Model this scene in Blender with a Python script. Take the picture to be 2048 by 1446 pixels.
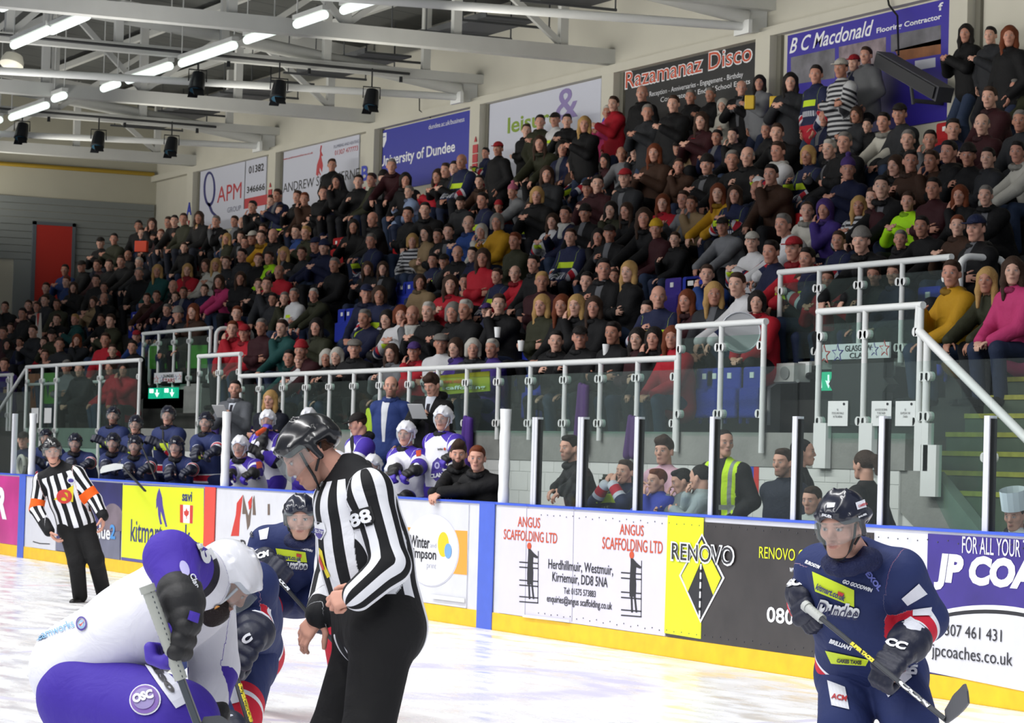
import bpy, bmesh, math, random, re
import numpy as np
import openvdb as vdb
from math import sin, cos, tan, pi, radians, sqrt, atan2
from mathutils import Vector, Matrix
from mathutils.bvhtree import BVHTree

for _o in list(bpy.data.objects): bpy.data.objects.remove(_o)
sc = bpy.context.scene
COL = sc.collection
random.seed(7)

# ---------------------------------------------------------------- camera
F = 5800.0                       # focal length in pixels of the 2048 wide frame
HEAD, PITCH, ROLL = radians(25.3), radians(1.95), radians(1.6)
CPOS = np.array([0.0, -11.7, 1.614])
fw = np.array([-cos(HEAD)*cos(PITCH), sin(HEAD)*cos(PITCH), sin(PITCH)])
_rt = np.cross(fw, [0, 0, 1]); _rt /= np.linalg.norm(_rt); _up = np.cross(_rt, fw)
CR = _rt*cos(ROLL)+_up*sin(ROLL); CU = _up*cos(ROLL)-_rt*sin(ROLL)
cam = bpy.data.cameras.new('camera'); camo = bpy.data.objects.new('camera', cam); COL.objects.link(camo)
camo.matrix_world = Matrix(((CR[0], CU[0], -fw[0], CPOS[0]), (CR[1], CU[1], -fw[1], CPOS[1]), (CR[2], CU[2], -fw[2], CPOS[2]), (0, 0, 0, 1)))
cam.sensor_width = 36; cam.lens = F*36/2048; cam.clip_end = 300; cam.clip_start = 1
cam.dof.use_dof = True; cam.dof.focus_distance = 15.0; cam.dof.aperture_fstop = 13.0
sc.camera = camo
sc.view_settings.view_transform = 'Standard'; sc.view_settings.look = 'None'
sc.view_settings.gamma = 1; sc.view_settings.use_curve_mapping = False
sc.view_settings.exposure = 0.0
sc.cycles.max_bounces = 5; sc.cycles.diffuse_bounces = 2; sc.cycles.glossy_bounces = 2; sc.cycles.transmission_bounces = 2
sc.cycles.transparent_max_bounces = 14; sc.cycles.caustics_reflective = False; sc.cycles.caustics_refractive = False
sc.cycles.sample_clamp_indirect = 4.0
sc.cycles.use_denoising = True

w = bpy.data.worlds.new('hall'); sc.world = w; w.use_nodes = True
w.node_tree.nodes['Background'].inputs[0].default_value = (.80, .86, 1, 1)
w.node_tree.nodes['Background'].inputs[1].default_value = 0.34

def area(name, loc, rot, sx, sy, power, colr=(1, 1, 1), spread=180):
    l = bpy.data.lights.new(name, 'AREA'); l.shape = 'RECTANGLE'; l.size = sx; l.size_y = sy; l.energy = power; l.color = colr
    l.spread = radians(spread)
    o = bpy.data.objects.new(name, l); COL.objects.link(o); o.location = loc; o.rotation_euler = rot
    return o
# rows of rink floodlights hung under the roof above the ice, then two added fill lights
area('rink_lamp_row', (-26, -4.5, 8.3), (radians(24), 0, 0), 46, .5, 1350, (1, .99, .97), 120)
area('rink_lamp_row', (-26, -10, 8.3), (radians(14), 0, 0), 46, .5, 1300, (1, .99, .97), 130)
area('rink_lamp_row', (-20, -17, 8.0), (radians(35), 0, 0), 46, .6, 1500, (1, .99, .98), 150)
area('fill_light_wall', (-44, 4.8, 7.0), (radians(118), 0, 0), 44, .2, 580, (1, .96, .87), 150)  # added fill tilted up to brighten the back wall, no fitting there
area('fill_light_roof', (-42, 1.5, 6.4), (radians(180), 0, 0), 44, .2, 480, (1, .97, .92), 160)  # added fill facing straight up to brighten the roof steelwork

# ---------------------------------------------------------------- pixel <-> place
def ray(px, py): return fw+CR*(px-1024)/F-CU*(py-723)/F
def aty(px, py, y):
    v = ray(px, py); return CPOS+v*((y-CPOS[1])/v[1])
def atz(px, py, z):
    v = ray(px, py); return CPOS+v*((z-CPOS[2])/v[2])
def atd(px, py, d): return CPOS+ray(px, py)*d          # d = distance along the view axis
def X(px, y=0.0, py=930): return float(aty(px, py, y)[0])
def Z(px, py, y=0.0): return float(aty(px, py, y)[2])
def proj(P):
    v = np.array(P)-CPOS; d = v@fw; return 1024+F*(v@CR)/d, 723-F*(v@CU)/d, d

# ---------------------------------------------------------------- materials
def lin(c):
    if isinstance(c, str):
        c = c.lstrip('#'); c = [int(c[i:i+2], 16)/255 for i in (0, 2, 4)]
        c = [x/12.92 if x <= .04045 else ((x+.055)/1.055)**2.4 for x in c]
    return (c[0], c[1], c[2], 1)
MATS = {}
def mat(name, col='#808080', rough=.6, metal=0, emis=0, spec=.5, bump=0, bscale=30, var=0, vscale=4, coat=0, stretch=None):
    if name in MATS: return MATS[name]
    m = bpy.data.materials.new(name); m.use_nodes = True; nt = m.node_tree; b = nt.nodes['Principled BSDF']
    b.inputs['Base Color'].default_value = lin(col); b.inputs['Roughness'].default_value = rough; b.inputs['Metallic'].default_value = metal
    b.inputs['Specular IOR Level'].default_value = spec; b.inputs['Coat Weight'].default_value = coat
    if emis:
        b.inputs['Emission Color'].default_value = lin(col); b.inputs['Emission Strength'].default_value = emis
    tc = nt.nodes.new('ShaderNodeTexCoord'); src = tc.outputs['Object']
    if stretch:
        mp = nt.nodes.new('ShaderNodeMapping'); mp.inputs['Scale'].default_value = stretch; nt.links.new(src, mp.inputs[0]); src = mp.outputs[0]
    if var:
        n = nt.nodes.new('ShaderNodeTexNoise'); n.inputs['Scale'].default_value = vscale; n.inputs['Detail'].default_value = 4
        nt.links.new(src, n.inputs['Vector'])
        r = nt.nodes.new('ShaderNodeMapRange'); r.inputs[1].default_value = .3; r.inputs[2].default_value = .7; r.inputs[3].default_value = 1-var; r.inputs[4].default_value = 1+var*.4
        nt.links.new(n.outputs[0], r.inputs[0])
        mx = nt.nodes.new('ShaderNodeMix'); mx.data_type = 'RGBA'; mx.blend_type = 'MULTIPLY'; mx.inputs[0].default_value = 1
        mx.inputs[6].default_value = lin(col); nt.links.new(r.outputs[0], mx.inputs[7]); nt.links.new(mx.outputs[2], b.inputs['Base Color'])
    if bump:
        n = nt.nodes.new('ShaderNodeTexNoise'); n.inputs['Scale'].default_value = bscale; n.inputs['Detail'].default_value = 3
        nt.links.new(src, n.inputs['Vector'])
        bp = nt.nodes.new('ShaderNodeBump'); bp.inputs['Strength'].default_value = bump; bp.inputs['Distance'].default_value = .02
        nt.links.new(n.outputs[0], bp.inputs['Height']); nt.links.new(bp.outputs[0], b.inputs['Normal'])
    MATS[name] = m; return m

def glass_mat(name, tint=(.86, .95, .92), refl=1.0, haze=.04):
    m = bpy.data.materials.new(name); m.use_nodes = True; nt = m.node_tree; nt.nodes.clear()
    out = nt.nodes.new('ShaderNodeOutputMaterial'); t = nt.nodes.new('ShaderNodeBsdfTransparent'); t.inputs[0].default_value = (*tint, 1)
    g = nt.nodes.new('ShaderNodeBsdfGlossy'); g.inputs['Roughness'].default_value = .03; g.inputs[0].default_value = (.9, .97, .95, 1)
    d = nt.nodes.new('ShaderNodeBsdfDiffuse'); d.inputs[0].default_value = (.7, .78, .76, 1)
    fr = nt.nodes.new('ShaderNodeFresnel'); fr.inputs[0].default_value = 1.35
    mu = nt.nodes.new('ShaderNodeMath'); mu.operation = 'MULTIPLY'; mu.inputs[1].default_value = refl
    bf = nt.nodes.new('ShaderNodeNewGeometry'); ff = nt.nodes.new('ShaderNodeMath'); ff.operation = 'MULTIPLY_ADD'; ff.inputs[1].default_value = -1; ff.inputs[2].default_value = 1; nt.links.new(bf.outputs['Backfacing'], ff.inputs[0])
    mf = nt.nodes.new('ShaderNodeMath'); mf.operation = 'MULTIPLY'; nt.links.new(fr.outputs[0], mf.inputs[0]); nt.links.new(ff.outputs[0], mf.inputs[1])
    nt.links.new(mf.outputs[0], mu.inputs[0])
    m1 = nt.nodes.new('ShaderNodeMixShader'); m1.inputs[0].default_value = haze
    nt.links.new(t.outputs[0], m1.inputs[1]); nt.links.new(d.outputs[0], m1.inputs[2])
    m2 = nt.nodes.new('ShaderNodeMixShader'); nt.links.new(mu.outputs[0], m2.inputs[0]); nt.links.new(m1.outputs[0], m2.inputs[1]); nt.links.new(g.outputs[0], m2.inputs[2])
    nt.links.new(m2.outputs[0], out.inputs[0]); return m
GLASS = glass_mat('rink_glass', (.93, .96, .95), .5, .012)
GREENGLASS = glass_mat('green_glass', (.80, .90, .86), .5, .02)
VISOR = glass_mat('visor_plastic', (.84, .86, .88), 1.0, .13)  # extra pale haze in the material stands in for a whitish reflection

# ---------------------------------------------------------------- objects
def tag(o, label=None, cat=None, group=None, kind=None):
    if label: o['label'] = label
    if cat: o['category'] = cat
    if group: o['group'] = group
    if kind: o['kind'] = kind
    return o
def empty(name, loc=(0, 0, 0), label=None, cat=None, group=None, rz=0):
    o = bpy.data.objects.new(name, None); COL.objects.link(o); o.location = loc; o.rotation_euler = (0, 0, rz); o.empty_display_size = .1
    return tag(o, label, cat, group)
def link_mesh(name, me, m=None, parent=None, smooth=False, world=True):
    o = bpy.data.objects.new(name, me); COL.objects.link(o)
    if m:
        me.materials.clear()
        for x in (m if isinstance(m, (list, tuple)) else [m]): me.materials.append(x)
    if smooth: me.shade_smooth()
    if parent:
        o.parent = parent
        if world: o.matrix_parent_inverse = parent_world(parent).inverted()
    return o
def parent_world(p):
    mtx = p.matrix_parent_inverse @ p.matrix_basis
    return parent_world(p.parent) @ mtx if p.parent else mtx

class MB:
    def __init__(s): s.v = []; s.f = []; s.m = []; s.cm = 0
    def add(s, vs, fs):
        n = len(s.v); s.v += [tuple(map(float, p)) for p in vs]; s.f += [tuple(i+n for i in f) for f in fs]; s.m += [s.cm]*len(fs)
    def box(s, a, b):
        x0, y0, z0 = a; x1, y1, z1 = b
        s.add([(x0, y0, z0), (x1, y0, z0), (x1, y1, z0), (x0, y1, z0), (x0, y0, z1), (x1, y0, z1), (x1, y1, z1), (x0, y1, z1)],
              [(0, 3, 2, 1), (4, 5, 6, 7), (0, 1, 5, 4), (1, 2, 6, 5), (2, 3, 7, 6), (3, 0, 4, 7)])
    def obox(s, c, U, V, W):
        c, U, V, W = (np.array(q, float) for q in (c, U, V, W))
        P = [c+a*U+b*V+d*W for a, b, d in ((-1, -1, -1), (1, -1, -1), (1, 1, -1), (-1, 1, -1), (-1, -1, 1), (1, -1, 1), (1, 1, 1), (-1, 1, 1))]
        s.add(P, [(0, 3, 2, 1), (4, 5, 6, 7), (0, 1, 5, 4), (1, 2, 6, 5), (2, 3, 7, 6), (3, 0, 4, 7)])
    def bar(s, a, b, w, h, upv=(0, 0, 1)):
        a, b = np.array(a, float), np.array(b, float); d = b-a; L = np.linalg.norm(d); d /= L
        r = np.cross(d, upv); r /= np.linalg.norm(r); u = np.cross(r, d); s.obox((a+b)/2, d*L/2, r*w/2, u*h/2)
    def tube(s, pts, r, n=10, cap=True):
        pts = [np.array(p, float) for p in pts]; rs = r if isinstance(r, (list, tuple)) else [r]*len(pts)
        base = None; rings = []
        for i, p in enumerate(pts):
            d = (pts[min(i+1, len(pts)-1)]-pts[max(i-1, 0)]); d /= np.linalg.norm(d)+1e-12
            if base is None:
                base = np.cross(d, (0, 0, 1) if abs(d[2]) < .9 else (1, 0, 0))
            base = base-d*(base@d); base /= np.linalg.norm(base); c = np.cross(d, base)
            rings.append([p+rs[i]*(cos(2*pi*k/n)*base+sin(2*pi*k/n)*c) for k in range(n)])
        vs = [q for R in rings for q in R]; fs = []
        for i in range(len(pts)-1):
            for k in range(n):
                fs.append((i*n+k, i*n+(k+1) % n, (i+1)*n+(k+1) % n, (i+1)*n+k))
        if cap: fs += [tuple(range(n))[::-1], tuple((len(pts)-1)*n+k for k in range(n))]
        s.add(vs, fs)
    def lathe(s, o, d, prof, n=16):
        o, d = np.array(o, float), np.array(d, float); d /= np.linalg.norm(d)
        s.tube([o+d*t for t, r in prof], [r for t, r in prof], n)
    def prism(s, pts, off):       # 3D polygon extruded by vector off
        n = len(pts); off = np.array(off, float); P = [np.array(p, float) for p in pts]
        s.add(P+[p+off for p in P], [tuple(range(n)), tuple(range(2*n-1, n-1, -1))]+[(i, i+n, (i+1) % n+n, (i+1) % n) for i in range(n)])
    def mesh(s, name):
        me = bpy.data.meshes.new(name); me.from_pydata(s.v, [], s.f); me.polygons.foreach_set('material_index', s.m)
        bm = bmesh.new(); bm.from_mesh(me); bmesh.ops.recalc_face_normals(bm, faces=bm.faces); bm.to_mesh(me); bm.free(); return me
    def build(s, name, m, parent=None, smooth=False):
        me = s.mesh(name); o = link_mesh(name, me, m, parent)
        if smooth:
            me.shade_smooth()
            try: me.set_sharp_from_angle(angle=radians(40))
            except Exception: pass
        return o
def struct(o): o['kind'] = 'structure'; return o

# ---------------------------------------------------------------- flat writing and shapes
def text_mesh(txt, bold=0, shear=0, extr=0.0):
    cu = bpy.data.curves.new('t', 'FONT'); cu.body = txt; cu.offset = bold; cu.shear = shear; cu.resolution_u = 3; cu.extrude = extr
    cu.align_x = 'LEFT'
    o = bpy.data.objects.new('t', cu); COL.objects.link(o)
    dg = bpy.context.evaluated_depsgraph_get(); me = bpy.data.meshes.new_from_object(o.evaluated_get(dg))
    bpy.data.objects.remove(o); bpy.data.curves.remove(cu)
    n = len(me.vertices); co = np.empty(n*3); me.vertices.foreach_get('co', co); co = co.reshape(-1, 3)
    lo, hi = co.min(0), co.max(0); co[:, 0] = (co[:, 0]-lo[0])/(hi[0]-lo[0]); co[:, 1] = (co[:, 1]-lo[1])/(hi[1]-lo[1])
    return me, co
class Plane:       # a vertical plane facing the ice, y = const
    def __init__(s, y, parent): s.y = y; s.p = parent
    def text(s, txt, l, r, t, b, m, bold=0.0, shear=0, name='lettering', lift=.004):
        """l, r = pixel columns; t, b = pixel rows at the middle column"""
        me, co = text_mesh(txt, bold, shear); c = (l+r)/2
        if s.y > 9:      # rows were read over the whole slanted line of writing
            x0_, x1_, z_ = X(l, s.y, t), X(r, s.y, t), Z(c, (t+b)/2, s.y); sl = abs(proj((x1_, s.y, z_))[1]-proj((x0_, s.y, z_))[1])/2; t, b = t+sl, b-sl
        x0, x1 = X(l, s.y, (t+b)/2), X(r, s.y, (t+b)/2); z0, z1 = Z(c, b, s.y), Z(c, t, s.y)
        P = np.empty_like(co); P[:, 0] = x0+co[:, 0]*(x1-x0); P[:, 1] = s.y-lift; P[:, 2] = z0+co[:, 1]*(z1-z0)
        me.vertices.foreach_set('co', P.ravel()); me.update()
        return link_mesh(name, me, m, s.p)
    def poly(s, pts, m, name='logo', lift=.002, thick=.002):
        mb = MB(); P = []
        for px, py in pts:
            q = aty(px, py, s.y); P.append((q[0], s.y-lift, q[2]))
        mb.prism(P, (0, thick, 0)); return mb.build(name, m, s.p)
    def ell(s, cx, cy, rx, ry, m, name='logo', lift=.002, n=40, a0=0, a1=360):
        return s.poly([(cx+rx*cos(radians(a0+(a1-a0)*k/n)), cy+ry*sin(radians(a0+(a1-a0)*k/n))) for k in range(n+(a1-a0 < 360))], m, name, lift)
    def line(s, pts, wpx, m, name='logo_line', lift=.003):
        mb = MB()
        for (ax, ay), (bx, by) in zip(pts[:-1], pts[1:]):
            d = np.array([bx-ax, by-ay], float); L = np.linalg.norm(d); nrm = np.array([-d[1], d[0]])/L*wpx/2
            P = []
            for qx, qy in ((ax+nrm[0], ay+nrm[1]), (bx+nrm[0], by+nrm[1]), (bx-nrm[0], by-nrm[1]), (ax-nrm[0], ay-nrm[1])):
                q = aty(qx, qy, s.y); P.append((q[0], s.y-lift, q[2]))
            mb.prism(P, (0, .001, 0))
        return mb.build(name, m, s.p)
# ================================================================ THE HALL
M_cream = mat('cream_wall', '#c9c6b8', .8, var=.05, vscale=1.2)
M_end = mat('end_wall', '#b9b6a4', .85, var=.06, vscale=1)
M_clad = mat('grey_cladding', '#7f8482', .7)
M_white = mat('white_paint', '#e4e6e4', .4)
M_steel = mat('white_steel', '#cfd0cb', .5, var=.06, vscale=2)
M_roof = mat('roof_deck', '#595b58', .8, var=.2, vscale=.8)
M_roof2 = mat('roof_panel_pale', '#8b8b84', .8, var=.1, vscale=1.5)
M_conc = mat('concrete', '#8d8f8a', .9, var=.18, vscale=3, bump=.2, bscale=20)
M_cdark = mat('dark_step', '#3a3835', .9, var=.3, vscale=3)
M_yell = mat('kick_yellow', '#f2c21b', .45, var=.12, vscale=6)
M_blue = mat('cap_blue', '#3f5fd0', .4)
M_bluestripe = mat('stripe_blue', '#4a66cc', .45, var=.06, vscale=8)
M_board = mat('board_white', '#d6d7de', .35, var=.05, vscale=5)
M_black = mat('black', '#121212', .5)
M_red = mat('sign_red', '#c8372f', .5)
M_ink = mat('ink_dark', '#26262b', .5)
M_wtxt = mat('ink_white', '#eceef2', .5)
M_lime = mat('ad_lime', '#dbe61e', .4)
M_purple = mat('ad_purple', '#3d2f86', .4, var=.25, vscale=2.5)
M_alu = mat('aluminium', '#d6d8de', .4, .15)

# ice: white sheet with snow, skate marks and pale painted markings under the surface
def ice():
    m = bpy.data.materials.new('ice'); m.use_nodes = True; nt = m.node_tree; b = nt.nodes['Principled BSDF']; L = nt.links.new
    N = nt.nodes.new
    tc = N('ShaderNodeTexCoord')
    def noise(scale, mp, det=5):
        a = N('ShaderNodeMapping'); a.inputs['Scale'].default_value = mp; a.inputs['Rotation'].default_value = (0, 0, .5 if det == 6 else -.15); L(tc.outputs['Object'], a.inputs[0])
        n = N('ShaderNodeTexNoise'); n.inputs['Scale'].default_value = scale; n.inputs['Detail'].default_value = det; L(a.outputs[0], n.inputs['Vector']); return n.outputs[0]
    def ramp(src, a, b_, lo=0, hi=1):
        r = N('ShaderNodeMapRange'); r.inputs[1].default_value = a; r.inputs[2].default_value = b_; r.inputs[3].default_value = lo; r.inputs[4].default_value = hi; L(src, r.inputs[0]); return r.outputs[0]
    def mixc(f, a, c):
        x = N('ShaderNodeMix'); x.data_type = 'RGBA'; L(f, x.inputs[0])
        if isinstance(a, str): x.inputs[6].default_value = lin(a)
        else: L(a, x.inputs[6])
        x.inputs[7].default_value = lin(c); return x.outputs[2]
    sep = N('ShaderNodeSeparateXYZ'); L(tc.outputs['Object'], sep.inputs[0])
    def math_(op, a, c=None, d=None):
        x = N('ShaderNodeMath'); x.operation = op
        for k, q in enumerate((a, c, d)):
            if q is None: continue
            if isinstance(q, (int, float)): x.inputs[k].default_value = q
            else: L(q, x.inputs[k])
        return x.outputs[0]
    def near(coord, v, wd):       # 1 within wd of v
        return ramp(math_('ABSOLUTE', math_('SUBTRACT', coord, v)), wd*.7, wd*1.3, 1, 0)
    n1 = noise(1.6, (1, 3, 1)); n2 = noise(14, (1, 6, 1), 6); n3 = noise(.5, (1, 1, 1))
    col = mixc(ramp(n3, .35, .7, 0, .5), '#eceef4', '#f4efe6')
    wear = ramp(n1, .38, .62, .15, .8)
    # blue line, thin red line, face-off ring and a pale purple emblem under the snow
    rx = math_('SUBTRACT', sep.outputs[0], -19.4); ry = math_('SUBTRACT', sep.outputs[1], -3.2)
    rr = math_('SQRT', math_('ADD', math_('MULTIPLY', rx, rx), math_('MULTIPLY', ry, ry)))
    col = mixc(math_('MULTIPLY', near(sep.outputs[0], -25.2, .15), math_('MULTIPLY', wear, .5)), col, '#8a96d8')
    col = mixc(math_('MULTIPLY', near(rr, 3.6, .07), math_('MULTIPLY', wear, .45)), col, '#7f74c0')
    col = mixc(math_('MULTIPLY', near(rr, 1.45, .3), math_('MULTIPLY', wear, .6)), col, '#a49ad8')
    col = mixc(math_('MULTIPLY', near(sep.outputs[0], -41.2, .15), math_('MULTIPLY', wear, .4)), col, '#8a96d8')
    col = mixc(math_('MULTIPLY', near(sep.outputs[0], -33, .12), math_('MULTIPLY', wear, .45)), col, '#c9526a')
    col = mixc(ramp(n2, .56, .75, 0, .35), col, '#b9bfd0')
    L(col, b.inputs['Base Color'])
    L(ramp(n1, .35, .65, .12, .5), b.inputs['Roughness']); b.inputs['Specular IOR Level'].default_value = .35
    bp = N('ShaderNodeBump'); bp.inputs['Strength'].default_value = .12; bp.inputs['Distance'].default_value = .01; L(n2, bp.inputs['Height']); L(bp.outputs[0], b.inputs['Normal'])
    return m
mb = MB(); mb.box((-64, -15, -.1), (-4, -.02, 0)); struct(mb.build('floor_ice', ice()))
mb = MB(); mb.box((-66, .12, -.12), (-4, 2.6, .2)); struct(mb.build('floor_bench', M_conc))

# walls
YW = 9.9
mb = MB(); mb.box((-65.9, YW, 0), (-20, YW+.3, 12.5)); struct(mb.build('wall_back', M_cream))
mb = MB(); mb.box((-66, -22, 0), (-65.7, YW, 12.5)); struct(mb.build('wall_end', M_end))
mb = MB()
zc0, zc1 = 5.95, 7.42
n = 9
for i in range(n):
    a = zc0+(zc1-zc0)*i/n; mb.box((-65.7, -22, a+.012), (-65.64, 9.85, a+(zc1-zc0)/n))
mb.box((-65.7, 6.5, 3.5), (-65.64, 9.85, zc0)); o = mb.build('trim_end_cladding', M_clad); struct(o)
mb = MB(); mb.tube([(-65.6, -22, 8.18), (-65.6, 9.8, 8.14)], .05, 8); o = mb.build('yellow_pipe', mat('pipe_yellow', '#a88a2c', .6)); tag(o, 'thin yellow pipe running along the cream end wall above the grey cladding', 'pipe')
d = empty('door_1', (-65.6, 7.4, 5.0)); d['kind'] = 'structure'
mb = MB(); mb.box((-65.62, 6.98, 4.6), (-65.57, 7.84, 6.78)); mb.build('door_leaf', mat('door_red', '#b3281c', .6), d)
mb = MB(); mb.box((-65.64, 6.90, 4.6), (-65.56, 6.98, 6.86)); mb.box((-65.64, 7.84, 4.6), (-65.56, 7.92, 6.86)); mb.box((-65.64, 6.9, 6.78), (-65.56, 7.92, 6.86)); mb.build('door_frame', mat('frame_grey', '#5a6066', .6), d)
mb = MB(); mb.box((-65.9, YW-.14, 7.96), (-20, YW, 8.1)); struct(mb.build('trim_wall_ledge', M_cream))
XP = [-62.6, -57.3, -51.9, -47.0, -41.8, -36.8, -31.7]
for i, x in enumerate(XP):
    mb = MB(); mb.box((x-.42, YW-.16, 5.2), (x+.0, YW, 7.96)); struct(mb.build('trim_%d' % (i+1), M_cream))
    mb = MB(); mb.box((x+.02, YW-.05, 5.2), (x+.14, YW, 7.96)); struct(mb.build('trim_groove_%d' % (i+1), mat('groove', '#6f6d62', .9)))

# roof
mb = MB()
for i in range(60):
    x = -66+i*.9
    mb.cm = 1 if (i//6) % 3 == 1 else 0
    mb.add([(x, YW+.1, 9.7), (x+.86, YW+.1, 9.7), (x+.86, -6, 11.3), (x, -6, 11.3), (x+.9, YW+.1, 9.78), (x+.9, -6, 11.38)], [(0, 3, 2, 1), (1, 2, 5, 4)])
o = mb.build('ceiling', [M_roof, M_roof2]); struct(o)
for j, y in enumerate([8.2, 6.2, 4.2, 2.2, .2, -1.8, -3.8]):
    z = 9.7+(YW-y)*1.6/15.9-.12
    mb = MB(); mb.box((-65.7, y-.05, z-.12), (-24, y+.05, z)); o = mb.build('roof_purlin', M_steel)
    tag(o, 'slim white roof purlin under the dark roof deck, %s' % ['nearest the wall', 'second out from the wall', 'third out from the wall', 'fourth out from the wall', 'fifth out from the wall', 'sixth out from the wall', 'farthest from the wall'][j], 'roof beam', 'roof purlins')
def roofz(y): return 9.55+(YW-y)*1.6/15.9
ordn = ['first', 'second', 'third', 'fourth', 'fifth', 'sixth', 'seventh', 'eighth', 'ninth', 'tenth', 'eleventh', 'twelfth', 'thirteenth', 'fourteenth', 'fifteenth', 'sixteenth']
for j, x in enumerate([-63.0, -52.4, -42.2, -31.8]):      # flat box trusses
    t = empty('roof_truss', (x, YW, 8.2), 'flat white steel roof truss with straight bottom beam, %s from the end wall' % ordn[j], 'roof truss', 'flat roof trusses')
    mb = MB(); mb.box((x-.13, -8, 8.14), (x+.13, YW, 8.38)); mb.build('bottom_beam', M_steel, t)
    mb = MB(); mb.bar((x, YW, roofz(YW)-.1), (x, -8, roofz(-8)-.1), .14, .2); mb.build('top_beam', M_steel, t)
    for k in range(9):
        y = YW-.9-k*1.9
        mb = MB(); mb.box((x-.06, y-.07, 8.38), (x+.06, y+.07, roofz(y))); mb.build('upright', M_steel, t)
        mb = MB(); mb.bar((x, y, 8.38) if k % 2 == 0 else (x, y, roofz(y)), (x, y-1.9, roofz(y-1.9)) if k % 2 == 0 else (x, y-1.9, 8.38), .09, .1); mb.build('diagonal_brace', M_steel, t)
for j, x in enumerate([-57.8, -47.5, -37.2]):             # arched tube trusses
    t = empty('tube_truss', (x, YW, 8.2), 'arched white tube roof truss with thin lower tie, %s from the end wall' % ordn[j], 'roof truss', 'arched tube trusses')
    arch = []
    for k in range(17):
        u = k/16; arch.append((x, YW-.35-u*11.5, 8.27+.95*sin(u*pi/2)))
    mb = MB(); mb.tube(arch, .12, 14); mb.build('arch_tube', M_steel, t, True)
    mb = MB(); mb.box((x-.22, YW-.42, 8.0), (x+.22, YW-.36, 8.2)); mb.box((x-.05, YW-.4, 8.05), (x+.05, YW-.01, 8.55)); mb.build('wall_bracket', M_white, t)
    mb = MB(); mb.tube([(x, YW-.35-u*.7, 8.12-.26*min(1, u/14)) for u in range(0, 25)], .065, 10); mb.build('lower_tie', M_white, t, True)
    mb = MB(); mb.box((x+.1, -8, 8.36), (x+.28, YW, 8.52)); mb.build('middle_chord', M_steel, t)
    for k in range(8):
        y = YW-1.1-k*1.9
        mb = MB(); mb.box((x+.12, y-.07, 8.5), (x+.24, y+.07, roofz(y))); mb.build('upright', M_steel, t)
        if k % 2: mb = MB(); mb.bar((x+.18, y, roofz(y)), (x+.18, y-1.9, 8.5), .08, .1); mb.build('diagonal_brace', M_steel, t)
# fluorescent tubes in lines along the hall
M_tube = mat('tube_light', '#f4fff9', .4, emis=.92)
def tubelight(px0, py0, px1, py1, z, lab, lit=True):
    a, b = atz(px0, py0, z), atz(px1, py1, z); y = (a[1]+b[1])/2; a[1] = b[1] = y
    t = empty('tube_light', ((a[0]+b[0])/2, y, z), lab, 'light', 'fluorescent tubes under the roof')
    mb = MB(); mb.tube([a, b], .07, 12); mb.build('diffuser', M_tube if lit else M_white, t, True)
    mb = MB(); mb.box((min(a[0], b[0])-.05, y-.06, z+.07), (max(a[0], b[0])+.05, y+.06, z+.14)); mb.build('fitting', M_steel, t)
    for q in (a, b):
        mb = MB(); mb.tube([(q[0], y, z+.1), (q[0], y, roofz(y))], .012, 6); mb.build('hanger', M_steel, t)
TL = [((24, 90), (100, 61), 'lit tube beside the white dome lamp, far half'), ((100, 61), (178, 32), 'lit tube beside the white dome lamp, near half'),
      ((352, 126), (480, 92), 'long lit tube above the first black spotlight'), ((247, 160), (350, 133), 'lit tube up left of the first black spotlight'),
      ((202, 177), (240, 168), 'short lit tube tucked under the arch tie left of the spotlights'), ((490, 80), (552, 62), 'short lit tube crossing the big arch'),
      ((588, 48), (655, 30), 'short lit tube near the top pipe'), ((682, 20), (760, -2), 'lit tube leaving the top of the picture'),
      ((20, 235), (96, 211), 'lit tube over the far row of spotlights'), ((-40, 252), (4, 240), 'lit tube end at the far left of the roof'), ((2, 15), (22, 8), 'lit tube end in the top left corner')]
for a, b, l in TL: tubelight(*a, *b, 8.22, l)
tubelight(85, 196, 152, 193, 8.08, 'lit tube lying crosswise below the flat truss at the left')
# dome lamp
p = atd(25, 122, 50); t = empty('dome_lamp', p, 'white dome shaped lamp hanging at the far left under the roof', 'lamp')
mb = MB(); mb.lathe(p, (0.25, -.3, -1), [(-.12, .05), (-.1, .16), (0, .2), (.08, .21), (.12, .15), (.14, .02)], 20); mb.build('lamp_shade', mat('dome', '#e6e2cf', .4, emis=.12), t, True)
mb = MB(); mb.tube([p+np.array([0, 0, .1]), (p[0], p[1], roofz(p[1]))], .015, 6); mb.build('stem', M_steel, t)
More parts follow.
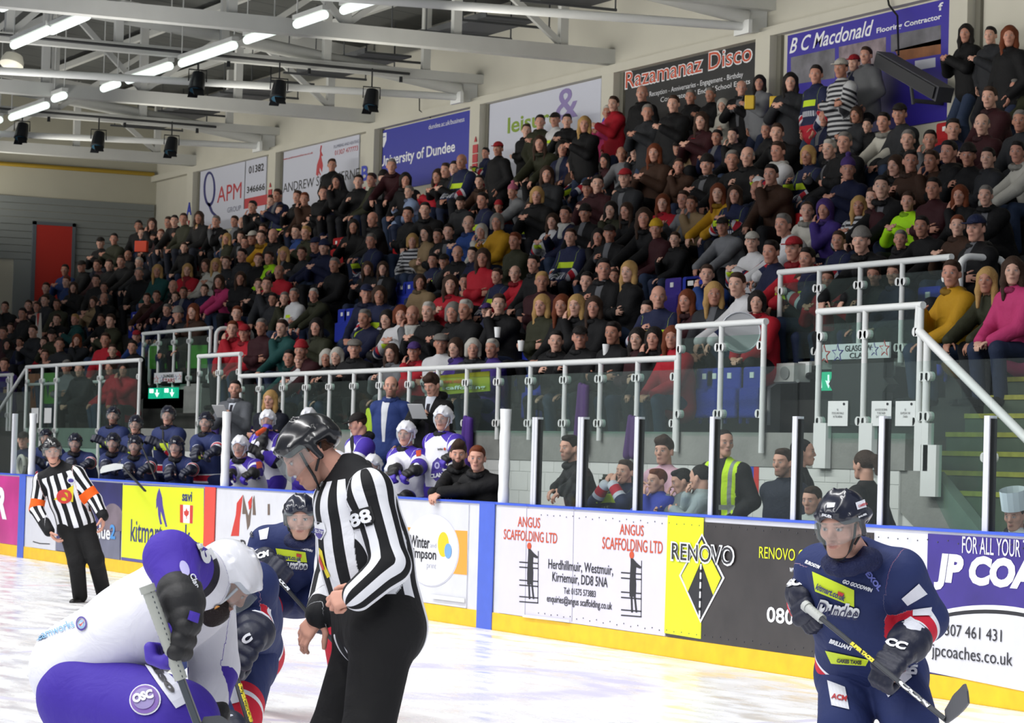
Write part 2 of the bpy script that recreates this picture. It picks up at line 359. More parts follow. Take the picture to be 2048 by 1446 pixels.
# spotlights on a dark pipe
M_can = mat('spot_black', '#15171b', .35)
for j, (x, pxs) in enumerate([(-47.1, [(395, 163), (558, 180), (743, 197)]), (-57.3, [(44, 262), (197, 279), (343, 290)])]):
    mb = MB(); mb.tube([(x, -8, 8.5), (x, YW-1.5, 8.4)], .025, 8); o = mb.build('lighting_pipe', mat('dark_pipe', '#3a3b3c', .5)); tag(o, ['thin dark lighting pipe over the nearer spotlights', 'thin dark lighting pipe over the farther spotlights'][j], 'pipe')
    for k, (px, py) in enumerate(pxs):
        v = ray(px, py); q = CPOS+v*(x/v[0]); zt = 8.44
        t = empty('spotlight', q, 'black theatre spotlight on the %s pipe, %s' % (['nearer', 'farther'][j], ['farthest from the back wall', 'in the middle', 'closest to the back wall'][k]), 'spotlight', 'black spotlights')
        dr = np.array([.35, -.25, -1.0]); dr /= np.linalg.norm(dr)
        mb = MB(); mb.lathe(q, dr, [(-.17, .04), (-.15, .11), (0, .13), (.17, .14), (.18, .12)], 16); mb.build('can', M_can, t, True)
        mb = MB(); mb.lathe(q+dr*.181, dr, [(0, .11), (.005, .11)], 16); mb.build('lens', mat('spot_lens', '#2c4a5c', .1), t)
        mb = MB(); mb.tube([q+(0, -.16, 0), q+(0, -.16, .2), q+(0, .16, .2), q+(0, .16, 0)], .012, 6); mb.tube([q+(0, 0, .2), (x, q[1], zt)], .014, 6); mb.build('yoke', M_can, t)
        for s in (-1, 1):
            c = q+dr*.2+np.array([s*.13, 0, -.02]); mb = MB(); mb.obox(c, (s*.05, 0, -.06), (0, .09, 0), (.004, 0, .004)); mb.build('barn_door', M_can, t)
        mb = MB(); mb.lathe((x, q[1]+.55, 8.34), (0, 0, -1), [(0, .03), (.1, .035)], 8); mb.build('plug', M_can, t)
# cable trays hanging along the wall side
M_tray = mat('tray', '#4e5052', .6)
for j, (xa, xb) in enumerate([(-62.4, -58.5), (-56.8, -53.0), (-51.6, -48.2), (-46.6, -43.0), (-41.2, -38.0), (-36.3, -32.5)]):
    t = empty('cable_tray', ((xa+xb)/2, 8.8, 8.8), 'long grey cable tray under the roof near the back wall, %s from the end wall' % ordn[j], 'cable tray', 'cable trays')
    mb = MB(); mb.box((xa, 8.0, 8.86), (xb, 8.9, 8.9)); mb.box((xa, 7.98, 8.86), (xb, 8.0, 8.96)); mb.build('tray', M_tray, t)
    for k in range(3):
        x = xa+.3+k*(xb-xa-.6)/2; mb = MB(); mb.box((x-.02, 7.6, 8.8), (x+.02, 9.3, 8.84)); mb.tube([(x, 9.28, 8.82), (x, 9.28, roofz(9.28)+.3)], .015, 6); mb.tube([(x, 7.7, 8.82), (x, 7.7, roofz(7.7)+.3)], .012, 6); mb.build('hanger', M_tray, t)

# ---------------------------------------------------------------- banners on the back wall
def banner(name, label, l, r, zt, zb, m, y=YW-.03):
    t = empty(name, (X((l+r)/2, y, 200), y, zb), label, 'banner', 'advertising banners on the back wall')
    mb = MB(); x0, x1 = X(l, y, 250), X(r, y, 250); mb.box((x0, y, zb), (x1, y+.02, zt)); mb.build('sheet', m, t)
    return Plane(y, t)
M_bw = mat('banner_white', '#c9ccda', .5); M_bb = mat('banner_blue', '#2f35a0', .5); M_bk = mat('banner_black', '#1b1b1d', .5)
M_navytxt = mat('ink_navy', '#2b2f6e', .5); M_redtxt = mat('ink_red', '#b8343c', .5)
P = banner('banner', 'white banner with a big dark Q and red letters beside phone digits', 400, 535, 8.0, 6.55, M_bw)
P.ell(419, 378, 12, 35, M_navytxt, 'letter_ring', .003); P.ell(419.5, 377, 8, 29, M_bw, 'letter_ring', .006)
P.line([(417, 405), (424, 424), (432, 432)], 5, M_navytxt)
P.text('APM', 435, 483, 364, 406, M_redtxt, .0)
P.line([(491.5, 322), (488, 418)], 1.2, M_ink, lift=.003)
P.text('01382', 498, 528, 326, 348, M_ink, .02); P.text('346666', 494, 530, 366, 387, M_ink, .02)
P.poly([(489, 398), (537, 388), (537, 408), (489, 418)], M_redtxt, 'red_band')
P.text('GROUP', 455, 482, 410, 426, mat('ink_grey', '#7f8296', .6), .01)
P = banner('banner', 'white banner with a red flame and thin black letters behind the standing man', 557, 719, 8.0, 6.5, M_bw)
P.text('ANDREW SOUTHERNE', 567, 718, 336, 386, M_ink, .0)
P.text('www.andrewsoutherne.co.uk', 566, 626, 303, 321, M_redtxt, .01)
P.poly([(632, 350), (634, 330), (639, 315), (642, 292), (643, 315), (646, 330), (644, 345), (640, 335), (637, 350)], M_redtxt, 'flame')
P.line([(643, 291), (641, 302), (645, 312)], 2.5, M_redtxt); P.line([(635, 352), (638, 342), (641, 350)], 2, M_redtxt)
P.text('PLUMBING AND HEATING', 668, 718, 279, 297, mat('ink_grey', '#7f8296', .6), .0); P.text('01307 477773', 670, 716, 291, 311, M_redtxt, .0)
P = banner('banner', 'blue university banner with white lettering and a small white crest', 755, 940, 7.93, 6.72, M_bb)
P.text('University of Dundee', 760, 910, 281, 341, M_wtxt, .02); P.text('dundee.ac.uk/business', 858, 929, 233, 259, M_wtxt, .0)
P.poly([(761, 268), (773, 265), (773, 280), (767, 296), (762, 284)], M_wtxt, 'crest'); P.line([(763, 275), (771, 273)], 1.5, M_bb, lift=.006)
P = banner('banner', 'white banner with green lettering and a purple ampersand', 978, 1200, 7.95, 6.3, M_bw)
P.text('leisure', 1016, 1116, 214, 268, mat('ink_green', '#7f9a2c', .5), .02)
P.text('&', 1112, 1157, 171, 243, mat('ink_lilac', '#8a7bb0', .5), .01)
P = banner('banner', 'black disco banner with orange lettering outlined in white', 1249, 1509, 7.95, 6.0, M_bk)
M_or = mat('ink_orange', '#c8502e', .5)
P.text('Razamanaz Disco', 1251, 1505, 84, 181, M_wtxt, .035, name='lettering_outline', lift=.003); P.text('Razamanaz Disco', 1253, 1503, 87, 178, M_or, .0, lift=.008)
P.text('Reception - Anniversaries - Engagement - Birthday', 1300, 1486, 143, 197, M_wtxt, .0); P.text('Corporate and End of School Events', 1322, 1500, 157, 208, M_wtxt, .0)
P = banner('banner', 'purple flooring banner with white script and three room pictures', 1571, 1894, 7.93, 6.3, mat('banner_purple', '#33279a', .5))
P.text('B C Macdonald', 1580, 1747, 39, 108, M_wtxt, .012, .35); P.text('Flooring Contractor', 1754, 1883, 27, 70, M_wtxt, .02)
M_pic = mat('picture_grey', '#74737a', .6, var=.5, vscale=3); M_pic2 = mat('picture_wood', '#8f5a35', .5, var=.4, vscale=4); M_pic3 = mat('picture_pale', '#8d7f86', .6, var=.5, vscale=6)
P.poly([(1582, 115), (1670, 96), (1670, 156), (1582, 170)], M_pic, 'picture'); P.poly([(1678, 94), (1772, 74), (1772, 140), (1678, 154)], M_pic3, 'picture')
P.poly([(1782, 70), (1882, 50), (1882, 88), (1782, 104)], M_pic, 'picture'); P.poly([(1790, 100), (1882, 78), (1882, 108), (1800, 122)], M_pic2, 'picture')
P.poly([(1830, 122), (1871, 115), (1871, 134), (1830, 141)], M_bw, 'label'); P.text('f', 1877, 1887, 4, 22, M_wtxt, .02)
for px, z, ch in [(382, 6.98, 'A'), (731, 6.98, 'B'), (1211, 6.98, 'C')]:
    y = YW-.17; x = X(px, y, 300); t = empty('block_sign', (x, y, z), 'blue letter %s painted on the wall pillar with a red arrow below' % ch, 'sign', 'block letters on the pillars')
    me, co = text_mesh(ch, .03); Pn = np.empty_like(co); Pn[:, 0] = x-.17+co[:, 0]*.34; Pn[:, 1] = y-.003; Pn[:, 2] = z+co[:, 1]*.3; me.vertices.foreach_set('co', Pn.ravel()); link_mesh('letter', me, mat('ink_blue', '#2c3cb0', .5), t)
    mb = MB(); mb.prism([(x-.06, y-.004, z-.12), (x+.06, y-.004, z-.12), (x, y-.004, z-.24)], (0, .003, 0)); mb.build('arrow', M_redtxt, t)
for px, z in [(543, 7.0), (951, 7.05)]:
    y = YW-.17; x = X(px, y, 300); t = empty('hazard_notice', (x, y, z), 'small red notice of three stacked boxes on the pillar beside the %s banner' % ('phone number' if px < 800 else 'blue university'), 'notice', 'red pillar notices')
    for k in range(3): mb = MB(); mb.box((x-.1, y-.012, z-.3+k*.17), (x+.1, y, z-.15+k*.17)); mb.build('panel', M_redtxt, t)
    mb = MB(); mb.prism([(x-.05, y-.01, z+.24), (x+.05, y-.01, z+.24), (x, y-.01, z+.34)], (0, .008, 0)); mb.build('arrow', M_redtxt, t)
# bent pipe over the blue banner, and the black speaker on a bracket at the purple banner
mb = MB(); mb.tube([(X(834, 9.7, 190), 9.75, Z(834, 190, 9.75)), (X(834, 9.7, 220), 9.75, Z(834, 222, 9.75)), (X(849, 9.7, 240), 9.82, Z(849, 238, 9.82))], .012, 6); tag(mb.build('bent_cable', M_black), 'thin dark bent cable hanging over the blue university banner', 'cable')
t = empty('loudspeaker', atd(1815, 160, 39), 'long dark loudspeaker tilted on a bracket in front of the purple banner', 'loudspeaker')
q = aty(1815, 155, 9.3); a = aty(1765, 118, 9.3); b = aty(1890, 190, 9.3)
mb = MB(); dd = b-a; L_ = np.linalg.norm(dd); dd /= L_; upn = np.cross(dd, (0, 1, 0)); mb.obox((a+b)/2, dd*L_/2, (0, .12, 0), upn*.1); mb.build('cabinet', mat('speaker_grey', '#3d3e44', .6), t)
mb = MB(); mb.obox((a+b)/2+np.array([0, -.145, 0]), dd*(L_/2-.05), (0, .006, 0), upn*.08); mb.build('grille', mat('grille_dark', '#2b2c30', .7), t)
mb = MB(); mb.tube([q+(0, .1, -.3), q+(0, .56, -.3)], .03, 8); mb.tube([q+(0, .05, -.05), q+(0, .1, -.35)], .025, 8); mb.build('bracket', mat('speaker_grey'), t)
mb = MB(); mb.tube([aty(1775, -5, 9.7), aty(1778, 10, 9.7), aty(1795, 32, 9.7), aty(1797, 110, 9.5)], .015, 6); mb.build('cable', M_black, t)

# ---------------------------------------------------------------- terraces
T1 = (X(282, 4.3, 800), X(418, 4.3, 760)); T2 = (X(1555, 4.3, 760), X(1895, 4.3, 760))    # tunnel mouths
def rowy(k): return 3.3+.7*k
def rowz(k): return 1.8+.43*k
mb = MB()
def steps(x0, x1, k0):
    for k in range(k0, 9):
        y0 = 2.6 if k == 0 else rowy(k)-.42
        mb.box((x0, y0, .0 if k == k0 else rowz(k)-.9), (x1, rowy(k)+.3, rowz(k)))
    mb.box((x0, rowy(8)+.28, 3.5), (x1, YW, rowz(9)))
steps(-65.7, T1[0], 0); steps(T1[0], T1[1], 2); steps(T1[1], T2[0], 0); steps(T2[0], T2[1], 2); steps(T2[1], -22.4, 0); steps(-22.4, -18, 2)
# hollow under the tunnel rows
o = mb.build('floor_terraces', M_cdark); struct(o)
mb = MB()
for a, b in (T1, T2):
    mb.box((a, 4.28, 2.34), (b, 4.34, 2.75))
struct(mb.build('trim_tunnel_lintel', M_conc))
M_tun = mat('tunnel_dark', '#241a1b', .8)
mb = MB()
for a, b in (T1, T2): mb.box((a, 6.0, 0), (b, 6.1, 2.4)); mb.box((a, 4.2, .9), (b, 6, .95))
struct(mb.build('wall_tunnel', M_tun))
mb = MB()
for a, b in (T1, T2): mb.box((a+.3, 5.9, 1.5), (b-.3, 6.0, 2.1))
struct(mb.build('trim_tunnel_panel', mat('tunnel_red', '#6a1d22', .6)))
# front wall of the stand: white blocks with a concrete band, stopped by the stair openings
def blocks(x0, x1, z0, z1, y):
    m_ = MB(); zz = z0; r = 0
    while zz < z1-.01:
        h = min(.215, z1-zz); xx = x0-(.22 if r % 2 else 0)
        while xx < x1:
            a, b = max(xx, x0), min(xx+.44, x1)
            if b-a > .02: m_.box((a+.004, y, zz+.004), (b-.004, y+.1, zz+h-.004))
            xx += .44
        zz += h; r += 1
    m_.box((x0, y+.006, z0), (x1, y+.1, z1)); return m_
XE = -21.9
struct(blocks(-50, XE, .2, 1.62, 2.5).build('wall_front_blocks', mat('block_white', '#d6d8d4', .6, var=.05, vscale=4)))
mb = MB(); mb.box((-50, 2.49, 1.62), (XE+.1, 2.66, 1.95)); struct(mb.build('wall_front_band', M_conc))
# right hand stair: concrete stringer and yellow edged steps
mb = MB(); mb.prism([(XE, 2.52, 1.62), (XE+.5, 2.52, 1.62), (XE+2.4, 2.52, .35), (XE+2.4, 2.52, .2), (XE+1.9, 2.52, .2), (XE, 2.52, 1.25)], (0, .12, 0)); struct(mb.build('wall_stair_stringer', M_conc))
mb = MB(); mb.prism([(XE, 2.54, .2), (XE, 2.54, 1.25), (XE+1.9, 2.54, .2)], (0, .1, 0)); struct(mb.build('wall_stair_blocks', mat('block_white')))
mb = MB(); mb2 = MB()
for k in range(7):
    z = 1.45+k*.175; y = 2.66+k*.2; mb.box((-22.3, y, 0), (-17, y+.22, z)); mb2.box((-22.3+(.25 if k < 2 else 0), y-.012, z-.035), (-17, y+.04, z+.008))
struct(mb.build('floor_aisle_steps', mat('step_green', '#55604f', .9, var=.25, vscale=5))); struct(mb2.build('trim_step_edges', mat('edge_yellow', '#a8a23c', .7, var=.3, vscale=8)))
mb = MB(); mb.box((-21.4, 1.8, .2), (-19, 1.9, .22)); 
for k in range(9): mb.box((-21.6+k*.26, 2.3, .2), (-21.4+k*.26, 2.34, .55))
mb.tube([(-22.2, 2.3, .62), (-19.0, 2.3, .62)], .03, 8); tag(mb.build('low_radiator', M_white), 'low white finned heater rail at the foot of the stair wall', 'rail')

# ---------------------------------------------------------------- rink boards
mb = MB(); mb.box((-62, 0.0, 0), (-8, .1, 1.19)); struct(mb.build('wall_rink_boards', M_board))
mb = MB(); mb.box((-62, -.012, 0), (-8, .0, .165)); o = struct(mb.build('baseboard_rink', M_yell))
mb = MB(); mb.box((-62, -.015, 1.19), (-8, .13, 1.21)); struct(mb.build('trim_board_cap', M_blue))
for px in (46, 978):
    x0, x1 = X(px-(6 if px < 100 else 15), 0, 1000), X(px+(6 if px < 100 else 15), 0, 1000); mb = MB(); mb.box((x0, -.02, 0), (x1, -.01, 1.2)); struct(mb.build('trim_blue_stripe', M_bluestripe))
x0, x1 = X(412, 0, 1000), X(433, 0, 1000); mb = MB(); mb.box((x0, -.02, .165), (x1, -.01, 1.19)); struct(mb.build('trim_red_stripe', mat('stripe_red', '#d8493c', .5)))
def ad(label, l, r, m, zt=1.17, zb=.17):
    x0, x1 = X(l, -.012, 1100), X(r, -.012, 1100); t = empty('advertising_board', ((x0+x1)/2, -.012, zb), label, 'advertising board', 'advertising boards along the rink')
    mb = MB(); mb.box((x0, -.012, zb), (x1, -.001, zt)); mb.build('panel', m, t); return Plane(-.012, t)
P = ad('pink and magenta advertising panel with a white capital R at the far left', -30, 38, mat('ad_pink', '#c83a8e', .4, var=.3, vscale=1.2))
P.text('R', -8, 15, 974, 1038, M_wtxt, .06)
P = ad('white panel with rounded grey emblem behind the referee', 60, 110, M_board); P.line([(66, 1083), (80, 1087), (100, 1088)], 2, M_ink)
P = ad('dark blue panel with a brown planet and blue and white lettering behind the referee', 112, 240, mat('ad_space', '#2d2c66', .4, var=.4, vscale=2))
P.ell(225, 1062, 27, 55, mat('planet', '#7b6d78', .5, var=.3, vscale=4), 'planet', a0=180, a1=360); P.poly([(112, 1078), (240, 1062), (240, 1120), (112, 1100)], mat('ad_slate', '#6f7186', .4, var=.2), 'slate_field')
P.text('blue', 190, 222, 1050, 1078, M_wtxt, .02, lift=.01); P.text('2', 221, 232, 1049, 1078, mat('ink_sky', '#4a8fd0', .5), .03, lift=.01)
P = ad('lime yellow panel with a purple skater figure, a small flag and purple lettering', 243, 412, mat('frame_purple', '#55519a', .5))
P.poly([(246, 970), (408, 977), (407, 1136), (243, 1114)], M_lime, 'lime_field', .003)
P.text('kitmart.co.uk', 262, 382, 1044, 1090, M_navytxt, .01, lift=.006)
M_fig = mat('ink_violet', '#4b3c94', .5)
P.poly([(319, 976), (322, 985), (325, 996), (326, 1010), (329, 1025), (332, 1040), (335, 1053), (332, 1054), (327, 1038), (322, 1022), (322, 1036), (325, 1048), (321, 1049), (317, 1030), (316, 1012), (313, 1018), (313, 1000), (315, 988)], M_fig, 'skater_figure', .005)
P.text('savi', 365, 385, 983, 1003, M_navytxt, .03, lift=.006)
P.poly([(361, 1009), (387, 1011), (386, 1047), (361, 1045)], M_wtxt, 'flag', .005); P.poly([(361, 1009), (367, 1009.5), (367, 1045.5), (361, 1045)], M_red, 'flag_bar', .008); P.poly([(381, 1010.6), (387, 1011), (386, 1047), (380.5, 1046.5)], M_red, 'flag_bar', .008)
P.poly([(374, 1016), (376, 1022), (379, 1022), (378, 1029), (374.6, 1033), (374.5, 1038), (373.7, 1038), (373.4, 1033), (369.5, 1029), (369, 1022), (372, 1022)], M_red, 'maple_leaf', .008)
P = ad('white panel with a red and grey maple letter M behind the crouching navy player', 434, 640, M_board)
P.poly([(486, 990), (474, 1006), (472, 1030), (462, 1072), (478, 1072), (480, 1040)], M_red, 'emblem', .003)
P.poly([(487, 990), (485, 1028), (492, 1028), (495, 1060), (500, 1050), (504, 1010), (497, 1032)], mat('ink_taupe', '#6a5a50', .5), 'emblem', .004)
P.poly([(497, 1004), (505, 992), (503, 1015), (499, 1020)], M_red, 'emblem', .005); P.poly([(509, 991), (512, 1030), (506, 1030), (506, 1000)], mat('ink_taupe'), 'emblem', .005)
P.poly([(536, 1008), (540, 1008), (540, 1030), (536, 1030)], mat('ink_taupe'), 'emblem', .005)
P.poly([(462, 1079), (480, 1081), (480, 1103), (462, 1101)], mat('ad_grey', '#9b9ea3', .5), 'grey_square', .003)
P.text('Roofing', 481, 560, 1083, 1116, M_ink, .01); P.poly([(480, 1121), (640, 1132), (640, 1170), (480, 1150)], mat('stripe_red'), 'red_field', .003)
P = ad('white printer panel with a raised oval, orange band and yellow and blue blobs', 642, 935, M_board)
P.poly([(700, 1047), (935, 1062), (934, 1150), (700, 1128)], mat('ad_orange', '#efa03c', .5), 'orange_band', .003)
P.ell(865, 1101, 54, 73, mat('oval_edge', '#c4c4d0', .5), 'oval', .0035); P.ell(864, 1100, 53, 71.5, mat('oval_white', '#eff0f6', .4), 'oval', .006)
P.text('Winter', 821, 861, 1071, 1096, M_ink, .02, lift=.01); P.text('Simpson', 820, 874, 1096, 1124, M_ink, .02, lift=.01); P.text('and', 862, 874, 1085, 1096, mat('ink_pale', '#b9bac6', .5), 0, lift=.01); P.text('print', 855, 874, 1125, 1141, mat('ink_pale'), 0, lift=.01)
P.ell(888, 1089, 11, 25, mat('blob_yellow', '#f0c81e', .4), 'yellow_blob', .009); P.ell(898, 1102, 7, 15, mat('blob_blue', '#6fa3dc', .4), 'blue_blob', .012)
P.poly([(867, 1189), (932, 1197), (932, 1205), (867, 1197)], M_white, 'door_sill', .02)
P = ad('white scaffolding panel with orange headings, dark address text and two ladder figures', 1000, 1334, mat('ad_white', '#d6d3e2', .4, var=.03, vscale=3))
for a, b, c, d_ in ((1036, 1081, 1034, 1055), (1240, 1288, 1049, 1071)): P.text('ANGUS', a, b, c, d_, M_or, .01)
P.text('SCAFFOLDING LTD', 1008, 1115, 1062, 1083, M_or, .01); P.text('SCAFFOLDING LTD', 1205, 1326, 1078, 1103, M_or, .01)
P.text('Herdhillmuir, Westmuir,', 1097, 1227, 1124, 1147, M_ink, .01); P.text('Kirriemuir, DD8 5NA', 1105, 1216, 1149, 1172, M_ink, .01)
P.text('Tel: 01575 573883', 1128, 1192, 1178, 1191, M_ink, .012); P.text('enquiries@angus scaffolding.co.uk', 1094, 1225, 1196, 1216, M_ink, .012)
for ox, oy, s in ((1058, 1086, 1.0), (1263, 1104, 1.08)):
    P.ell(ox+1, oy+6, 4.2*s, 7*s, M_or, 'orange_helmet', .004); q = lambda a: [(ox+u*s, oy+v*s) for u, v in a]
    P.poly(q([(-1, 11), (4, 13), (10, 20), (18, 27), (17, 31), (9, 28), (8, 45), (9, 60), (8, 83), (-3, 83), (-3, 60), (-2, 40), (-1, 22)]), M_ink, 'worker_figure', .004)
    P.poly(q([(-1, 83), (2, 83), (3, 112), (0, 112)]), M_ink, 'leg_shape', .004); P.poly(q([(5, 83), (8, 83), (11, 112), (8, 112)]), M_ink, 'leg_shape', .004)
    for v in (38, 48, 74, 84, 107, 117): P.line(q([(-19, v), (19, v+3)]), 2.4*s, M_ink)
    P.line(q([(19, 16), (18, 120)]), 1.2, M_ink); P.line(q([(2, 24), (2, 36), (5, 54)]), 1.3, M_or)
for px in (1054, 1148): P.line([(px, 1008 if px < 1100 else 1014), (px-4, 1230 if px < 1100 else 1243)], .8, mat('seam', '#a9a8b4', .6))
P.poly([(1049, 1229), (1142, 1240), (1142, 1245), (1049, 1234)], M_white, 'door_sill', .02)
P = ad('yellow and black road panel with a diamond shaped road sign and phone number', 1336, 1745, mat('ad_black', '#3a3636', .35, var=.3, vscale=3), zt=1.15)
P.poly([(1336, 1031), (1408, 1036), (1402, 1278), (1329, 1266)], M_lime, 'lime_field', .003)
P.poly([(1405, 1067), (1450, 1156), (1402, 1246), (1359, 1151)], M_wtxt, 'diamond', .005); P.poly([(1405, 1072), (1446, 1156), (1402, 1239), (1363, 1151)], M_ink, 'diamond', .007)
P.poly([(1405, 1080), (1443, 1156), (1428, 1190), (1404, 1122), (1377, 1184), (1365, 1151)], M_lime, 'road_verge', .009); P.line([(1404, 1128), (1401, 1235)], 3, M_wtxt, lift=.011)
for k in range(5): P.line([(1403.4-k*.6, 1139+k*19), (1403.2-k*.6, 1145+k*19)], 5, M_ink, lift=.013)
P.text('RENOVO', 1344, 1472, 1087, 1128, M_wtxt, .05, lift=.014, name='lettering_outline'); P.text('RENOVO', 1347, 1469, 1090, 1124, M_ink, .0, lift=.018)
P.text('RENOVO GROUP', 1519, 1660, 1098, 1122, M_lime, .0); P.text('0800 756 3821', 1534, 1760, 1225, 1258, M_wtxt, .02)
P.text('www', 1580, 1600, 1136, 1145, M_wtxt, .0)
P = ad('purple coach hire panel with white lettering over a white oval with phone number', 1855, 2110, M_purple)
x0 = 1855
P.poly([(1850, 1232)]+[(1975+250*.8*cos(radians(a)), 1310-100*sin(radians(a))) for a in range(140, 10, -6)]+[(2110, 1300), (2110, 1395), (1846, 1341)], M_wtxt, 'oval', .003)
P.poly([(1850, 1243)]+[(1972+250*.8*cos(radians(a)), 1314-95*sin(radians(a))) for a in range(138, 10, -6)]+[(2110, 1310), (2110, 1312), (1850, 1280)], M_ink, 'oval_line', .0045)
P.poly([(1850, 1250)]+[(1972+250*.8*cos(radians(a)), 1320-93*sin(radians(a))) for a in range(138, 10, -6)]+[(2110, 1318), (2110, 1395), (1846, 1341)], M_board, 'oval', .006)
P.text('FOR ALL YOUR TRAVEL NEEDS', 1925, 2170, 1080, 1115, M_wtxt, .0); P.text('JP COACHES', 1869, 2230, 1118, 1196, M_wtxt, .06, .15)
P.text('01307 461 431', 1869, 2006, 1252, 1276, M_ink, .0, lift=.012); P.text('jpcoaches.co.uk', 1866, 2028, 1296, 1330, M_ink, .0, lift=.012)
# flat bolts along the white board
mb = MB()
for k in range(70):
    for z in (1.12, .22): x = -24+k*.13*1.0; mb.lathe((x, -.013, z+.01*sin(k*3)), (0, -1, 0), [(0, .006), (.004, .006)], 6)
o = mb.build('trim_board_bolts', mat('bolt', '#5f6066', .4, .5)); struct(o)

# ---------------------------------------------------------------- glass on the boards
posts = [(1073, 'double'), (1165, 'double'), (1277, 'single'), (1428, 'single'), (1594, 'single'), (1768, 'single'), (1979, 'single')]
t = empty('rink_glass_screen', (-20, .05, 1.21), 'tall clear glass screen standing on the boards right of the players bench', 'glass screen')
gx = [X(1018, .05)]+[X(p, .05) for p, _ in posts]+[-14.2]
for a, b in zip(gx[:-1], gx[1:]):
    mb = MB(); mb.box((a+.012, .045, 1.21), (b-.012, .057, 2.42)); mb.build('glass_pane', GLASS, t)
for (p, kind), x in zip(posts, gx[1:]):
    mb = MB(); w_ = .045 if kind == 'double' else .04
    if kind == 'double': mb.box((x-.055, .02, 1.2), (x-.008, .085, 2.02)); mb.box((x+.0, .02, 1.2), (x+.047, .085, 2.02))
    else: mb.box((x-.035, .02, 1.2), (x+.03, .085, 2.02))
    mb.build('stanchion', M_alu, t)
    mb = MB(); mb.box((x+(.047 if kind == 'double' else .03), .03, 1.2), (x+(.058 if kind == 'double' else .041), .08, 2.0)); mb.build('gasket', M_black, t)
M_pad = mat('pad_white', '#eceeee', .6, bump=.3, bscale=8)
for px, lab in ((1007, 'white padded post at the right end of the players bench'), (449, 'white padded post between the navy and the purple players'), (62, 'white padded post at the far left of the navy bench')):
    x = X(px, .05); mb = MB(); mb.tube([(x, .06, 1.2+i*.09) for i in range(11)], [.052+.004*sin(i*2.1) for i in range(11)], 12); o = mb.build('padded_post', M_pad, None, True); tag(o, lab, 'post', 'padded posts')
t = empty('far_glass_screen', (X(20, .05), .05, 1.21), 'clear glass screen with slim metal post at the far left of the boards', 'glass screen')
mb = MB(); mb.box((X(-60, .05), .045, 1.21), (X(56, .05), .057, 2.42)); mb.build('glass_pane', GLASS, t)
mb = MB(); x = X(27, .05); mb.box((x-.05, .02, 1.2), (x+.05, .08, 2.1)); mb.build('stanchion', M_alu, t)

# ---------------------------------------------------------------- balustrades
YR = 2.45
def clamp(mb, x, z, y, both=True, side=0):
    for s in ((-1, 1) if both else (side,)):
        mb.lathe((x+s*.055, y-.028, z), (0, 1, 0), [(0, .042), (.056, .042)], 12)
    if both: mb.box((x-.055, y-.028, z-.042), (x+.055, y+.028, z+.03))
    else: mb.box((min(x, x+side*.055), y-.028, z-.042), (max(x, x+side*.055), y+.028, z+.03))
def balustrade(label, pxs, top, zbase, y=YR, r=.033, zg=None, closed=True, clz=(.28, .9), name='glass_balustrade', pane=GREENGLASS, plates=False, railto=None):
    xs = [X(p, y, 800) for p in pxs]; zt = top
    t = empty(name, (xs[0], y, zbase), label, 'balustrade', 'white railings with glass')
    mb = MB(); xe = xs[-1] if railto is None else X(railto, y, 800); xb = xs[0]
    mb.tube([(xb-r, y, zt), (xe+r, y, zt)], r, 12); mb.build('handrail', M_white, t, True)
    for x in xs:
        mb = MB(); mb.tube([(x, y, zbase), (x, y, zt)], r*.85, 12); mb.build('post', M_white, t, True)
    for i, x in enumerate(xs):
        for cz in clz:
            mb = MB(); clamp(mb, x, zbase+(zt-zbase)*cz if cz <= 1 else cz, y, 0 < i < len(xs)-1, 1 if i == 0 else -1); mb.build('clamp', M_white, t)
        if plates:
            mb = MB(); mb.box((x-.02, y-.03, zbase), (x+.2, y+.03, zbase+.42)); mb.build('base_plate', M_white, t)
    for a, b in zip(xs[:-1], xs[1:]):
        mb = MB(); mb.box((a+.055, y-.005, (zg or zbase+.08)), (b-.055, y+.007, zt-.12)); mb.build('glass_pane', pane, t)
    return t
balustrade('long white handrail with green glass along the front of the seats behind the bench', [481, 519, 566, 612, 659, 707, 760, 818, 875, 933, 996, 1060, 1129, 1200, 1274, 1352], 2.70, 1.85, clz=(.22, .78))
balustrade('raised white railing section of two glass panes right of the long handrail', [1355, 1440, 1525], 3.02, 1.75, clz=(.3, .82), zg=1.95)
balustrade('white railing with glass standing over the right hand tunnel mouth', [1555, 1633, 1715, 1799, 1893], 3.72, 2.7, y=4.25, clz=(.15, .8), plates=False)
t = balustrade('tall white railing with notices on its glass in front of the right hand tunnel', [1636, 1727, 1838], 3.08, 1.62, clz=(.3, .84), plates=True, zg=1.9)
xa, xb_ = X(1850, YR, 800), X(1838, YR, 650)
mb = MB(); mb.tube([(X(1838, YR, 650), YR, 3.08), (X(1836, YR, 650), YR, 2.88)], .034, 12); a = aty(1838, 662, YR); b = aty(2080, 905, YR); mb.tube([(a[0], YR, a[2]), (b[0], YR, b[2])], .04, 12); mb.build('stair_handrail', M_white, t, True)
for px, zt_, zb in ((1851, 2.8, 1.4), (1980, 2.1, .3)):
    x = X(px, YR, 850); mb = MB(); mb.tube([(x, YR, zb), (x, YR, zt_)], .034, 12); mb.build('post', M_white, t, True)
    mb = MB(); mb.box((x-.02, YR-.03, zb), (x+.22, YR+.03, zb+.45)); mb.build('base_plate', M_white, t)
    for zz in (zb+.7, zt_-.35): mb = MB(); clamp(mb, x, zz, YR); mb.build('clamp', M_white, t)
x1, x2, x3 = X(1851, YR, 850), X(1980, YR, 850), -19.2
mb = MB(); mb.prism([(x1+.06, YR, 1.5), (x1+.06, YR, 2.75), (x2-.06, YR, 2.0), (x2-.06, YR, .6)], (0, .01, 0)); mb.build('glass_pane', GREENGLASS, t)
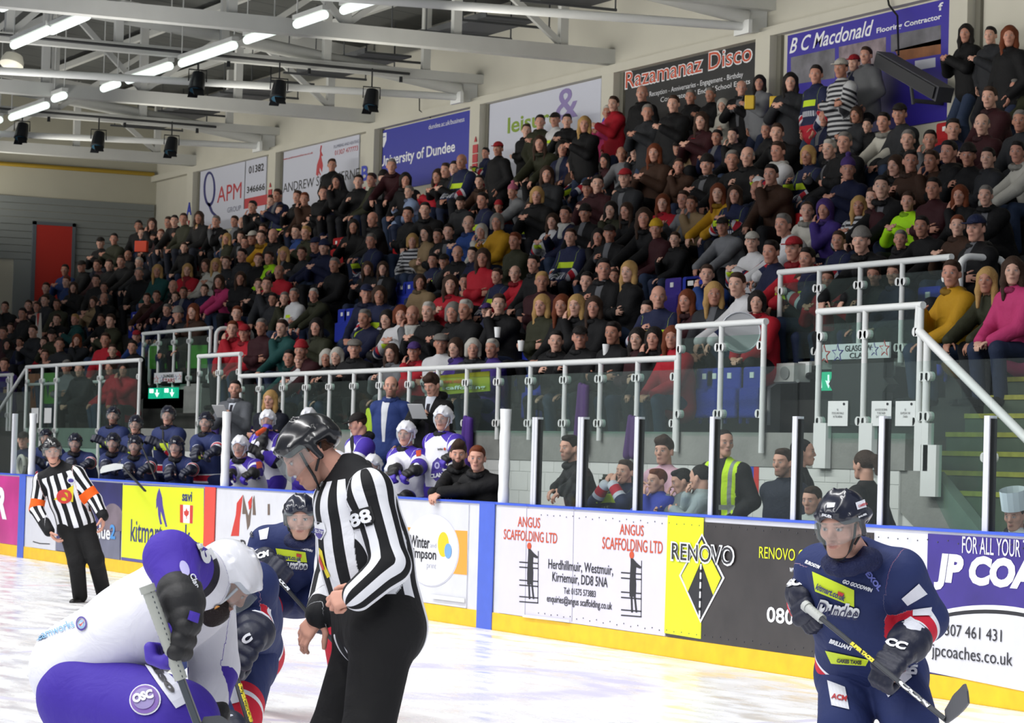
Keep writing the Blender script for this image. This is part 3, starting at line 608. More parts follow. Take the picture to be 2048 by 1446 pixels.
# notices hung on the glass
for px, lab, ls in ((1676, 'white notice about sticks and balls on the glass, left of three', ['NO', 'STICKS AND BALLS', 'IN THE ARENA']), (1763, 'white notice about food on the glass, half behind the metal post', ['NO FOOD OR DRINK', 'TO BE TAKEN', 'ON THE ICE PAD']), (1811, 'white notice about skates on the glass, right of three', ['NO', 'SKATES IN THE', 'STANDS'])):
    y = YR-.02; x0, x1_ = X(px-19.5, y, 825), X(px+20, y, 825); z0, z1 = Z(px, 852, y), Z(px, 802, y)
    n_ = empty('notice', ((x0+x1_)/2, y, z0), lab, 'notice', 'paper notices on the glass'); mb = MB(); mb.box((x0, y-.004, z0), (x1_, y, z1)); mb.build('sheet', mat('paper', '#e8e9e8', .7), n_)
    PL = Plane(y-.005, n_)
    for k, s in enumerate(ls): w_ = 2.0*len(s)/2; PL.text(s, px-w_*.75, px+w_*.75, 817+k*7, 821.5+k*7, M_ink, .0, name='line_of_text')
    PL.ell(px+12, 808, 2.2, 2.8, M_ink, 'emblem')
# inverted U rails
def hoop(pa, pb, zb, zt, y0, label, r=.036):
    A = aty(pa[0], pa[1], y0); x = A[0]; v = ray(*pb); q = CPOS+v*(x/v[0]); y1 = q[1]
    pts = [(x, y0, zb), (x, y0, zt-.12)]+[(x, y0+.12-.12*cos(a*pi/8), zt-.12+.12*sin(a*pi/8)) for a in range(1, 5)]+[(x, y1-.12+.12*sin(a*pi/8), zt-.12+.12*cos(a*pi/8)) for a in range(0, 5)]+[(x, y1, zb)]
    mb = MB(); mb.tube(pts, r, 12); o = mb.build('hoop_rail', M_white, None, True); tag(o, label, 'rail', 'hoop shaped aisle rails')
hoop((1918, 620), (2010, 620), 2.65, 3.72, 4.25, 'white hoop rail right of the railing over the right tunnel')
hoop((1578, 620), (1672, 620), 2.65, 3.55, 4.6, 'white hoop rail seen through the glass over the right tunnel')
hoop((431, 720), (503, 720), 2.65, 3.65, 4.25, 'white hoop rail right of the railing over the left tunnel')
hoop((300, 720), (368, 720), 2.65, 3.5, 4.6, 'white hoop rail seen through the glass over the left tunnel')
# left hand set
balustrade('white railing with glass standing over the left hand tunnel mouth', [283, 314, 345, 376, 417], 3.66, 2.7, y=4.25, clz=(.15, .8))
balustrade('short stepped white railing right of the left hand tunnel', [396, 437, 478], 3.02, 1.6, clz=(.3, .82))
t = balustrade('white railing with green glass left of the left hand tunnel', [52, 83, 112, 199, 278], 3.02, 1.3, clz=(.35, .85))
mb = MB(); z = Z(160, 765, 3.4); mb.tube([(X(52, 3.4, 765), 3.4, z), (X(215, 3.4, 765), 3.4, z), (X(218, 3.4, 765), 3.4, 1.6)], .028, 10); a = aty(52, 738, YR); b = aty(-20, 850, YR); mb.tube([(a[0], YR, a[2]), (b[0], YR, b[2])], .032, 10); mb.build('stair_handrail', M_white, t, True)
for px, s in ((70, 0), (96, 0)):
    y = YR-.02; n_ = empty('notice', (X(px, y, 830), y, 1.6), 'white notice on the green glass at the far left, %s of two' % ('left' if px < 80 else 'right'), 'notice', 'paper notices on the glass'); mb = MB(); mb.box((X(px-7, y, 830), y-.004, Z(px, 846, y)), (X(px+7, y, 830), y, Z(px, 816, y))); mb.build('sheet', mat('paper'), n_)
balustrade('low white railing at the far left edge above the stairs', [-30, 16, 22], 2.95, 1.9, y=3.0)
# tunnel signs
def emblem_sign(T, l, r, ty, by, words, lab, starcols):
    y = 4.17; x0, x1 = X(l, y, 760), X(r, y, 760); c = (l+r)/2; z0, z1 = Z(c, by, y), Z(c, ty, y)
    t = empty('team_sign', ((x0+x1)/2, y, z0), lab, 'sign', 'team signs over the tunnels'); mb = MB(); mb.box((x0, y, z0), (x1, y+.02, z1)); mb.build('board', M_wtxt, t); PL = Plane(y, t)
    s = (r-l)/110
    for cx, rr, m_ in ((l+10*s, 17*s, M_red), (l+31*s, 16*s, mat('ink_violet')), (r-22*s, 12*s, mat('ink_violet')), (r-6*s, 14*s, M_red)):
        cy = (ty+by)/2-(cx-c)*.1+1
        star = lambda k_: [(cx+k_*rr*(1 if i % 2 == 0 else .42)*.62*sin(i*pi/5), cy-k_*rr*(1 if i % 2 == 0 else .42)*cos(i*pi/5)) for i in range(10)]
        PL.poly(star(1), m_, 'star', .003); PL.poly(star(.72), M_wtxt, 'star', .006)
    for (w_, a, b, tt, bb) in words: PL.text(w_, a, b, tt, bb, M_redtxt if s < .7 and w_ == 'STARS' else M_ink, .01, lift=.006)
emblem_sign(T2, 1636, 1777, 687, 718, [('GLASGOW', 1691, 1744, 690, 702), ('CLAN', 1700, 1736, 705, 716)], 'white sign with red and purple stars naming the visiting team', 0)
emblem_sign(T1, 308, 362, 745, 766, [('DUNDEE', 327, 348, 749, 755), ('STARS', 326, 350, 757, 765)], 'white sign with red and purple stars naming the home team', 0)
M_exit = mat('exit_green', '#18b58a', .4, emis=.75); M_exw = mat('exit_white', '#eafff8', .4, emis=1.2)
for px0, px1, ty, by, lab, dim in ((1634, 1666, 744, 781, 'large green exit sign with a white down arrow at the right tunnel', 0), (297, 321, 776, 797, 'small green exit sign over the left tunnel, left of two', 1), (327, 351, 775, 796, 'small green exit sign over the left tunnel, right of two', 1)):
    y = 4.1; c = (px0+px1)/2; x0, x1 = X(px0, y, 780), X(px1, y, 780); z0, z1 = Z(c, by, y), Z(c, ty, y)
    t = empty('exit_sign', ((x0+x1)/2, y, z0), lab, 'exit sign', 'green exit signs'); mb = MB(); mb.box((x0, y, z0), (x1, y+.06, z1)); mb.build('light_box', M_exit, t); PL = Plane(y, t)
    k = (px1-px0)/32; cx = c+7*k if not dim else c+5
    if dim: PL.poly([(c-10, ty+2), (c-2, ty+2), (c-2, ty+10), (c-10, ty+10)], M_exw, 'figure_panel')
    else: PL.ell(c-10, ty+9, 3, 5, M_exw, 'figure_panel'); PL.poly([(c-13, ty+14), (c-7, ty+14), (c-6, by-5), (c-14, by-5)], M_exw, 'figure_panel')
    h = by-ty; PL.poly([(cx-1.5*k, ty+h*.15), (cx+1.5*k, ty+h*.15), (cx+1.5*k, ty+h*.5), (cx+6*k, ty+h*.45), (cx, by-h*.12), (cx-6*k, ty+h*.45), (cx-1.5*k, ty+h*.5)], M_exw, 'arrow')
# black backed screen hanging in the right tunnel, wall speaker, junction plates
t = empty('hanging_screen', (X(1715, 4.0, 800), 4.0, 2.0), 'dark back of a hanging screen behind the notices in the right tunnel', 'screen'); mb = MB(); PLs = Plane(4.0, t)
PLs.poly([(1664, 722), (1768, 716), (1766, 755), (1777, 768), (1765, 784), (1765, 850), (1665, 850), (1665, 782), (1657, 768), (1663, 756)], mat('screen_back', '#2f2b2b', .6), 'cabinet', .0, .12)
t = empty('wall_speaker', (X(1570, 4.15, 750), 4.15, 2.5), 'pale square wall speaker with a round grille left of the right tunnel', 'loudspeaker')
mb = MB(); mb.box((X(1556, 4.1, 745), 4.05, Z(1570, 764, 4.1)), (X(1596, 4.1, 745), 4.25, Z(1570, 727, 4.1))); mb.build('cabinet', mat('speaker_pale', '#c3c5c0', .5), t)
Plane(4.04, t).ell(1569, 746, 9, 13, mat('grille_grey', '#8d908e', .7), 'grille')
for px, pn in ((1540, 'leftmost of four'), (1612, 'second of four'), (1780, 'third of four'), (1868, 'rightmost of four')):
    mb = MB(); y = 4.22; mb.box((X(px-11, y, 740), y-.03, Z(px, 752, y)), (X(px+11, y, 740), y, Z(px, 724, y))); o = mb.build('base_plate_cover', M_white); tag(o, 'white fixing plate on the right tunnel edge, '+pn, 'plate', 'fixing plates on the right tunnel edge')
mb = MB(); pts = [aty(1596, 762, 4.1), aty(1552, 764, 4.1), aty(1538, 775, 4.1), aty(1537, 850, 4.1)]; mb.tube(pts, .02, 8); tag(mb.build('conduit', M_white), 'white cable conduit bending down beside the right tunnel mouth', 'conduit')
mb = MB(); mb.box((X(1530, 4.25, 800), 4.1, .2), (X(1556, 4.25, 800), 4.3, 2.6)); struct(mb.build('wall_tunnel_pier', M_conc))
mb = MB(); mb.box((X(262, 4.25, 800), 4.1, .2), (X(283, 4.25, 800), 4.3, 2.6)); mb.box((X(384, 4.25, 800), 4.1, .2), (X(420, 4.25, 800), 4.3, 2.7)); struct(mb.build('wall_left_tunnel_pier', M_conc))
# blue and red direction sign on the block wall behind the hi-vis steward
y = 2.498; t = empty('direction_sign', (X(1498, y, 970), y, .8), 'blue and red direction sign on the white block wall behind the steward', 'sign'); PL = Plane(y, t)
PL.poly([(1474, 927), (1508, 928), (1507, 1011), (1474, 1010)], mat('sign_blue', '#2b49b4', .5), 'board'); PL.poly([(1508, 928), (1518, 929), (1517, 1012), (1507, 1011)], M_red, 'red_edge')
PL.text('S', 1476, 1481, 945, 953, M_wtxt, .02); PL.text('>>', 1490, 1501, 942, 952, M_redtxt, .03); PL.text('>>', 1488, 1500, 983, 992, M_redtxt, .03)
mb = MB(); mb.box((-40.5, 1.42, .2), (-25.4, 2.48, .6)); struct(mb.build('floor_coach_step', M_cdark))
# ================================================================ PEOPLE: smooth blended bodies grown on a grid
def unit(v): v = np.array(v, float); return v/(np.linalg.norm(v)+1e-12)
def A3(*v): return np.array(v, float)
class SDF:
    def __init__(s, h): s.h = h; s.p = []
    def cone(s, a, b, ra, rb, k=.03, wide=1, ax=None, cut=0):
        a, b = np.array(a, float), np.array(b, float); R = max(ra, rb)*max(1, wide)+k+s.h*2
        s.p.append((0, np.minimum(a, b)-R, np.maximum(a, b)+R, (a, b, ra, rb, wide, None if ax is None else unit(ax)), k, cut)); return s
    def ell(s, c, r, R=None, k=.02, cut=0):
        c = np.array(c, float); m = max(r)+k+s.h*2; R = np.eye(3) if R is None else R
        s.p.append((1, c-m, c+m, (c, np.array(r, float), R), k, cut)); return s
    def box(s, c, r, R, rnd=.01, k=.01, cut=0):
        c = np.array(c, float); m = float(np.linalg.norm(r))+k+s.h*2
        s.p.append((2, c-m, c+m, (c, np.array(r, float), R, rnd), k, cut)); return s
    def build(s, iso=0.0):
        h = s.h; adds = [p for p in s.p if not p[5]]
        lo = np.min([p[1] for p in adds], 0)-2*h; hi = np.max([p[2] for p in adds], 0)+2*h
        n = np.ceil((hi-lo)/h).astype(int)+1; G = np.full(n, .5, np.float32)
        for ty, a0, a1, q, k, cut in s.p:
            i0 = np.maximum(np.floor((a0-lo)/h).astype(int), 0); i1 = np.minimum(np.ceil((a1-lo)/h).astype(int)+1, n)
            if np.any(i1 <= i0): continue
            X_, Y_, Z_ = [((np.arange(i0[j], i1[j])*h+lo[j]).astype(np.float32)) for j in range(3)]
            X_ = X_[:, None, None]; Y_ = Y_[None, :, None]; Z_ = Z_[None, None, :]
            if ty == 0:
                a, b, ra, rb, wide, ax = q; d = b-a; L2 = max(d@d, 1e-9)
                t = np.clip(((X_-a[0])*d[0]+(Y_-a[1])*d[1]+(Z_-a[2])*d[2])/L2, 0, 1)
                u = X_-a[0]-t*d[0]; v = Y_-a[1]-t*d[1]; w_ = Z_-a[2]-t*d[2]
                if ax is not None and wide != 1:
                    c = (u*ax[0]+v*ax[1]+w_*ax[2])*(1/wide-1); u = u+c*ax[0]; v = v+c*ax[1]; w_ = w_+c*ax[2]
                D = np.sqrt(u*u+v*v+w_*w_)-(ra+t*(rb-ra))
            else:
                c, r, R = q[:3]; u = X_-c[0]; v = Y_-c[1]; w_ = Z_-c[2]
                l = [(u*R[j][0]+v*R[j][1]+w_*R[j][2]) for j in range(3)]
                if ty == 1:
                    k0 = np.sqrt(sum((l[j]/r[j])**2 for j in range(3))); k1 = np.sqrt(sum((l[j]/r[j]**2)**2 for j in range(3)))+1e-6; D = k0*(k0-1)/k1
                else:
                    rd = q[3]; e = [np.abs(l[j])-(r[j]-rd) for j in range(3)]
                    D = np.sqrt(sum(np.maximum(x, 0)**2 for x in e))+np.minimum(np.maximum(np.maximum(e[0], e[1]), e[2]), 0)-rd
            sl = tuple(slice(i0[j], i1[j]) for j in range(3)); g = G[sl]
            if cut: D = -D; hh = np.clip(.5+.5*(D-g)/k, 0, 1); G[sl] = g*(1-hh)+D*hh+k*hh*(1-hh)
            else: hh = np.clip(.5+.5*(g-D)/k, 0, 1); G[sl] = g*(1-hh)+D*hh-k*hh*(1-hh)
        gr = vdb.FloatGrid(.5); gr.copyFromArray(np.clip(G, -.5, .5)); pts, quads = gr.convertToQuads(iso)
        return np.asarray(pts, float)*h+lo, np.asarray(quads)

def mesh_from(name, V, Q):
    me = bpy.data.meshes.new(name); nv, nq = len(V), len(Q)
    me.vertices.add(nv); me.vertices.foreach_set('co', V.astype(np.float32).ravel())
    me.loops.add(nq*4); me.loops.foreach_set('vertex_index', Q[:, ::-1].astype(np.int32).ravel())
    me.polygons.add(nq); me.polygons.foreach_set('loop_start', np.arange(nq, dtype=np.int32)*4)
    me.update(calc_edges=True); me.validate()
    # outward normals
    me.shade_smooth()
    v = V[Q[:, 0]]; nrm = np.empty(len(me.polygons)*3); me.polygons.foreach_get('normal', nrm); nrm = nrm.reshape(-1, 3)
    c = V.mean(0); i = int(np.argmax(np.linalg.norm(v-c, axis=1)))
    if nrm[min(i, len(nrm)-1)] @ (v[i]-c) < 0: me.flip_normals()
    return me
def attr(me, name, arr):
    if arr.ndim == 1: a = me.attributes.new(name, 'FLOAT', 'POINT'); a.data.foreach_set('value', arr.astype(np.float32))
    elif arr.shape[1] == 3: a = me.attributes.new(name, 'FLOAT_VECTOR', 'POINT'); a.data.foreach_set('vector', arr.astype(np.float32).ravel())
    else: a = me.attributes.new(name, 'FLOAT_COLOR', 'POINT'); a.data.foreach_set('color', arr.astype(np.float32).ravel())

# ---- node shorthand
class NV:
    def __init__(s, nt, o): s.nt = nt; s.o = o
    def _m(s, op, b=None, c=None):
        x = s.nt.nodes.new('ShaderNodeMath'); x.operation = op
        for k, q in enumerate((s, b, c)):
            if q is None: continue
            if isinstance(q, NV): s.nt.links.new(q.o, x.inputs[k])
            else: x.inputs[k].default_value = q
        return NV(s.nt, x.outputs[0])
    def __add__(s, b): return s._m('ADD', b)
    def __sub__(s, b): return s._m('SUBTRACT', b)
    def __mul__(s, b): return s._m('MULTIPLY', b)
    def __lt__(s, b): return s._m('LESS_THAN', b)
    def __gt__(s, b): return s._m('GREATER_THAN', b)
    def __or__(s, b): return s._m('MAXIMUM', b)
    def abs(s): return s._m('ABSOLUTE')
    def frac(s): return s._m('FRACT')
    def inv(s): return s._m('MULTIPLY_ADD', -1.0, 1.0)
    def btw(s, a, b): return (s > a)*(s < b)
def cloth_mat(name, fn, rough=.75, bump=.35, bscale=9, objcol=False):
    """fn(nt, tc, pt, mix, col) -> colour socket; tc = garment coordinates, pt = 0 torso / 1 arm / 2 leg"""
    if name in MATS: return MATS[name]
    m = bpy.data.materials.new(name); m.use_nodes = True; nt = m.node_tree; b = nt.nodes['Principled BSDF']
    b.inputs['Roughness'].default_value = rough; b.inputs['Specular IOR Level'].default_value = .25
    a = nt.nodes.new('ShaderNodeAttribute'); a.attribute_name = 'tc'; sp = nt.nodes.new('ShaderNodeSeparateXYZ'); nt.links.new(a.outputs['Vector'], sp.inputs[0])
    p = nt.nodes.new('ShaderNodeAttribute'); p.attribute_name = 'pt'
    class mixer:
        def __init__(s): s.c = None
        def base(s, c): s.c = c
        def put(s, mask, c):
            x = nt.nodes.new('ShaderNodeMix'); x.data_type = 'RGBA'; nt.links.new(mask.o, x.inputs[0])
            for k, q in ((6, s.c), (7, c)):
                if isinstance(q, str): x.inputs[k].default_value = lin(q)
                else: nt.links.new(q, x.inputs[k])
            s.c = x.outputs[2]
    mx = mixer(); oi = nt.nodes.new('ShaderNodeObjectInfo')
    x, y, z = (NV(nt, sp.outputs[k]) for k in range(3)); pt = NV(nt, p.outputs['Fac'])
    fn(nt, x, y, z, pt, mx, oi.outputs['Color'])
    if isinstance(mx.c, str): b.inputs['Base Color'].default_value = lin(mx.c)
    else: nt.links.new(mx.c, b.inputs['Base Color'])
    if bump:
        tc = nt.nodes.new('ShaderNodeTexCoord'); n = nt.nodes.new('ShaderNodeTexNoise'); n.inputs['Scale'].default_value = bscale; n.inputs['Detail'].default_value = 3; n.inputs['Distortion'].default_value = 1.2
        nt.links.new(tc.outputs['Object'], n.inputs['Vector']); bp = nt.nodes.new('ShaderNodeBump'); bp.inputs['Strength'].default_value = bump; bp.inputs['Distance'].default_value = .03
        nt.links.new(n.outputs[0], bp.inputs['Height']); nt.links.new(bp.outputs[0], b.inputs['Normal'])
    MATS[name] = m; return m
def plain(nt, x, y, z, pt, mx, oc): mx.base(oc)
C_PLAIN = cloth_mat('cloth', plain)
def skinfn():
    m = bpy.data.materials.new('skin'); m.use_nodes = True; nt = m.node_tree; b = nt.nodes['Principled BSDF']; b.inputs['Roughness'].default_value = .5; b.inputs['Specular IOR Level'].default_value = .3
    a = nt.nodes.new('ShaderNodeAttribute'); a.attribute_name = 'col'; oi = nt.nodes.new('ShaderNodeObjectInfo'); x = nt.nodes.new('ShaderNodeMix'); x.data_type = 'RGBA'
    nt.links.new(a.outputs['Alpha'], x.inputs[0]); nt.links.new(oi.outputs['Color'], x.inputs[6]); nt.links.new(a.outputs['Color'], x.inputs[7]); nt.links.new(x.outputs[2], b.inputs['Base Color'])
    b.inputs['Subsurface Weight'].default_value = 0; return m
SKIN = skinfn()
HAIR = cloth_mat('hair', plain, .6, .5, 60)

# ---- head frame helpers: rows = right(+x person's right? no: person's LEFT), forward, up
def hframe(f, u):
    f = unit(f); u = unit(np.array(u)-f*(np.array(u)@f)); l = np.cross(u, f)      # l = person's left
    return np.array([l, f, u])
def hp(c, R, p, s=1.0): return np.array(c)+s*(R.T@np.array(p, float))
def head_sdf(S, c, R, s=1.0, fine=True, mouth=0, beard=0, nose=1.0):
    P = lambda *p: hp(c, R, p, s)
    S.ell(P(0, -.012, .034), (.077*s, .099*s, .086*s), R, .02)
    S.cone(P(0, .03, .025), P(0, .05, -.07), .063*s, .046*s, .03, .92, R[0])
    for e in (-1, 1):
        S.cone(P(e*.055, .0, -.03), P(e*.022, .062, -.098), .02*s, .017*s, .025)
        S.ell(P(e*.043, .058, -.018), (.024*s, .024*s, .026*s), R, .02)
        S.ell(P(e*.082, -.01, -.012), (.011*s, .022*s, .034*s), R, .005)
    S.ell(P(0, .074, -.097), (.024*s, .02*s, .017*s), R, .02)
    if fine:
        S.ell(P(0, .084, .03), (.052*s, .014*s, .012*s), R, .014)
        for e in (-1, 1): S.ell(P(e*.032, .108, .006), (.02*s, .02*s, .013*s), R, .012, 1)
        for e in (-1, 1): S.ell(P(e*.031, .0815, .006), (.0135*s, .013*s, .012*s), R, .003)
        S.ell(P(0, .088, -.06), (.026*s, .012*s, .02*s), R, .012)
        S.ell(P(0, .1, -.0535), (.023*s, .008*s, .0055*s), R, .004); S.ell(P(0, .098, -.066-mouth*.5), (.02*s, .008*s, .0065*s), R, .004)
        if mouth: S.ell(P(0, .105, -.0605-mouth*.2), (.014*s, .012*s, (.003+mouth*.4)*s), R, .003, 1)
    S.cone(P(0, .09, .018), P(0, .108*nose, -.02), .009*s, .0135*s, .012); 
    for e in (-1, 1): S.ell(P(e*.012, .1, -.026), (.009*s, .01*s, .0075*s), R, .006)
    if beard: S.ell(P(0, .066, -.085), (.05*s, .042*s, .045*s), R, .02)
def face_col(V, c, R, s=1.0, brow=(.12, .08, .05), beard=None, stubble=0, iris=(.12, .16, .2), hairline=None, blush=.0):
    L = (V-np.array(c))@R.T/s; col = np.zeros((len(V), 4)); x, y, z = np.abs(L[:, 0]), L[:, 1], L[:, 2]
    def put(mask, rgb, a): a = np.clip(mask, 0, 1)*a; col[:, :3] = col[:, :3]*(1-a[:, None])+np.array(rgb)*a[:, None]; col[:, 3] = np.maximum(col[:, 3], a)
    sm = lambda d, w: np.clip(.5-d/w, 0, 1)
    near = np.linalg.norm(L, axis=1) < .17
    fr = near & (y > .03)
    lips = sm(np.sqrt((x/.024)**2+((z+.06)/.0125)**2)-1, .4)*fr; put(lips, (.42, .14, .12), .7)
    put(sm(np.sqrt((x/.0155)**2+((z+.0605)/.0022)**2)-1, .5)*fr, (.12, .03, .03), .8)
    if beard is not None:
        b = sm(np.maximum(-(z+.042)*-1 if False else (z+.04), -.2), .02)*(y > -.01)*near*(1-lips)*sm(-(x-.0)*0-.1+0, .1)
        b = b*((x > .028) | (z < -.048) | (z > -.046)); b = b*(1-sm(np.sqrt((x/.03)**2+((z+.06)/.012)**2)-1, .3)*.8); put(b, beard, 1-.45*(stubble > 0))
    put(sm(np.sqrt(((x-.031)/.0135)**2+((z-.006)/.0075)**2)-1, .3)*fr, (.62, .6, .57), .9)
    put(sm(np.sqrt(((x-.031)/.0062)**2+((z-.006)/.0066)**2)-1, .3)*fr, iris, 1); put(sm(np.sqrt(((x-.031)/.003)**2+((z-.006)/.003)**2)-1, .3)*fr, (.01, .01, .01), 1)
    put(sm(np.sqrt(((x-.031)/.017)**2+((z-.0135)/.0022)**2)-1, .4)*fr, (.05, .03, .025), .8)
    put(sm(np.sqrt(((x-.033)/.021)**2+((z-.03-.1*(x-.03))/.0045)**2)-1, .5)*fr, brow, .85)
    put(sm(np.sqrt((x/.03-.1)**2+((z+.022)/.02)**2)-1, 1.)*fr*(y > .09), (.62, .28, .22), .25)
    if hairline is not None:
        put(near*((z > .075-.0*y) | ((y < .02) & (z > -.0))) , hairline, 1)
    return col
def hand_sdf(S, w, d, n, side, curl=.35, spread=.12, s=1.0, k=.006, thumb=.6, big=1.0):
    """w wrist, d direction of the fingers, n direction the palm faces, side +1 when the thumb points along cross(d, n)"""
    d = unit(d); n = unit(np.array(n)-d*(np.array(n)@d)); t = np.cross(d, n)*side
    g = lambda a, b, c: np.array(w)+s*(d*a+t*b+n*c)
    for b_, ln in ((.026, .088), (.008, .092), (-.011, .088), (-.028, .08)): S.cone(g(.0, b_*.55, 0), g(ln, b_, 0), .0165*s*big, .0125*s*big, .012)
    lens = ((.027, .092, (.042, .025, .02)), (.009, .097, (.046, .029, .022)), (-.010, .092, (.042, .027, .021)), (-.028, .083, (.034, .021, .018)))
    for j, (b_, st, ls) in enumerate(lens):
        p = g(st-.008, b_, 0); a = curl*(.55+.1*j); dr = d+t*spread*(1.5-j)*.35; dr = unit(dr); r = .0098*s*big
        for q, l in enumerate(ls):
            v = unit(dr*cos(a)+n*sin(a)); e = p+v*l*s; S.cone(p, e, r, r*.92, k*.5 if q else k); p = e; r *= .93; a += curl*(1.25 if q == 0 else .9)
    p = g(.02, .028, .004); v = unit(d*.55+t*.75+n*.35); e = p+v*.042*s; S.cone(p, e, .0155*s*big, .0115*s*big, .01)
    v2 = unit(d*.85+t*(.45-thumb*.3)+n*(.2+thumb*.5)); e2 = e+v2*.032*s; S.cone(e, e2, .0115*s*big, .0108*s*big, k); S.cone(e2, e2+unit(v2+n*.2)*.025*s, .0108*s*big, .0092*s*big, k)

# ---- a whole person from joints
def tframe(J):
    u = unit(J['chest']-J['pel']); l = J['shL']-J['shR']; l = unit(l-u*(l@u)); f = np.cross(l, u); return np.array([l, f, u])
def body_sdf(S, J, o):
    """continuous skin body"""
    T = tframe(J); k = o.get('sc', 1.0); W = o.get('build', 1.0)
    head_sdf(S, J['head'], J['HR'], o.get('hs', 1.0), o.get('fine', True), o.get('mouth', 0), o.get('beardvol', 0))
    nb = hp(J['head'], J['HR'], (0, -.03, -.07), o.get('hs', 1.0))
    S.cone(nb, J['chest']+T[2]*.0, .056*k, .062*k, .02)
    S.cone(J['chest']-T[2]*.1*k, J['pel'], .105*k*W, .1*k*W, .04, 1.3, T[0])
    for sd in 'LR':
        S.cone(J['chest']-T[2]*.02*k, J['sh'+sd], .045*k, .045*k, .03); S.cone(J['sh'+sd], J['el'+sd], .045*k, .038*k, .02); S.cone(J['el'+sd], J['wr'+sd], .037*k, .026*k, .02)
        if 'hd'+sd in J:
            if o.get('fine', True): hand_sdf(S, J['wr'+sd], J['hd'+sd], J['hn'+sd], -1 if sd == 'L' else 1, o.get('curl'+sd, .5), s=o.get('hsc', 1.0)*k, thumb=o.get('thumb', .6))
            else:
                d = unit(J['hd'+sd]); S.cone(J['wr'+sd], J['wr'+sd]+d*.09*k, .03*k, .03*k, .02, 1.3, np.cross(d, J['hn'+sd])); S.cone(J['wr'+sd]+d*.09*k, J['wr'+sd]+d*.14*k+unit(J['hn'+sd])*.04*k, .026*k, .02*k, .02)
        S.cone(J['pel'], J['hip'+sd], .09*k*W, .08*k, .03); S.cone(J['hip'+sd], J['kn'+sd], .075*k, .05*k, .02); S.cone(J['kn'+sd], J['an'+sd], .05*k, .036*k, .02)
        S.cone(J['an'+sd]-A3(0, 0, .03)*k, J['an'+sd]+J['toe'+sd]*.1*k-A3(0, 0, .055)*k, .024*k, .02*k, .02)
def top_sdf(S, J, o, t=.014, pad=0, hem=.06, sleeve=1.0, arms=True):
    T = tframe(J); k = o.get('sc', 1.0); W = o.get('build', 1.0)*o.get('bt', 1); L = np.linalg.norm(J['chest']-J['pel'])
    up = T[2]
    S.cone(J['chest']-up*(.1*k), J['chest']-up*L*.55, (.115+pad*.35)*k*W+t, (.118+pad*.3)*k*W+t, .05, 1.38, T[0])
    S.cone(J['chest']-up*L*.5, J['pel']-up*hem*k, (.115+pad*.3)*k*W+t, (.125+pad*.3)*k*W+t*1.3, .06, 1.32, T[0])
    S.cone(J['shL']-T[0]*.01, J['shR']+T[0]*.01, (.052+pad*.5)*k+t, (.052+pad*.5)*k+t, .05)
    S.cone(J['chest']+up*.03*k, J['chest']-up*.06*k, .058*k+t, .09*k+t, .03)
    for sd in 'LR':
        sh, el, wr = J['sh'+sd], J['el'+sd], J['wr'+sd]
        S.cone(J['chest']+up*.01*k, sh+up*.0, .045*k+t, (.05+pad*.5)*k+t, .04)
        S.cone(sh, el, (.054+pad*.55)*k+t, (.046+pad*.45)*k+t, .03)
        if sleeve > .5: S.cone(el, el+(wr-el)*min(1, sleeve), (.045+pad*.45)*k+t, (.034+pad*.3)*k+t, .025)
    # collar opening
    nb = hp(J['head'], J['HR'], (0, -.02, -.06)); S.cone(nb, J['chest']+up*.035*k, .05*k, .056*k, .006, cut=1)
def leg_sdf(S, J, o, t=.012, pad=0, low=1.0):
    k = o.get('sc', 1.0); W = o.get('build', 1.0); T = tframe(J)
    S.cone(J['pel']+T[2]*.05, J['pel']-T[2]*.02, (.118+pad*.5)*k*W*o.get('pw', 1)+t, (.12+pad*.5)*k*W*o.get('pw', 1)+t, .03, 1.28, T[0])
    for sd in 'LR':
        S.cone(J['pel'], J['hip'+sd], (.1+pad*.5)*k*W+t, (.1+pad*.6)*k*W+t, .04); S.cone(J['hip'+sd], J['kn'+sd], (.088+pad*.8)*k+t, (.06+pad)*k+t, .03)
        if low > 0: S.cone(J['kn'+sd], J['kn'+sd]+(J['an'+sd]-J['kn'+sd])*low, (.058+pad*.6)*k+t, (.048+pad*.4)*k+t, .03)
def shoe_sdf(S, J, o):
    k = o.get('sc', 1.0)
    for sd in 'LR':
        a = J['an'+sd]; f = J['toe'+sd]; S.cone(a-A3(0, 0, .045)*k-f*.03, a-A3(0, 0, .055)*k+f*.17*k, .043*k, .038*k, .02); S.cone(a+A3(0, 0, .07)*k, a-A3(0, 0, .04), .05*k, .047*k, .02)
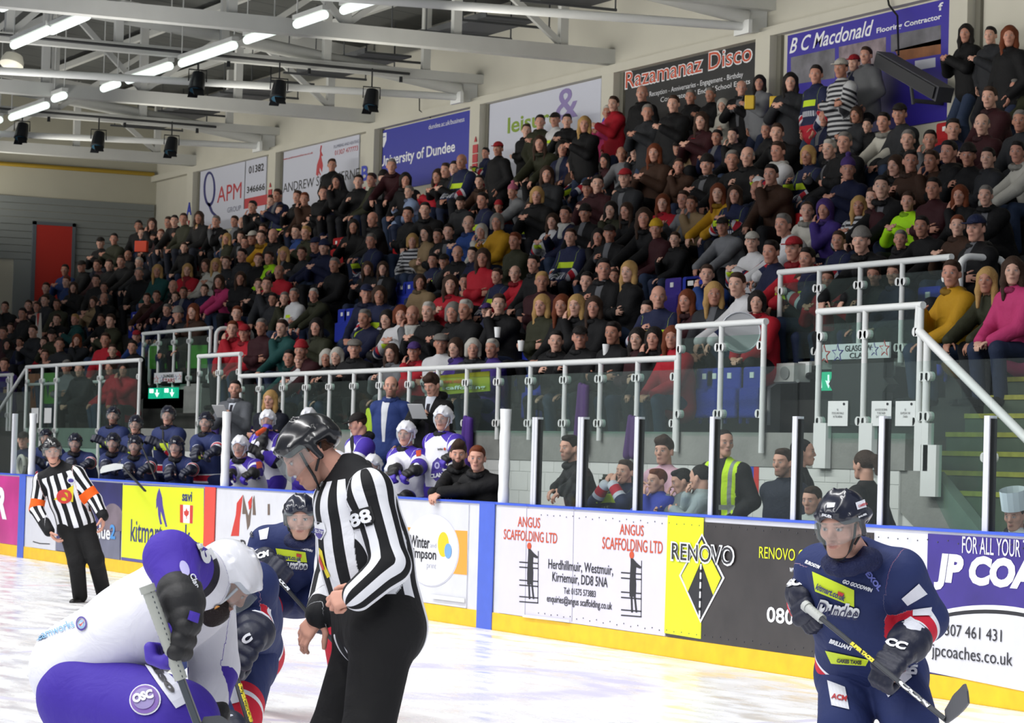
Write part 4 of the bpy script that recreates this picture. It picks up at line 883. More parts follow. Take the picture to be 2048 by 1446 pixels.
def garment_attr(me, V, J, kind='top'):
    T = tframe(J); n = len(V); tc = np.zeros((n, 3)); pt = np.zeros(n)
    tc[:] = (V-J['pel'])@T.T; 
    def seg(a, b, V): d = b-a; t = np.clip(((V-a)@d)/(d@d), 0, 1); return t, np.linalg.norm(V-(a+t[:, None]*d), axis=1)
    _, dt = seg(J['pel'], J['chest']-T[2]*.06, V); L_ = (V-J['pel'])@T.T
    dt = np.sqrt((L_[:, 0]/1.35)**2+L_[:, 1]**2)
    if kind == 'top':
        for sd, sg in (('L', 1), ('R', -1)):
            sh, el, wr = J['sh'+sd], J['el'+sd], J['wr'+sd]; lu = np.linalg.norm(el-sh); t1, d1 = seg(sh, el, V); t2, d2 = seg(el, wr, V)
            out = T[0]*sg; fwd = T[1]; da = unit(el-sh); a1 = unit(out-da*(out@da)) if abs(out@da) < .95 else unit(T[2]-da*(T[2]@da)); b1 = np.cross(da, a1)
            db = unit(wr-el); v = np.cross(da, db); c = float(da@db); Rm = np.eye(3)
            if np.linalg.norm(v) > 1e-4:
                K = np.array([[0, -v[2], v[1]], [v[2], 0, -v[0]], [-v[1], v[0], 0]]); Rm = np.eye(3)+K+K@K/(1+c+1e-6)
            a2, b2 = Rm@a1, Rm@b1; w_ = np.clip((((V-el)@(unit(da+db)))/.12+.5), 0, 1)[:, None]
            aa = a1*(1-w_)+a2*w_; bb = b1*(1-w_)+b2*w_; base = np.where(w_ > .5, el+t2[:, None]*(wr-el), sh+t1[:, None]*(el-sh))
            m = (np.minimum(d1-.0, d2) < .8*np.abs(dt-.0)) & ((((V-sh)@T[0])*sg > -.01) | (np.minimum(d1, d2) < .06) & (t1 > .15))
            m &= ~((t1 < .02) & ((((V-sh)@T[0])*sg) < .0))
            q = V-base; ln = np.where(w_[:, 0] > .5, lu+t2*np.linalg.norm(wr-el), t1*lu)
            tc[m] = np.stack([(q*aa).sum(1), (q*bb).sum(1), ln], 1)[m]; pt[m] = 1.3 if sd == 'L' else .9
    else:
        for sd, sg in (('L', 1), ('R', -1)):
            hi_, kn, an = J['hip'+sd], J['kn'+sd], J['an'+sd]; t1, d1 = seg(hi_, kn, V); t2, d2 = seg(kn, an, V); lu = np.linalg.norm(kn-hi_)
            m = (((V-J['pel'])@T[0])*sg > 0) & ((t1 > .02) | (d1 < .2)); ln = np.where(d2 < d1, lu+t2*np.linalg.norm(an-kn), t1*lu)
            side = (V-(hi_+t1[:, None]*(kn-hi_)))@T[0]*sg; fr = (V-(hi_+t1[:, None]*(kn-hi_)))@T[1]
            m2 = m & (ln > .0); tc[m2] = np.stack([side, fr, ln], 1)[m2]; pt[m2] = 2
    attr(me, 'tc', tc); attr(me, 'pt', pt)
def child(name, me, m, parent, colr=None, label=None, local=None):
    o = bpy.data.objects.new(name, me); COL.objects.link(o); o.parent = parent
    if m is not None and not me.materials: me.materials.append(m)
    if colr is not None: o.color = lin(colr)
    if local is not None: o.matrix_local = local
    if label: o['label'] = label
    return o
def build_person(name, J, o, h=.012):
    """meshes in J's own coordinates; returns dict of meshes"""
    out = {}
    S = SDF(h); body_sdf(S, J, o); V, Q = S.build(); me = mesh_from(name+'_body', V, Q)
    attr(me, 'col', face_col(V, J['head'], J['HR'], o.get('hs', 1.0), o.get('brow', (.1, .07, .05)), o.get('beard'), o.get('stubble', 0), hairline=o.get('hairline'))); me.materials.append(SKIN); out['body'] = me
    S = SDF(h); top_sdf(S, J, o, o.get('tt', .014), o.get('pad', 0), o.get('hem', .06), o.get('sleeve', 1.0)); V, Q = S.build(); me = mesh_from(name+'_top', V, Q); garment_attr(me, V, J); out['top'] = me
    S = SDF(h*o.get('lh', 1.3)); leg_sdf(S, J, o, o.get('lt', .012), o.get('lpad', 0), o.get('low', 1.0)); V, Q = S.build(); me = mesh_from(name+'_legs', V, Q); garment_attr(me, V, J, 'leg'); out['legs'] = me
    S = SDF(h*1.3); shoe_sdf(S, J, o); V, Q = S.build(); out['shoes'] = mesh_from(name+'_shoes', V, Q)
    return out

# ---- hair, hats and helmets in head coordinates (x = person's left, y = forward, z = up), shared by everybody
I3 = np.eye(3)
def hair_mesh(kind, h=.007):
    S = SDF(h); fr = lambda: S.ell((0, .12, -.03), (.071, .085, .112), I3, .01, 1)
    if kind == 'short':
        S.ell((0, -.018, .04), (.0835, .103, .089), I3); S.ell((.01, .045, .1), (.055, .045, .028), I3, .02); fr()
        for e in (-1, 1): S.ell((e*.09, .015, -.03), (.03, .035, .04), I3, .01, 1)
        S.ell((0, -.03, -.11), (.12, .12, .07), I3, .01, 1)
    elif kind == 'crop':
        S.ell((0, -.016, .038), (.0815, .104, .0885), I3); fr(); S.ell((0, .07, .03), (.09, .06, .045), I3, .01, 1)
        S.ell((0, -.03, -.12), (.12, .12, .085), I3, .01, 1)
    elif kind == 'quiff':
        S.ell((0, -.016, .045), (.085, .106, .095), I3); S.cone((-.03, .07, .1), (.04, .06, .115), .035, .03, .03); S.cone((0, 0, .12), (0, .07, .105), .04, .035, .03); S.ell((0, .12, -.045), (.07, .085, .103), I3, .012, 1)
        for e in (-1, 1): S.ell((e*.095, .015, -.02), (.026, .04, .045), I3, .01, 1)
        S.ell((0, -.03, -.12), (.12, .12, .075), I3, .01, 1)
    elif kind == 'fringe':          # balding: sides and back only
        S.ell((0, -.02, .025), (.085, .105, .08), I3); S.ell((0, .02, .13), (.1, .13, .09), I3, .01, 1); S.ell((0, .1, .0), (.1, .09, .14), I3, .01, 1); S.ell((0, -.03, -.11), (.12, .12, .07), I3, .01, 1)
    elif kind == 'bob':
        S.ell((0, -.016, .04), (.092, .112, .098), I3)
        for e in (-1, 1): S.cone((e*.07, -.01, .03), (e*.078, .0, -.085), .038, .03, .03)
        S.cone((0, -.07, .0), (0, -.06, -.08), .06, .055, .03); S.ell((0, .135, -.035), (.062, .1, .112), I3, .01, 1)
    elif kind == 'long':
        S.ell((0, -.016, .04), (.09, .11, .097), I3)
        for e in (-1, 1): S.cone((e*.068, -.005, .04), (e*.078, .02, -.1), .036, .033, .03); S.cone((e*.078, .02, -.1), (e*.075, .055, -.25), .033, .018, .03)
        S.cone((0, -.07, .0), (0, -.07, -.18), .065, .055, .03); S.ell((0, .135, -.035), (.058, .1, .112), I3, .01, 1)
    elif kind == 'pony':
        S.ell((0, -.016, .04), (.085, .108, .092), I3); S.ell((0, .115, -.04), (.068, .085, .103), I3, .012, 1); S.ell((0, -.125, .05), (.035, .04, .04), I3, .02); S.cone((0, -.14, .04), (0, -.15, -.08), .035, .02, .02)
        S.ell((0, -.0, -.11), (.12, .09, .07), I3, .01, 1)
    elif kind == 'beard':
        S.ell((0, .05, -.075), (.06, .055, .06), I3); S.ell((0, .07, -.11), (.04, .035, .045), I3, .03); S.ell((0, .1, -.04), (.05, .05, .02), I3, .008, 1); S.ell((0, .115, -.06), (.024, .03, .01), I3, .006, 1); S.ell((0, .03, .0), (.1, .1, .04), I3, .01, 1)
    elif kind == 'scarf':
        for k in range(10):
            a, b = k*2*pi/10, (k+1)*2*pi/10; S.cone((.088*sin(a), -.015+.088*cos(a), -.15-.01*cos(a)), (.088*sin(b), -.015+.088*cos(b), -.15-.01*cos(b)), .03, .03, .02)
        S.cone((.03, .08, -.17), (.04, .12, -.34), .03, .03, .02, 1.4, (1, 0, 0)); S.cone((-.03, .08, -.17), (-.035, .13, -.32), .03, .03, .02, 1.4, (1, 0, 0))
    elif kind == 'collar':
        for k in range(10):
            a, b = k*2*pi/10, (k+1)*2*pi/10; S.cone((.078*sin(a), -.02+.074*cos(a), -.158-.014*cos(a)), (.078*sin(b), -.02+.074*cos(b), -.158-.014*cos(b)), .03, .03, .015)
        S.cone((-.07, -.09, -.17), (.07, -.09, -.17), .05, .05, .02)
    elif kind == 'cap':
        S.ell((0, -.014, .05), (.088, .108, .085), I3); S.box((0, .0, -.03), (.2, .2, .075), I3, .005, .008, 1); S.cone((0, .09, .05), (0, .14, .042), .012, .008, .01); 
        S.box((0, .12, .05), (.066, .055, .007), I3, .006, .006)
    elif kind == 'beanie':
        S.ell((0, -.016, .055), (.089, .109, .1), I3); S.box((0, .0, -.03), (.2, .2, .07), I3, .005, .008, 1)
        for k in range(16):
            a, b = k*pi/8, (k+1)*pi/8; S.cone((.08*sin(a), -.016+.1*cos(a), .052), (.08*sin(b), -.016+.1*cos(b), .052), .018, .018, .01)
    elif kind == 'bobble':
        S.ell((0, -.016, .055), (.089, .109, .1), I3); S.box((0, .0, -.03), (.2, .2, .07), I3, .005, .008, 1); S.ell((0, -.02, .175), (.034, .034, .034), I3, .006)
    elif kind == 'hood':
        S.ell((0, -.03, .03), (.115, .13, .125), I3); S.cone((0, -.04, -.03), (0, -.04, -.14), .11, .11, .03); S.ell((0, .15, -.02), (.07, .14, .1), I3, .015, 1); S.ell((0, -.01, -.01), (.09, .11, .12), I3, .01, 1)
    elif kind == 'flatcap':
        S.ell((0, .0, .06), (.098, .125, .065), I3); S.box((0, .0, -.03), (.2, .2, .07), I3, .005, .008, 1); S.ell((0, .11, .055), (.07, .04, .012), I3, .01)
    V, Q = S.build(); me = mesh_from(kind, V, Q); me.materials.append(HAIR); return me
HAIRM = {}
def hair(kind):
    if kind not in HAIRM: HAIRM[kind] = hair_mesh(kind, .01 if kind not in ('beard', 'quiff') else .008)
    return HAIRM[kind]
def hmat(c, R, s=1.0):
    m = Matrix(((R[0][0], R[1][0], R[2][0], c[0]), (R[0][1], R[1][1], R[2][1], c[1]), (R[0][2], R[1][2], R[2][2], c[2]), (0, 0, 0, 1)))
    return m @ Matrix.Scale(s, 4)

def helmet_mesh(h, kind='player'):
    S = SDF(h)
    S.ell((0, -.012, .044), (.099, .127, .101), I3)
    S.box((0, -.01, -.098), (.2, .25, .12), I3, .01, .012, 1)         # flat bottom at z=.022
    S.ell((0, .13, -.04), (.082, .09, .1), I3, .012, 1)               # face opening
    # raised ridges and back plate
    for e in (-1, 1):
        S.cone((e*.03, .105, .08), (e*.035, -.02, .142), .011, .012, .014); S.cone((e*.076, .067, .055), (e*.089, -.04, .07), .011, .012, .012); S.cone((e*.09, -.03, .03), (e*.082, -.085, .03), .02, .02, .02)
        S.cone((e*.088, .0, .03), (e*.09, -.01, -.0 if kind == 'ref' else -.035), .016, .013, .015)
    S.ell((0, -.085, .01), (.085, .058, .045), I3, .02)
    for e in (-1, 1):
        for y in (.045, -.02, -.08): S.ell((e*.04, y, .143-.9*y*y), (.01, .018, .012), I3, .006, 1)
        S.ell((e*.098, -.07, .075), (.016, .022, .009), I3, .006, 1)
    S.ell((0, -.012, .036), (.089, .113, .092), I3, .004, 1)
    V, Q = S.build(); return mesh_from('helmet', V, Q)
def visor_mesh():
    vs, fs = [], []; n = 20
    for k in range(n+1):
        a = radians(-82+164*k/n)
        for z, gr in ((.045, 0), (.0, .006), (-.035, .0), (-.052+.022*abs(sin(a))**3, -.006)):
            vs.append(((.096+gr)*sin(a), .0+(.132+gr)*cos(a), z))
    for k in range(n):
        for j in range(3): fs.append((k*4+j, k*4+j+1, (k+1)*4+j+1, (k+1)*4+j))
    me = bpy.data.meshes.new('visor'); me.from_pydata(vs, [], fs); me.shade_smooth(); me.materials.append(VISOR); return me
def strap_mesh():
    mb = MB()
    for e in (-1, 1):
        mb.tube([(e*.086, .045, .02), (e*.078, .05, -.03), (e*.055, .05, -.085), (e*.02, .055, -.125), (0, .058, -.13)], .0055, 6)
        mb.tube([(e*.086, -.04, .01), (e*.083, -.01, -.03), (e*.068, .035, -.07)], .0055, 6)
    me = mb.mesh('chin_strap'); me.shade_smooth(); return me
# ================================================================ THE PEOPLE ON THE ICE
def cv(r, u, f): return CR*r+CU*u+fw*f         # direction: right, up, away from the lens
def Jp(d):
    J = {k: (atd(*v) if not isinstance(v, np.ndarray) and k not in ('toeL', 'toeR') else np.array(v, float)) for k, v in d.items() if k not in ('HF', 'HU')}
    J['HR'] = hframe(d['HF'], d['HU']); return J
def place_person(name, J, o, label, top_m, leg_m, shoe_m=None, skinc='#c98f78', topc=None, legc=None, h=.006, topn='shirt', legn='trousers', shoen='skates', group=None, cat='person', extra_hem=None):
    M_ = build_person(name, J, o, h); base = np.array([J['pel'][0], J['pel'][1], 0 if 'base' not in o else o['base']])
    root = bpy.data.objects.new('person', M_['body']); COL.objects.link(root); tag(root, label, cat, group); root.color = lin(skinc)
    root.location = base
    for me in M_.values(): me.transform(Matrix.Translation(-Vector(base)))
    root['_b'] = list(map(float, base)); del root['_b']
    t = child(topn, M_['top'], top_m, root, topc); l = child(legn, M_['legs'], leg_m, root, legc); s = child(shoen, M_['shoes'], shoe_m or M_black, root)
    return root, base, {'top': t, 'legs': l, 'shoes': s, 'body': root}
def headgear(root, base, J, name, me, m, s=1.0, label=None, colr=None):
    me = me.copy() if False else me
    o = bpy.data.objects.new(name, me); COL.objects.link(o); o.parent = root
    if m is not None and not me.materials: me.materials.append(m)
    o.matrix_local = Matrix.Translation(-Vector(base)) @ hmat(J['head'], J['HR'], s)
    if colr: o.color = lin(colr)
    if label: o['label'] = label
    return o
def world_bvh(objs, base):
    V, Fc = [], []
    for o in objs:
        me = o.data; n = len(V); V += [(Vector(base)+v.co) for v in me.vertices]; Fc += [tuple(i+n for i in p.vertices) for p in me.polygons]
    return BVHTree.FromPolygons(V, Fc)
def cast(b, px, py, lift):
    v = ray(px, py); hit = b.ray_cast(Vector(CPOS), Vector(v/np.linalg.norm(v)))
    if hit[0] is None: return None
    nn = hit[1]; 
    if nn.dot(Vector(v)) > 0: nn = -nn
    return np.array(hit[0]+nn*lift)
def drape(me, px_of, b, base, parent, name, m, lift=.004, objname_label=None):
    n = len(me.vertices); co = np.empty(n*3); me.vertices.foreach_get('co', co); co = co.reshape(-1, 3); out = []; miss = 0; last = None
    for u, v, _ in co:
        p = cast(b, *px_of(u, v), lift)
        if p is None: miss += 1; p = last
        last = p; out.append(p)
    if any(p is None for p in out):
        ok = [p for p in out if p is not None]
        if not ok: return None
        out = [p if p is not None else ok[0] for p in out]
    me.vertices.foreach_set('co', (np.array(out)-base).astype(np.float32).ravel()); me.update()
    if not me.materials: me.materials.append(m)
    return child(name, me, None, parent)
def d_text(b, base, parent, txt, p0, p1, hgt, m, bold=.02, shear=0, lift=.006, name='lettering'):
    """baseline from pixel p0 to p1, letters hgt pixels tall (negative flips)"""
    me, co = text_mesh(txt, bold, shear); me.vertices.foreach_set('co', co.ravel())
    bm = bmesh.new(); bm.from_mesh(me); bmesh.ops.triangulate(bm, faces=bm.faces)
    for _ in range(2):
        asp = abs(hgt)/max(1, math.hypot(p1[0]-p0[0], p1[1]-p0[1])); ed = [e for e in bm.edges if math.hypot((e.verts[0].co.x-e.verts[1].co.x)/asp, e.verts[0].co.y-e.verts[1].co.y) > .3]
        if ed: bmesh.ops.subdivide_edges(bm, edges=ed, cuts=1)
    bm.to_mesh(me); bm.free()
    dx, dy = p1[0]-p0[0], p1[1]-p0[1]; L = math.hypot(dx, dy); nx, ny = dy/L*hgt, -dx/L*hgt
    return drape(me, lambda u, v: (p0[0]+u*dx+v*nx, p0[1]+u*dy+v*ny), b, base, parent, name, m, lift)
def d_quad(b, base, parent, q, m, lift=.004, n=7, name='patch'):
    vs = [(i/n, j/n, 0) for j in range(n+1) for i in range(n+1)]; fs = [(j*(n+1)+i, j*(n+1)+i+1, (j+1)*(n+1)+i+1, (j+1)*(n+1)+i) for j in range(n) for i in range(n)]
    me = bpy.data.meshes.new(name); me.from_pydata(vs, [], fs); q = [np.array(x, float) for x in q]
    return drape(me, lambda u, v: tuple((q[0]*(1-u)+q[1]*u)*(1-v)+(q[3]*(1-u)+q[2]*u)*v), b, base, parent, name, m, lift)
def d_disc(b, base, parent, c, rx, ry, m, lift=.004, ang=0, name='patch', r0=0):
    vs, fs = [], []; n = 28; rings = 4; ca, sa = cos(ang), sin(ang)
    for j in range(rings+1):
        r = r0+(1-r0)*j/rings
        for k in range(n): vs.append((r*cos(2*pi*k/n), r*sin(2*pi*k/n), 0))
    for j in range(rings):
        for k in range(n): fs.append((j*n+k, j*n+(k+1) % n, (j+1)*n+(k+1) % n, (j+1)*n+k))
    me = bpy.data.meshes.new(name); me.from_pydata(vs, [], fs)
    return drape(me, lambda u, v: (c[0]+u*rx*ca-v*ry*sa, c[1]+u*rx*sa+v*ry*ca), b, base, parent, name, m, lift)
def d_poly(b, base, parent, pts, m, lift=.005, name='patch', cuts=2):
    bm = bmesh.new(); vs = [bm.verts.new((x, y, 0)) for x, y in pts]; bm.faces.new(vs); bmesh.ops.triangulate(bm, faces=bm.faces)
    for _ in range(cuts): bmesh.ops.subdivide_edges(bm, edges=bm.edges[:], cuts=1)
    me = bpy.data.meshes.new(name); bm.to_mesh(me); bm.free()
    return drape(me, lambda u, v: (u, v), b, base, parent, name, m, lift)

def glove(J, sd, base, root, mb_, mf, curl=1.25, s=1.0, cufftrim=None, h=.006, lab=None):
    w = J['wr'+sd]; d = unit(J['hd'+sd]); n = unit(J['hn'+sd]-d*(J['hn'+sd]@d)); side = -1 if sd == 'L' else 1; t = np.cross(d, n)*side
    g = lambda a, b, c: w+s*(d*a+t*b+n*c); R = np.array([d, t, n]); ca = unit(w-J['el'+sd])
    S = SDF(h)
    S.cone(w-ca*.1*s, w+d*.01*s, .072*s, .058*s, .015, 1.1, t)
    for q in (-.095, -.05): S.cone(w+ca*(q-.01)*s-t*.02, w+ca*(q-.01)*s+t*.02, .07*s, .07*s, .004, 1, None)
    for j, a in enumerate((.03, .075, .115)): S.cone(g(a, -.042, -.018), g(a, .038, -.018), .03*s, .03*s, .004)
    S.cone(g(0, 0, 0), g(.11, 0, .0), .04*s, .04*s, .01, 1.25, t)
    V, Q = S.build(); me = mesh_from('glove', V-base, Q); o = child('glove', me, mb_, root)
    S = SDF(h)
    for j, b_ in enumerate((.035, .012, -.012, -.035)):
        p = g(.12, b_, -.012); a = curl*.45
        for q, l in enumerate((.05, .04, .035)):
            v = d*cos(a)+n*sin(a); e = p+v*l*s; S.cone(p, e, .0205*s, .019*s, .003); p = e; a += curl*.8
    p = g(.03, .045, .01); v = unit(d*.6+t*.5+n*.5); e = p+v*.05*s; S.cone(p, e, .026*s, .022*s, .004); S.cone(e, e+unit(d*.5+n*.9-t*.2)*.045*s, .022*s, .019*s, .004)
    S.cone(g(.03, -.03, .02), g(.1, -.03, .02), .02*s, .02*s, .01)
    V, Q = S.build(); me = mesh_from('glove_fingers', V-base, Q); f = child('glove_fingers', me, mf, o); 
    if cufftrim:
        mb = MB(); c = w-ca*.105*s; a1 = unit(np.cross(ca, (0, 0, 1))); a2 = np.cross(ca, a1)
        mb.tube([c-base+.074*s*(a1*cos(k*pi/8)+a2*sin(k*pi/8)) for k in range(17)], .0065, 6); me = mb.mesh('cuff_trim'); me.shade_smooth(); child('cuff_trim', me, cufftrim, o)
    return o, f
def stick(pts, label, mats, rw=.016, blade=None, name='hockey_stick', tape=True, wsize=.034):
    pts = [np.array(p, float) for p in pts]; base = pts[0].copy(); root = empty(name, base, label, 'hockey stick', 'hockey sticks')
    d = unit(pts[1]-pts[0]); L = np.linalg.norm(pts[1]-pts[0]); side = unit(np.cross(d, fw)); dep = np.cross(side, d)
    mb = MB(); mb.obox((pts[0]+pts[1])/2, d*L/2, side*rw*.62, dep*rw); o = mb.build('shaft', mats[0], root); bv = o.modifiers.new('b', 'BEVEL'); bv.width = .004; bv.segments = 2
    if tape:
        mb = MB(); mb.tube([pts[0]+d*(i*.01) for i in range(int(tape*100))], [rw*1.12+.0012*(i % 2) for i in range(int(tape*100))], 10); mb.tube([pts[0]-d*.006, pts[0]+d*.02], rw*1.4, 10); mb.build('grip_tape', mats[1], root, True)
    if blade:
        b0, b1 = pts[1], np.array(blade[0], float); hgt = blade[1]; n = 10; P = []
        d2 = unit(b1-b0); upv = unit(A3(0, 0, 1)-d2*d2[2]); sv = np.cross(d2, upv); LL = np.linalg.norm(b1-b0)
        vs, fs = [], []
        for i in range(n+1):
            t = i/n; c = b0+d2*LL*t+sv*(blade[2]*t*t); hh = hgt*(.55+.45*min(1, t*3))*(1 if t < .85 else (1-((t-.85)/.15)**2*.55)); lo = c-upv*.012; hi = c+upv*hh
            for p in (lo-sv*.004, lo+sv*.004, hi+sv*.004, hi-sv*.004): vs.append(p)
        for i in range(n):
            for k in range(4): fs.append((i*4+k, i*4+(k+1) % 4, (i+1)*4+(k+1) % 4, (i+1)*4+k))
        fs += [(3, 2, 1, 0), tuple(n*4+k for k in range(4))]; mb = MB(); mb.add(vs, fs); mb.build('blade', mats[2], root, False)
    return root

M_shirt = 0
def striped(nt, x, y, z, pt, mx, oc, N=11, NA=6, total=.60, yoke=True):
    ang = (x*(1/1.35))._m('ARCTAN2', y)*(N/(2*pi)); tor = ((ang+.25).frac() > .5)
    aa = (x._m('ARCTAN2', y)*(NA/(2*pi))+.1).frac() > .5
    isarm = pt.btw(.5, 1.5)
    mx.base('#17181b'); st = tor*(isarm.inv())*(z < .545) | aa*isarm*(z < total-.06)
    mx.put(st, '#e6e7ec')
STR = cloth_mat('striped_shirt', lambda nt, x, y, z, pt, mx, oc: striped(nt, x, y, z, pt, mx, oc), .7, .3, 7)
M_trous = cloth_mat('black_trousers', lambda nt, x, y, z, pt, mx, oc: mx.base('#1b1b1c'), .85, .5, 6)
M_helmk = mat('helmet_black', '#16171a', .24, coat=.25, spec=.6); M_helmn = mat('helmet_navy', '#14182a', .24, coat=.25, spec=.6); M_helmw = mat('helmet_white', '#e9eaf0', .25, coat=.3)
M_strapk = mat('strap_black', '#17181b', .6); M_strapw = mat('strap_white', '#d9dbe0', .6)
HELM = helmet_mesh(.0045); VIS = visor_mesh(); STRAPK = strap_mesh(); STRAPW = STRAPK.copy(); STRAPK.materials.append(M_strapk); STRAPW.materials.append(M_strapw)
HELMK = HELM.copy(); HELMN = HELM.copy(); HELMW = HELM.copy(); HELMK.materials.append(M_helmk); HELMN.materials.append(M_helmn); HELMW.materials.append(M_helmw)
def helm(root, base, J, kind, visor=True, s=1.0):
    me = {'k': HELMK, 'n': HELMN, 'w': HELMW}[kind]; o = headgear(root, base, J, 'helmet', me, None, s)
    if visor: v = child('visor', VIS, None, o)
    child('chin_strap', STRAPW if kind == 'w' else STRAPK, None, o); return o

# ---- linesman
tf = cv(-.9, 0, -.4)
J = Jp(dict(head=(622, 906, 11.0), chest=(702, 966, 11.0), pel=(757, 1235, 11.0), shL=(741, 985, 10.82), shR=(672, 1002, 11.2), elL=(782, 1132, 10.72), wrL=(716, 1190, 10.68), elR=(668, 1130, 11.35), wrR=(642, 1228, 11.1),
    hipL=(768, 1262, 10.86), hipR=(742, 1262, 11.12), knL=(735, 1470, 10.72), knR=(668, 1470, 11.05), anL=(790, 1705, 10.95), anR=(700, 1705, 11.2), toeL=tf, toeR=tf,
    HF=cv(-.80, -.56, -.22), HU=cv(-.52, .82, .05)))
J['hdL'] = cv(-.93, -.22, .1); J['hnL'] = cv(-.25, -.6, .75); J['hdR'] = cv(-.62, -.75, -.05); J['hnR'] = cv(.35, -.5, .8)
o = dict(fine=True, mouth=.012, brow=(.45, .28, .2), curlL=1.25, curlR=.5, tt=.026, pad=.0, hem=.035, lt=.036, build=1.13, hsc=1.02, thumb=.5, beard=(.45, .27, .2), stubble=1)
root, base, prt = place_person('linesman', J, o, 'person in black helmet and striped shirt numbered 88 bending over the face-off', STR, M_trous, skinc='#cf9a86', h=.0048)
helm(root, base, J, 'k'); headgear(root, base, J, 'hair', hair('crop'), None, 1.0, colr='#5a3d2c')
S = SDF(.006); T = tframe(J)
cc = J['chest']+T[2]*.045
for k in range(16):
    a, b_ = k*pi/8, (k+1)*pi/8; P = lambda a: J['chest']+T[2]*(.035-.02*cos(a))+T[0]*.074*sin(a)+T[1]*.07*cos(a); S.cone(P(a), P(b_), .019, .019, .01)
V, Q = S.build(); me = mesh_from('collar', V-base, Q); child('collar', me, mat('collar_black', '#141416', .7), prt['top'])
B = world_bvh([prt['top']], base)
d_poly(B, base, prt['top'], [(703, 1022), (742, 1012), (750, 1038), (746, 1050), (708, 1060), (700, 1042)], mat('shirt_black', '#17181b', .7), .004, 'number_patch')
d_text(B, base, prt['top'], '88', (711, 1055), (748, 1044), 28, M_wtxt, .035, .0, .016, 'number')
d_poly(B, base, prt['top'], [(631, 1042), (650, 1046), (654, 1062), (645, 1080), (634, 1076), (628, 1058)], M_wtxt, .004, 'crest'); d_poly(B, base, prt['top'], [(633, 1056), (650, 1060), (647, 1072), (641, 1078), (634, 1070)], mat('ink_violet'), .006, 'crest'); d_text(B, base, prt['top'], 'ELITE', (634, 1064), (649, 1068), 6, M_wtxt, .02, 0, .009)
d_poly(B, base, prt['top'], [(640, 1095), (646, 1102), (652, 1130), (662, 1152), (656, 1156), (646, 1132), (640, 1112)], mat('logo_yellow', '#e8d52a', .5), .004, 'logo'); d_poly(B, base, prt['top'], [(641, 1108), (645, 1118), (652, 1138), (648, 1140), (641, 1122)], M_red, .007, 'logo')
for sd in 'L': pass

# ---- referee with orange arm bands
tfr = cv(.35, 0, -.94)
J = Jp(dict(head=(104, 903, 30.3), chest=(118, 938, 30.4), pel=(152, 1046, 30.4), shL=(154, 950, 30.35), shR=(83, 962, 30.45), elR=(73, 1018, 30.4), wrR=(98, 1062, 30.2), elL=(190, 1000, 30.3), wrL=(206, 1032, 30.2),
    hipL=(168, 1056, 30.4), hipR=(140, 1058, 30.4), knL=(191, 1118, 30.2), knR=(153, 1124, 30.2), anL=(208, 1190, 30.6), anR=(160, 1192, 30.4), toeL=cv(.3, 0, -.9), toeR=cv(-.3, 0, -.9), HF=cv(.25, -.05, -1), HU=cv(-.06, 1, 0)))
J['hdL'] = cv(.05, -1, -.1); J['hnL'] = cv(-1, 0, 0); J['hdR'] = cv(.55, -.8, -.1); J['hnR'] = cv(1, 0, 0)
o = dict(fine=True, tt=.02, pad=.02, hem=.0, lt=.03, build=1.02, hsc=1.1, brow=(.3, .2, .15))
STR2 = cloth_mat('striped_shirt_banded', lambda nt, x, y, z, pt, mx, oc: (striped(nt, x, y, z, pt, mx, oc, 12, 6, .56), mx.put(pt.btw(.5, 1.5)*z.btw(.2, .3), '#f0641e')), .7, .3, 7)
root, base, prt = place_person('referee', J, o, 'person refereeing in black helmet, striped shirt and orange arm bands beside the boards', STR2, M_trous, skinc='#cf9a86', h=.008)
helm(root, base, J, 'k'); headgear(root, base, J, 'hair', hair('crop'), None, 1.0, colr='#5a4436')
B = world_bvh([prt['top']], base)
d_poly(B, base, prt['top'], [(108, 999), (125, 985), (147, 970), (146, 1004), (130, 1002)], mat('logo_yellow'), .006, 'logo'); d_disc(B, base, prt['top'], (129, 993), 15, 14, M_red, .01, 0, 'logo', .62); d_text(B, base, prt['top'], 'AJ', (117, 1003), (142, 1001), 18, M_red, .05, 0, .014)
d_disc(B, base, prt['top'], (142, 959), 8, 9, M_wtxt, .006, 0, 'crest'); d_disc(B, base, prt['top'], (142, 961), 6, 4, mat('ink_violet'), .01, 0, 'crest')

# ---- team kits
NAVY, KRED, KWHT = '#27325f', '#c8243a', '#e6e8ee'
def kit_navy(nt, x, y, z, pt, mx, oc):
    arm = pt.btw(.5, 1.5); mx.base(NAVY); tor = arm.inv()
    mx.put(arm*z.btw(.31, .50), KWHT); mx.put(arm*z.btw(.335, .40), KRED); mx.put(arm*z.btw(.41, .455), NAVY)
    mx.put(tor*z.btw(-.2, .045), KRED); mx.put(tor*z.btw(.045, .06), KWHT); mx.put(tor*(z < -.03), KWHT); mx.put(tor*(z < -.055), NAVY)
def kit_clan(nt, x, y, z, pt, mx, oc):
    arm = pt.btw(.5, 1.5); mx.base('#e9e9f0'); tor = arm.inv(); P_ = '#4a35a6'
    mx.put(arm*(z < .14), P_); mx.put(arm*z.btw(.30, .60), P_); mx.put(arm*z.btw(.285, .3), '#1d1a2a'); mx.put(tor*((z+x.abs()*.62) > .565), P_); mx.put(tor*(z < -.0), P_)
KN = cloth_mat('navy_jersey', kit_navy, .7, .35, 7); KC = cloth_mat('white_purple_jersey', kit_clan, .7, .35, 7)
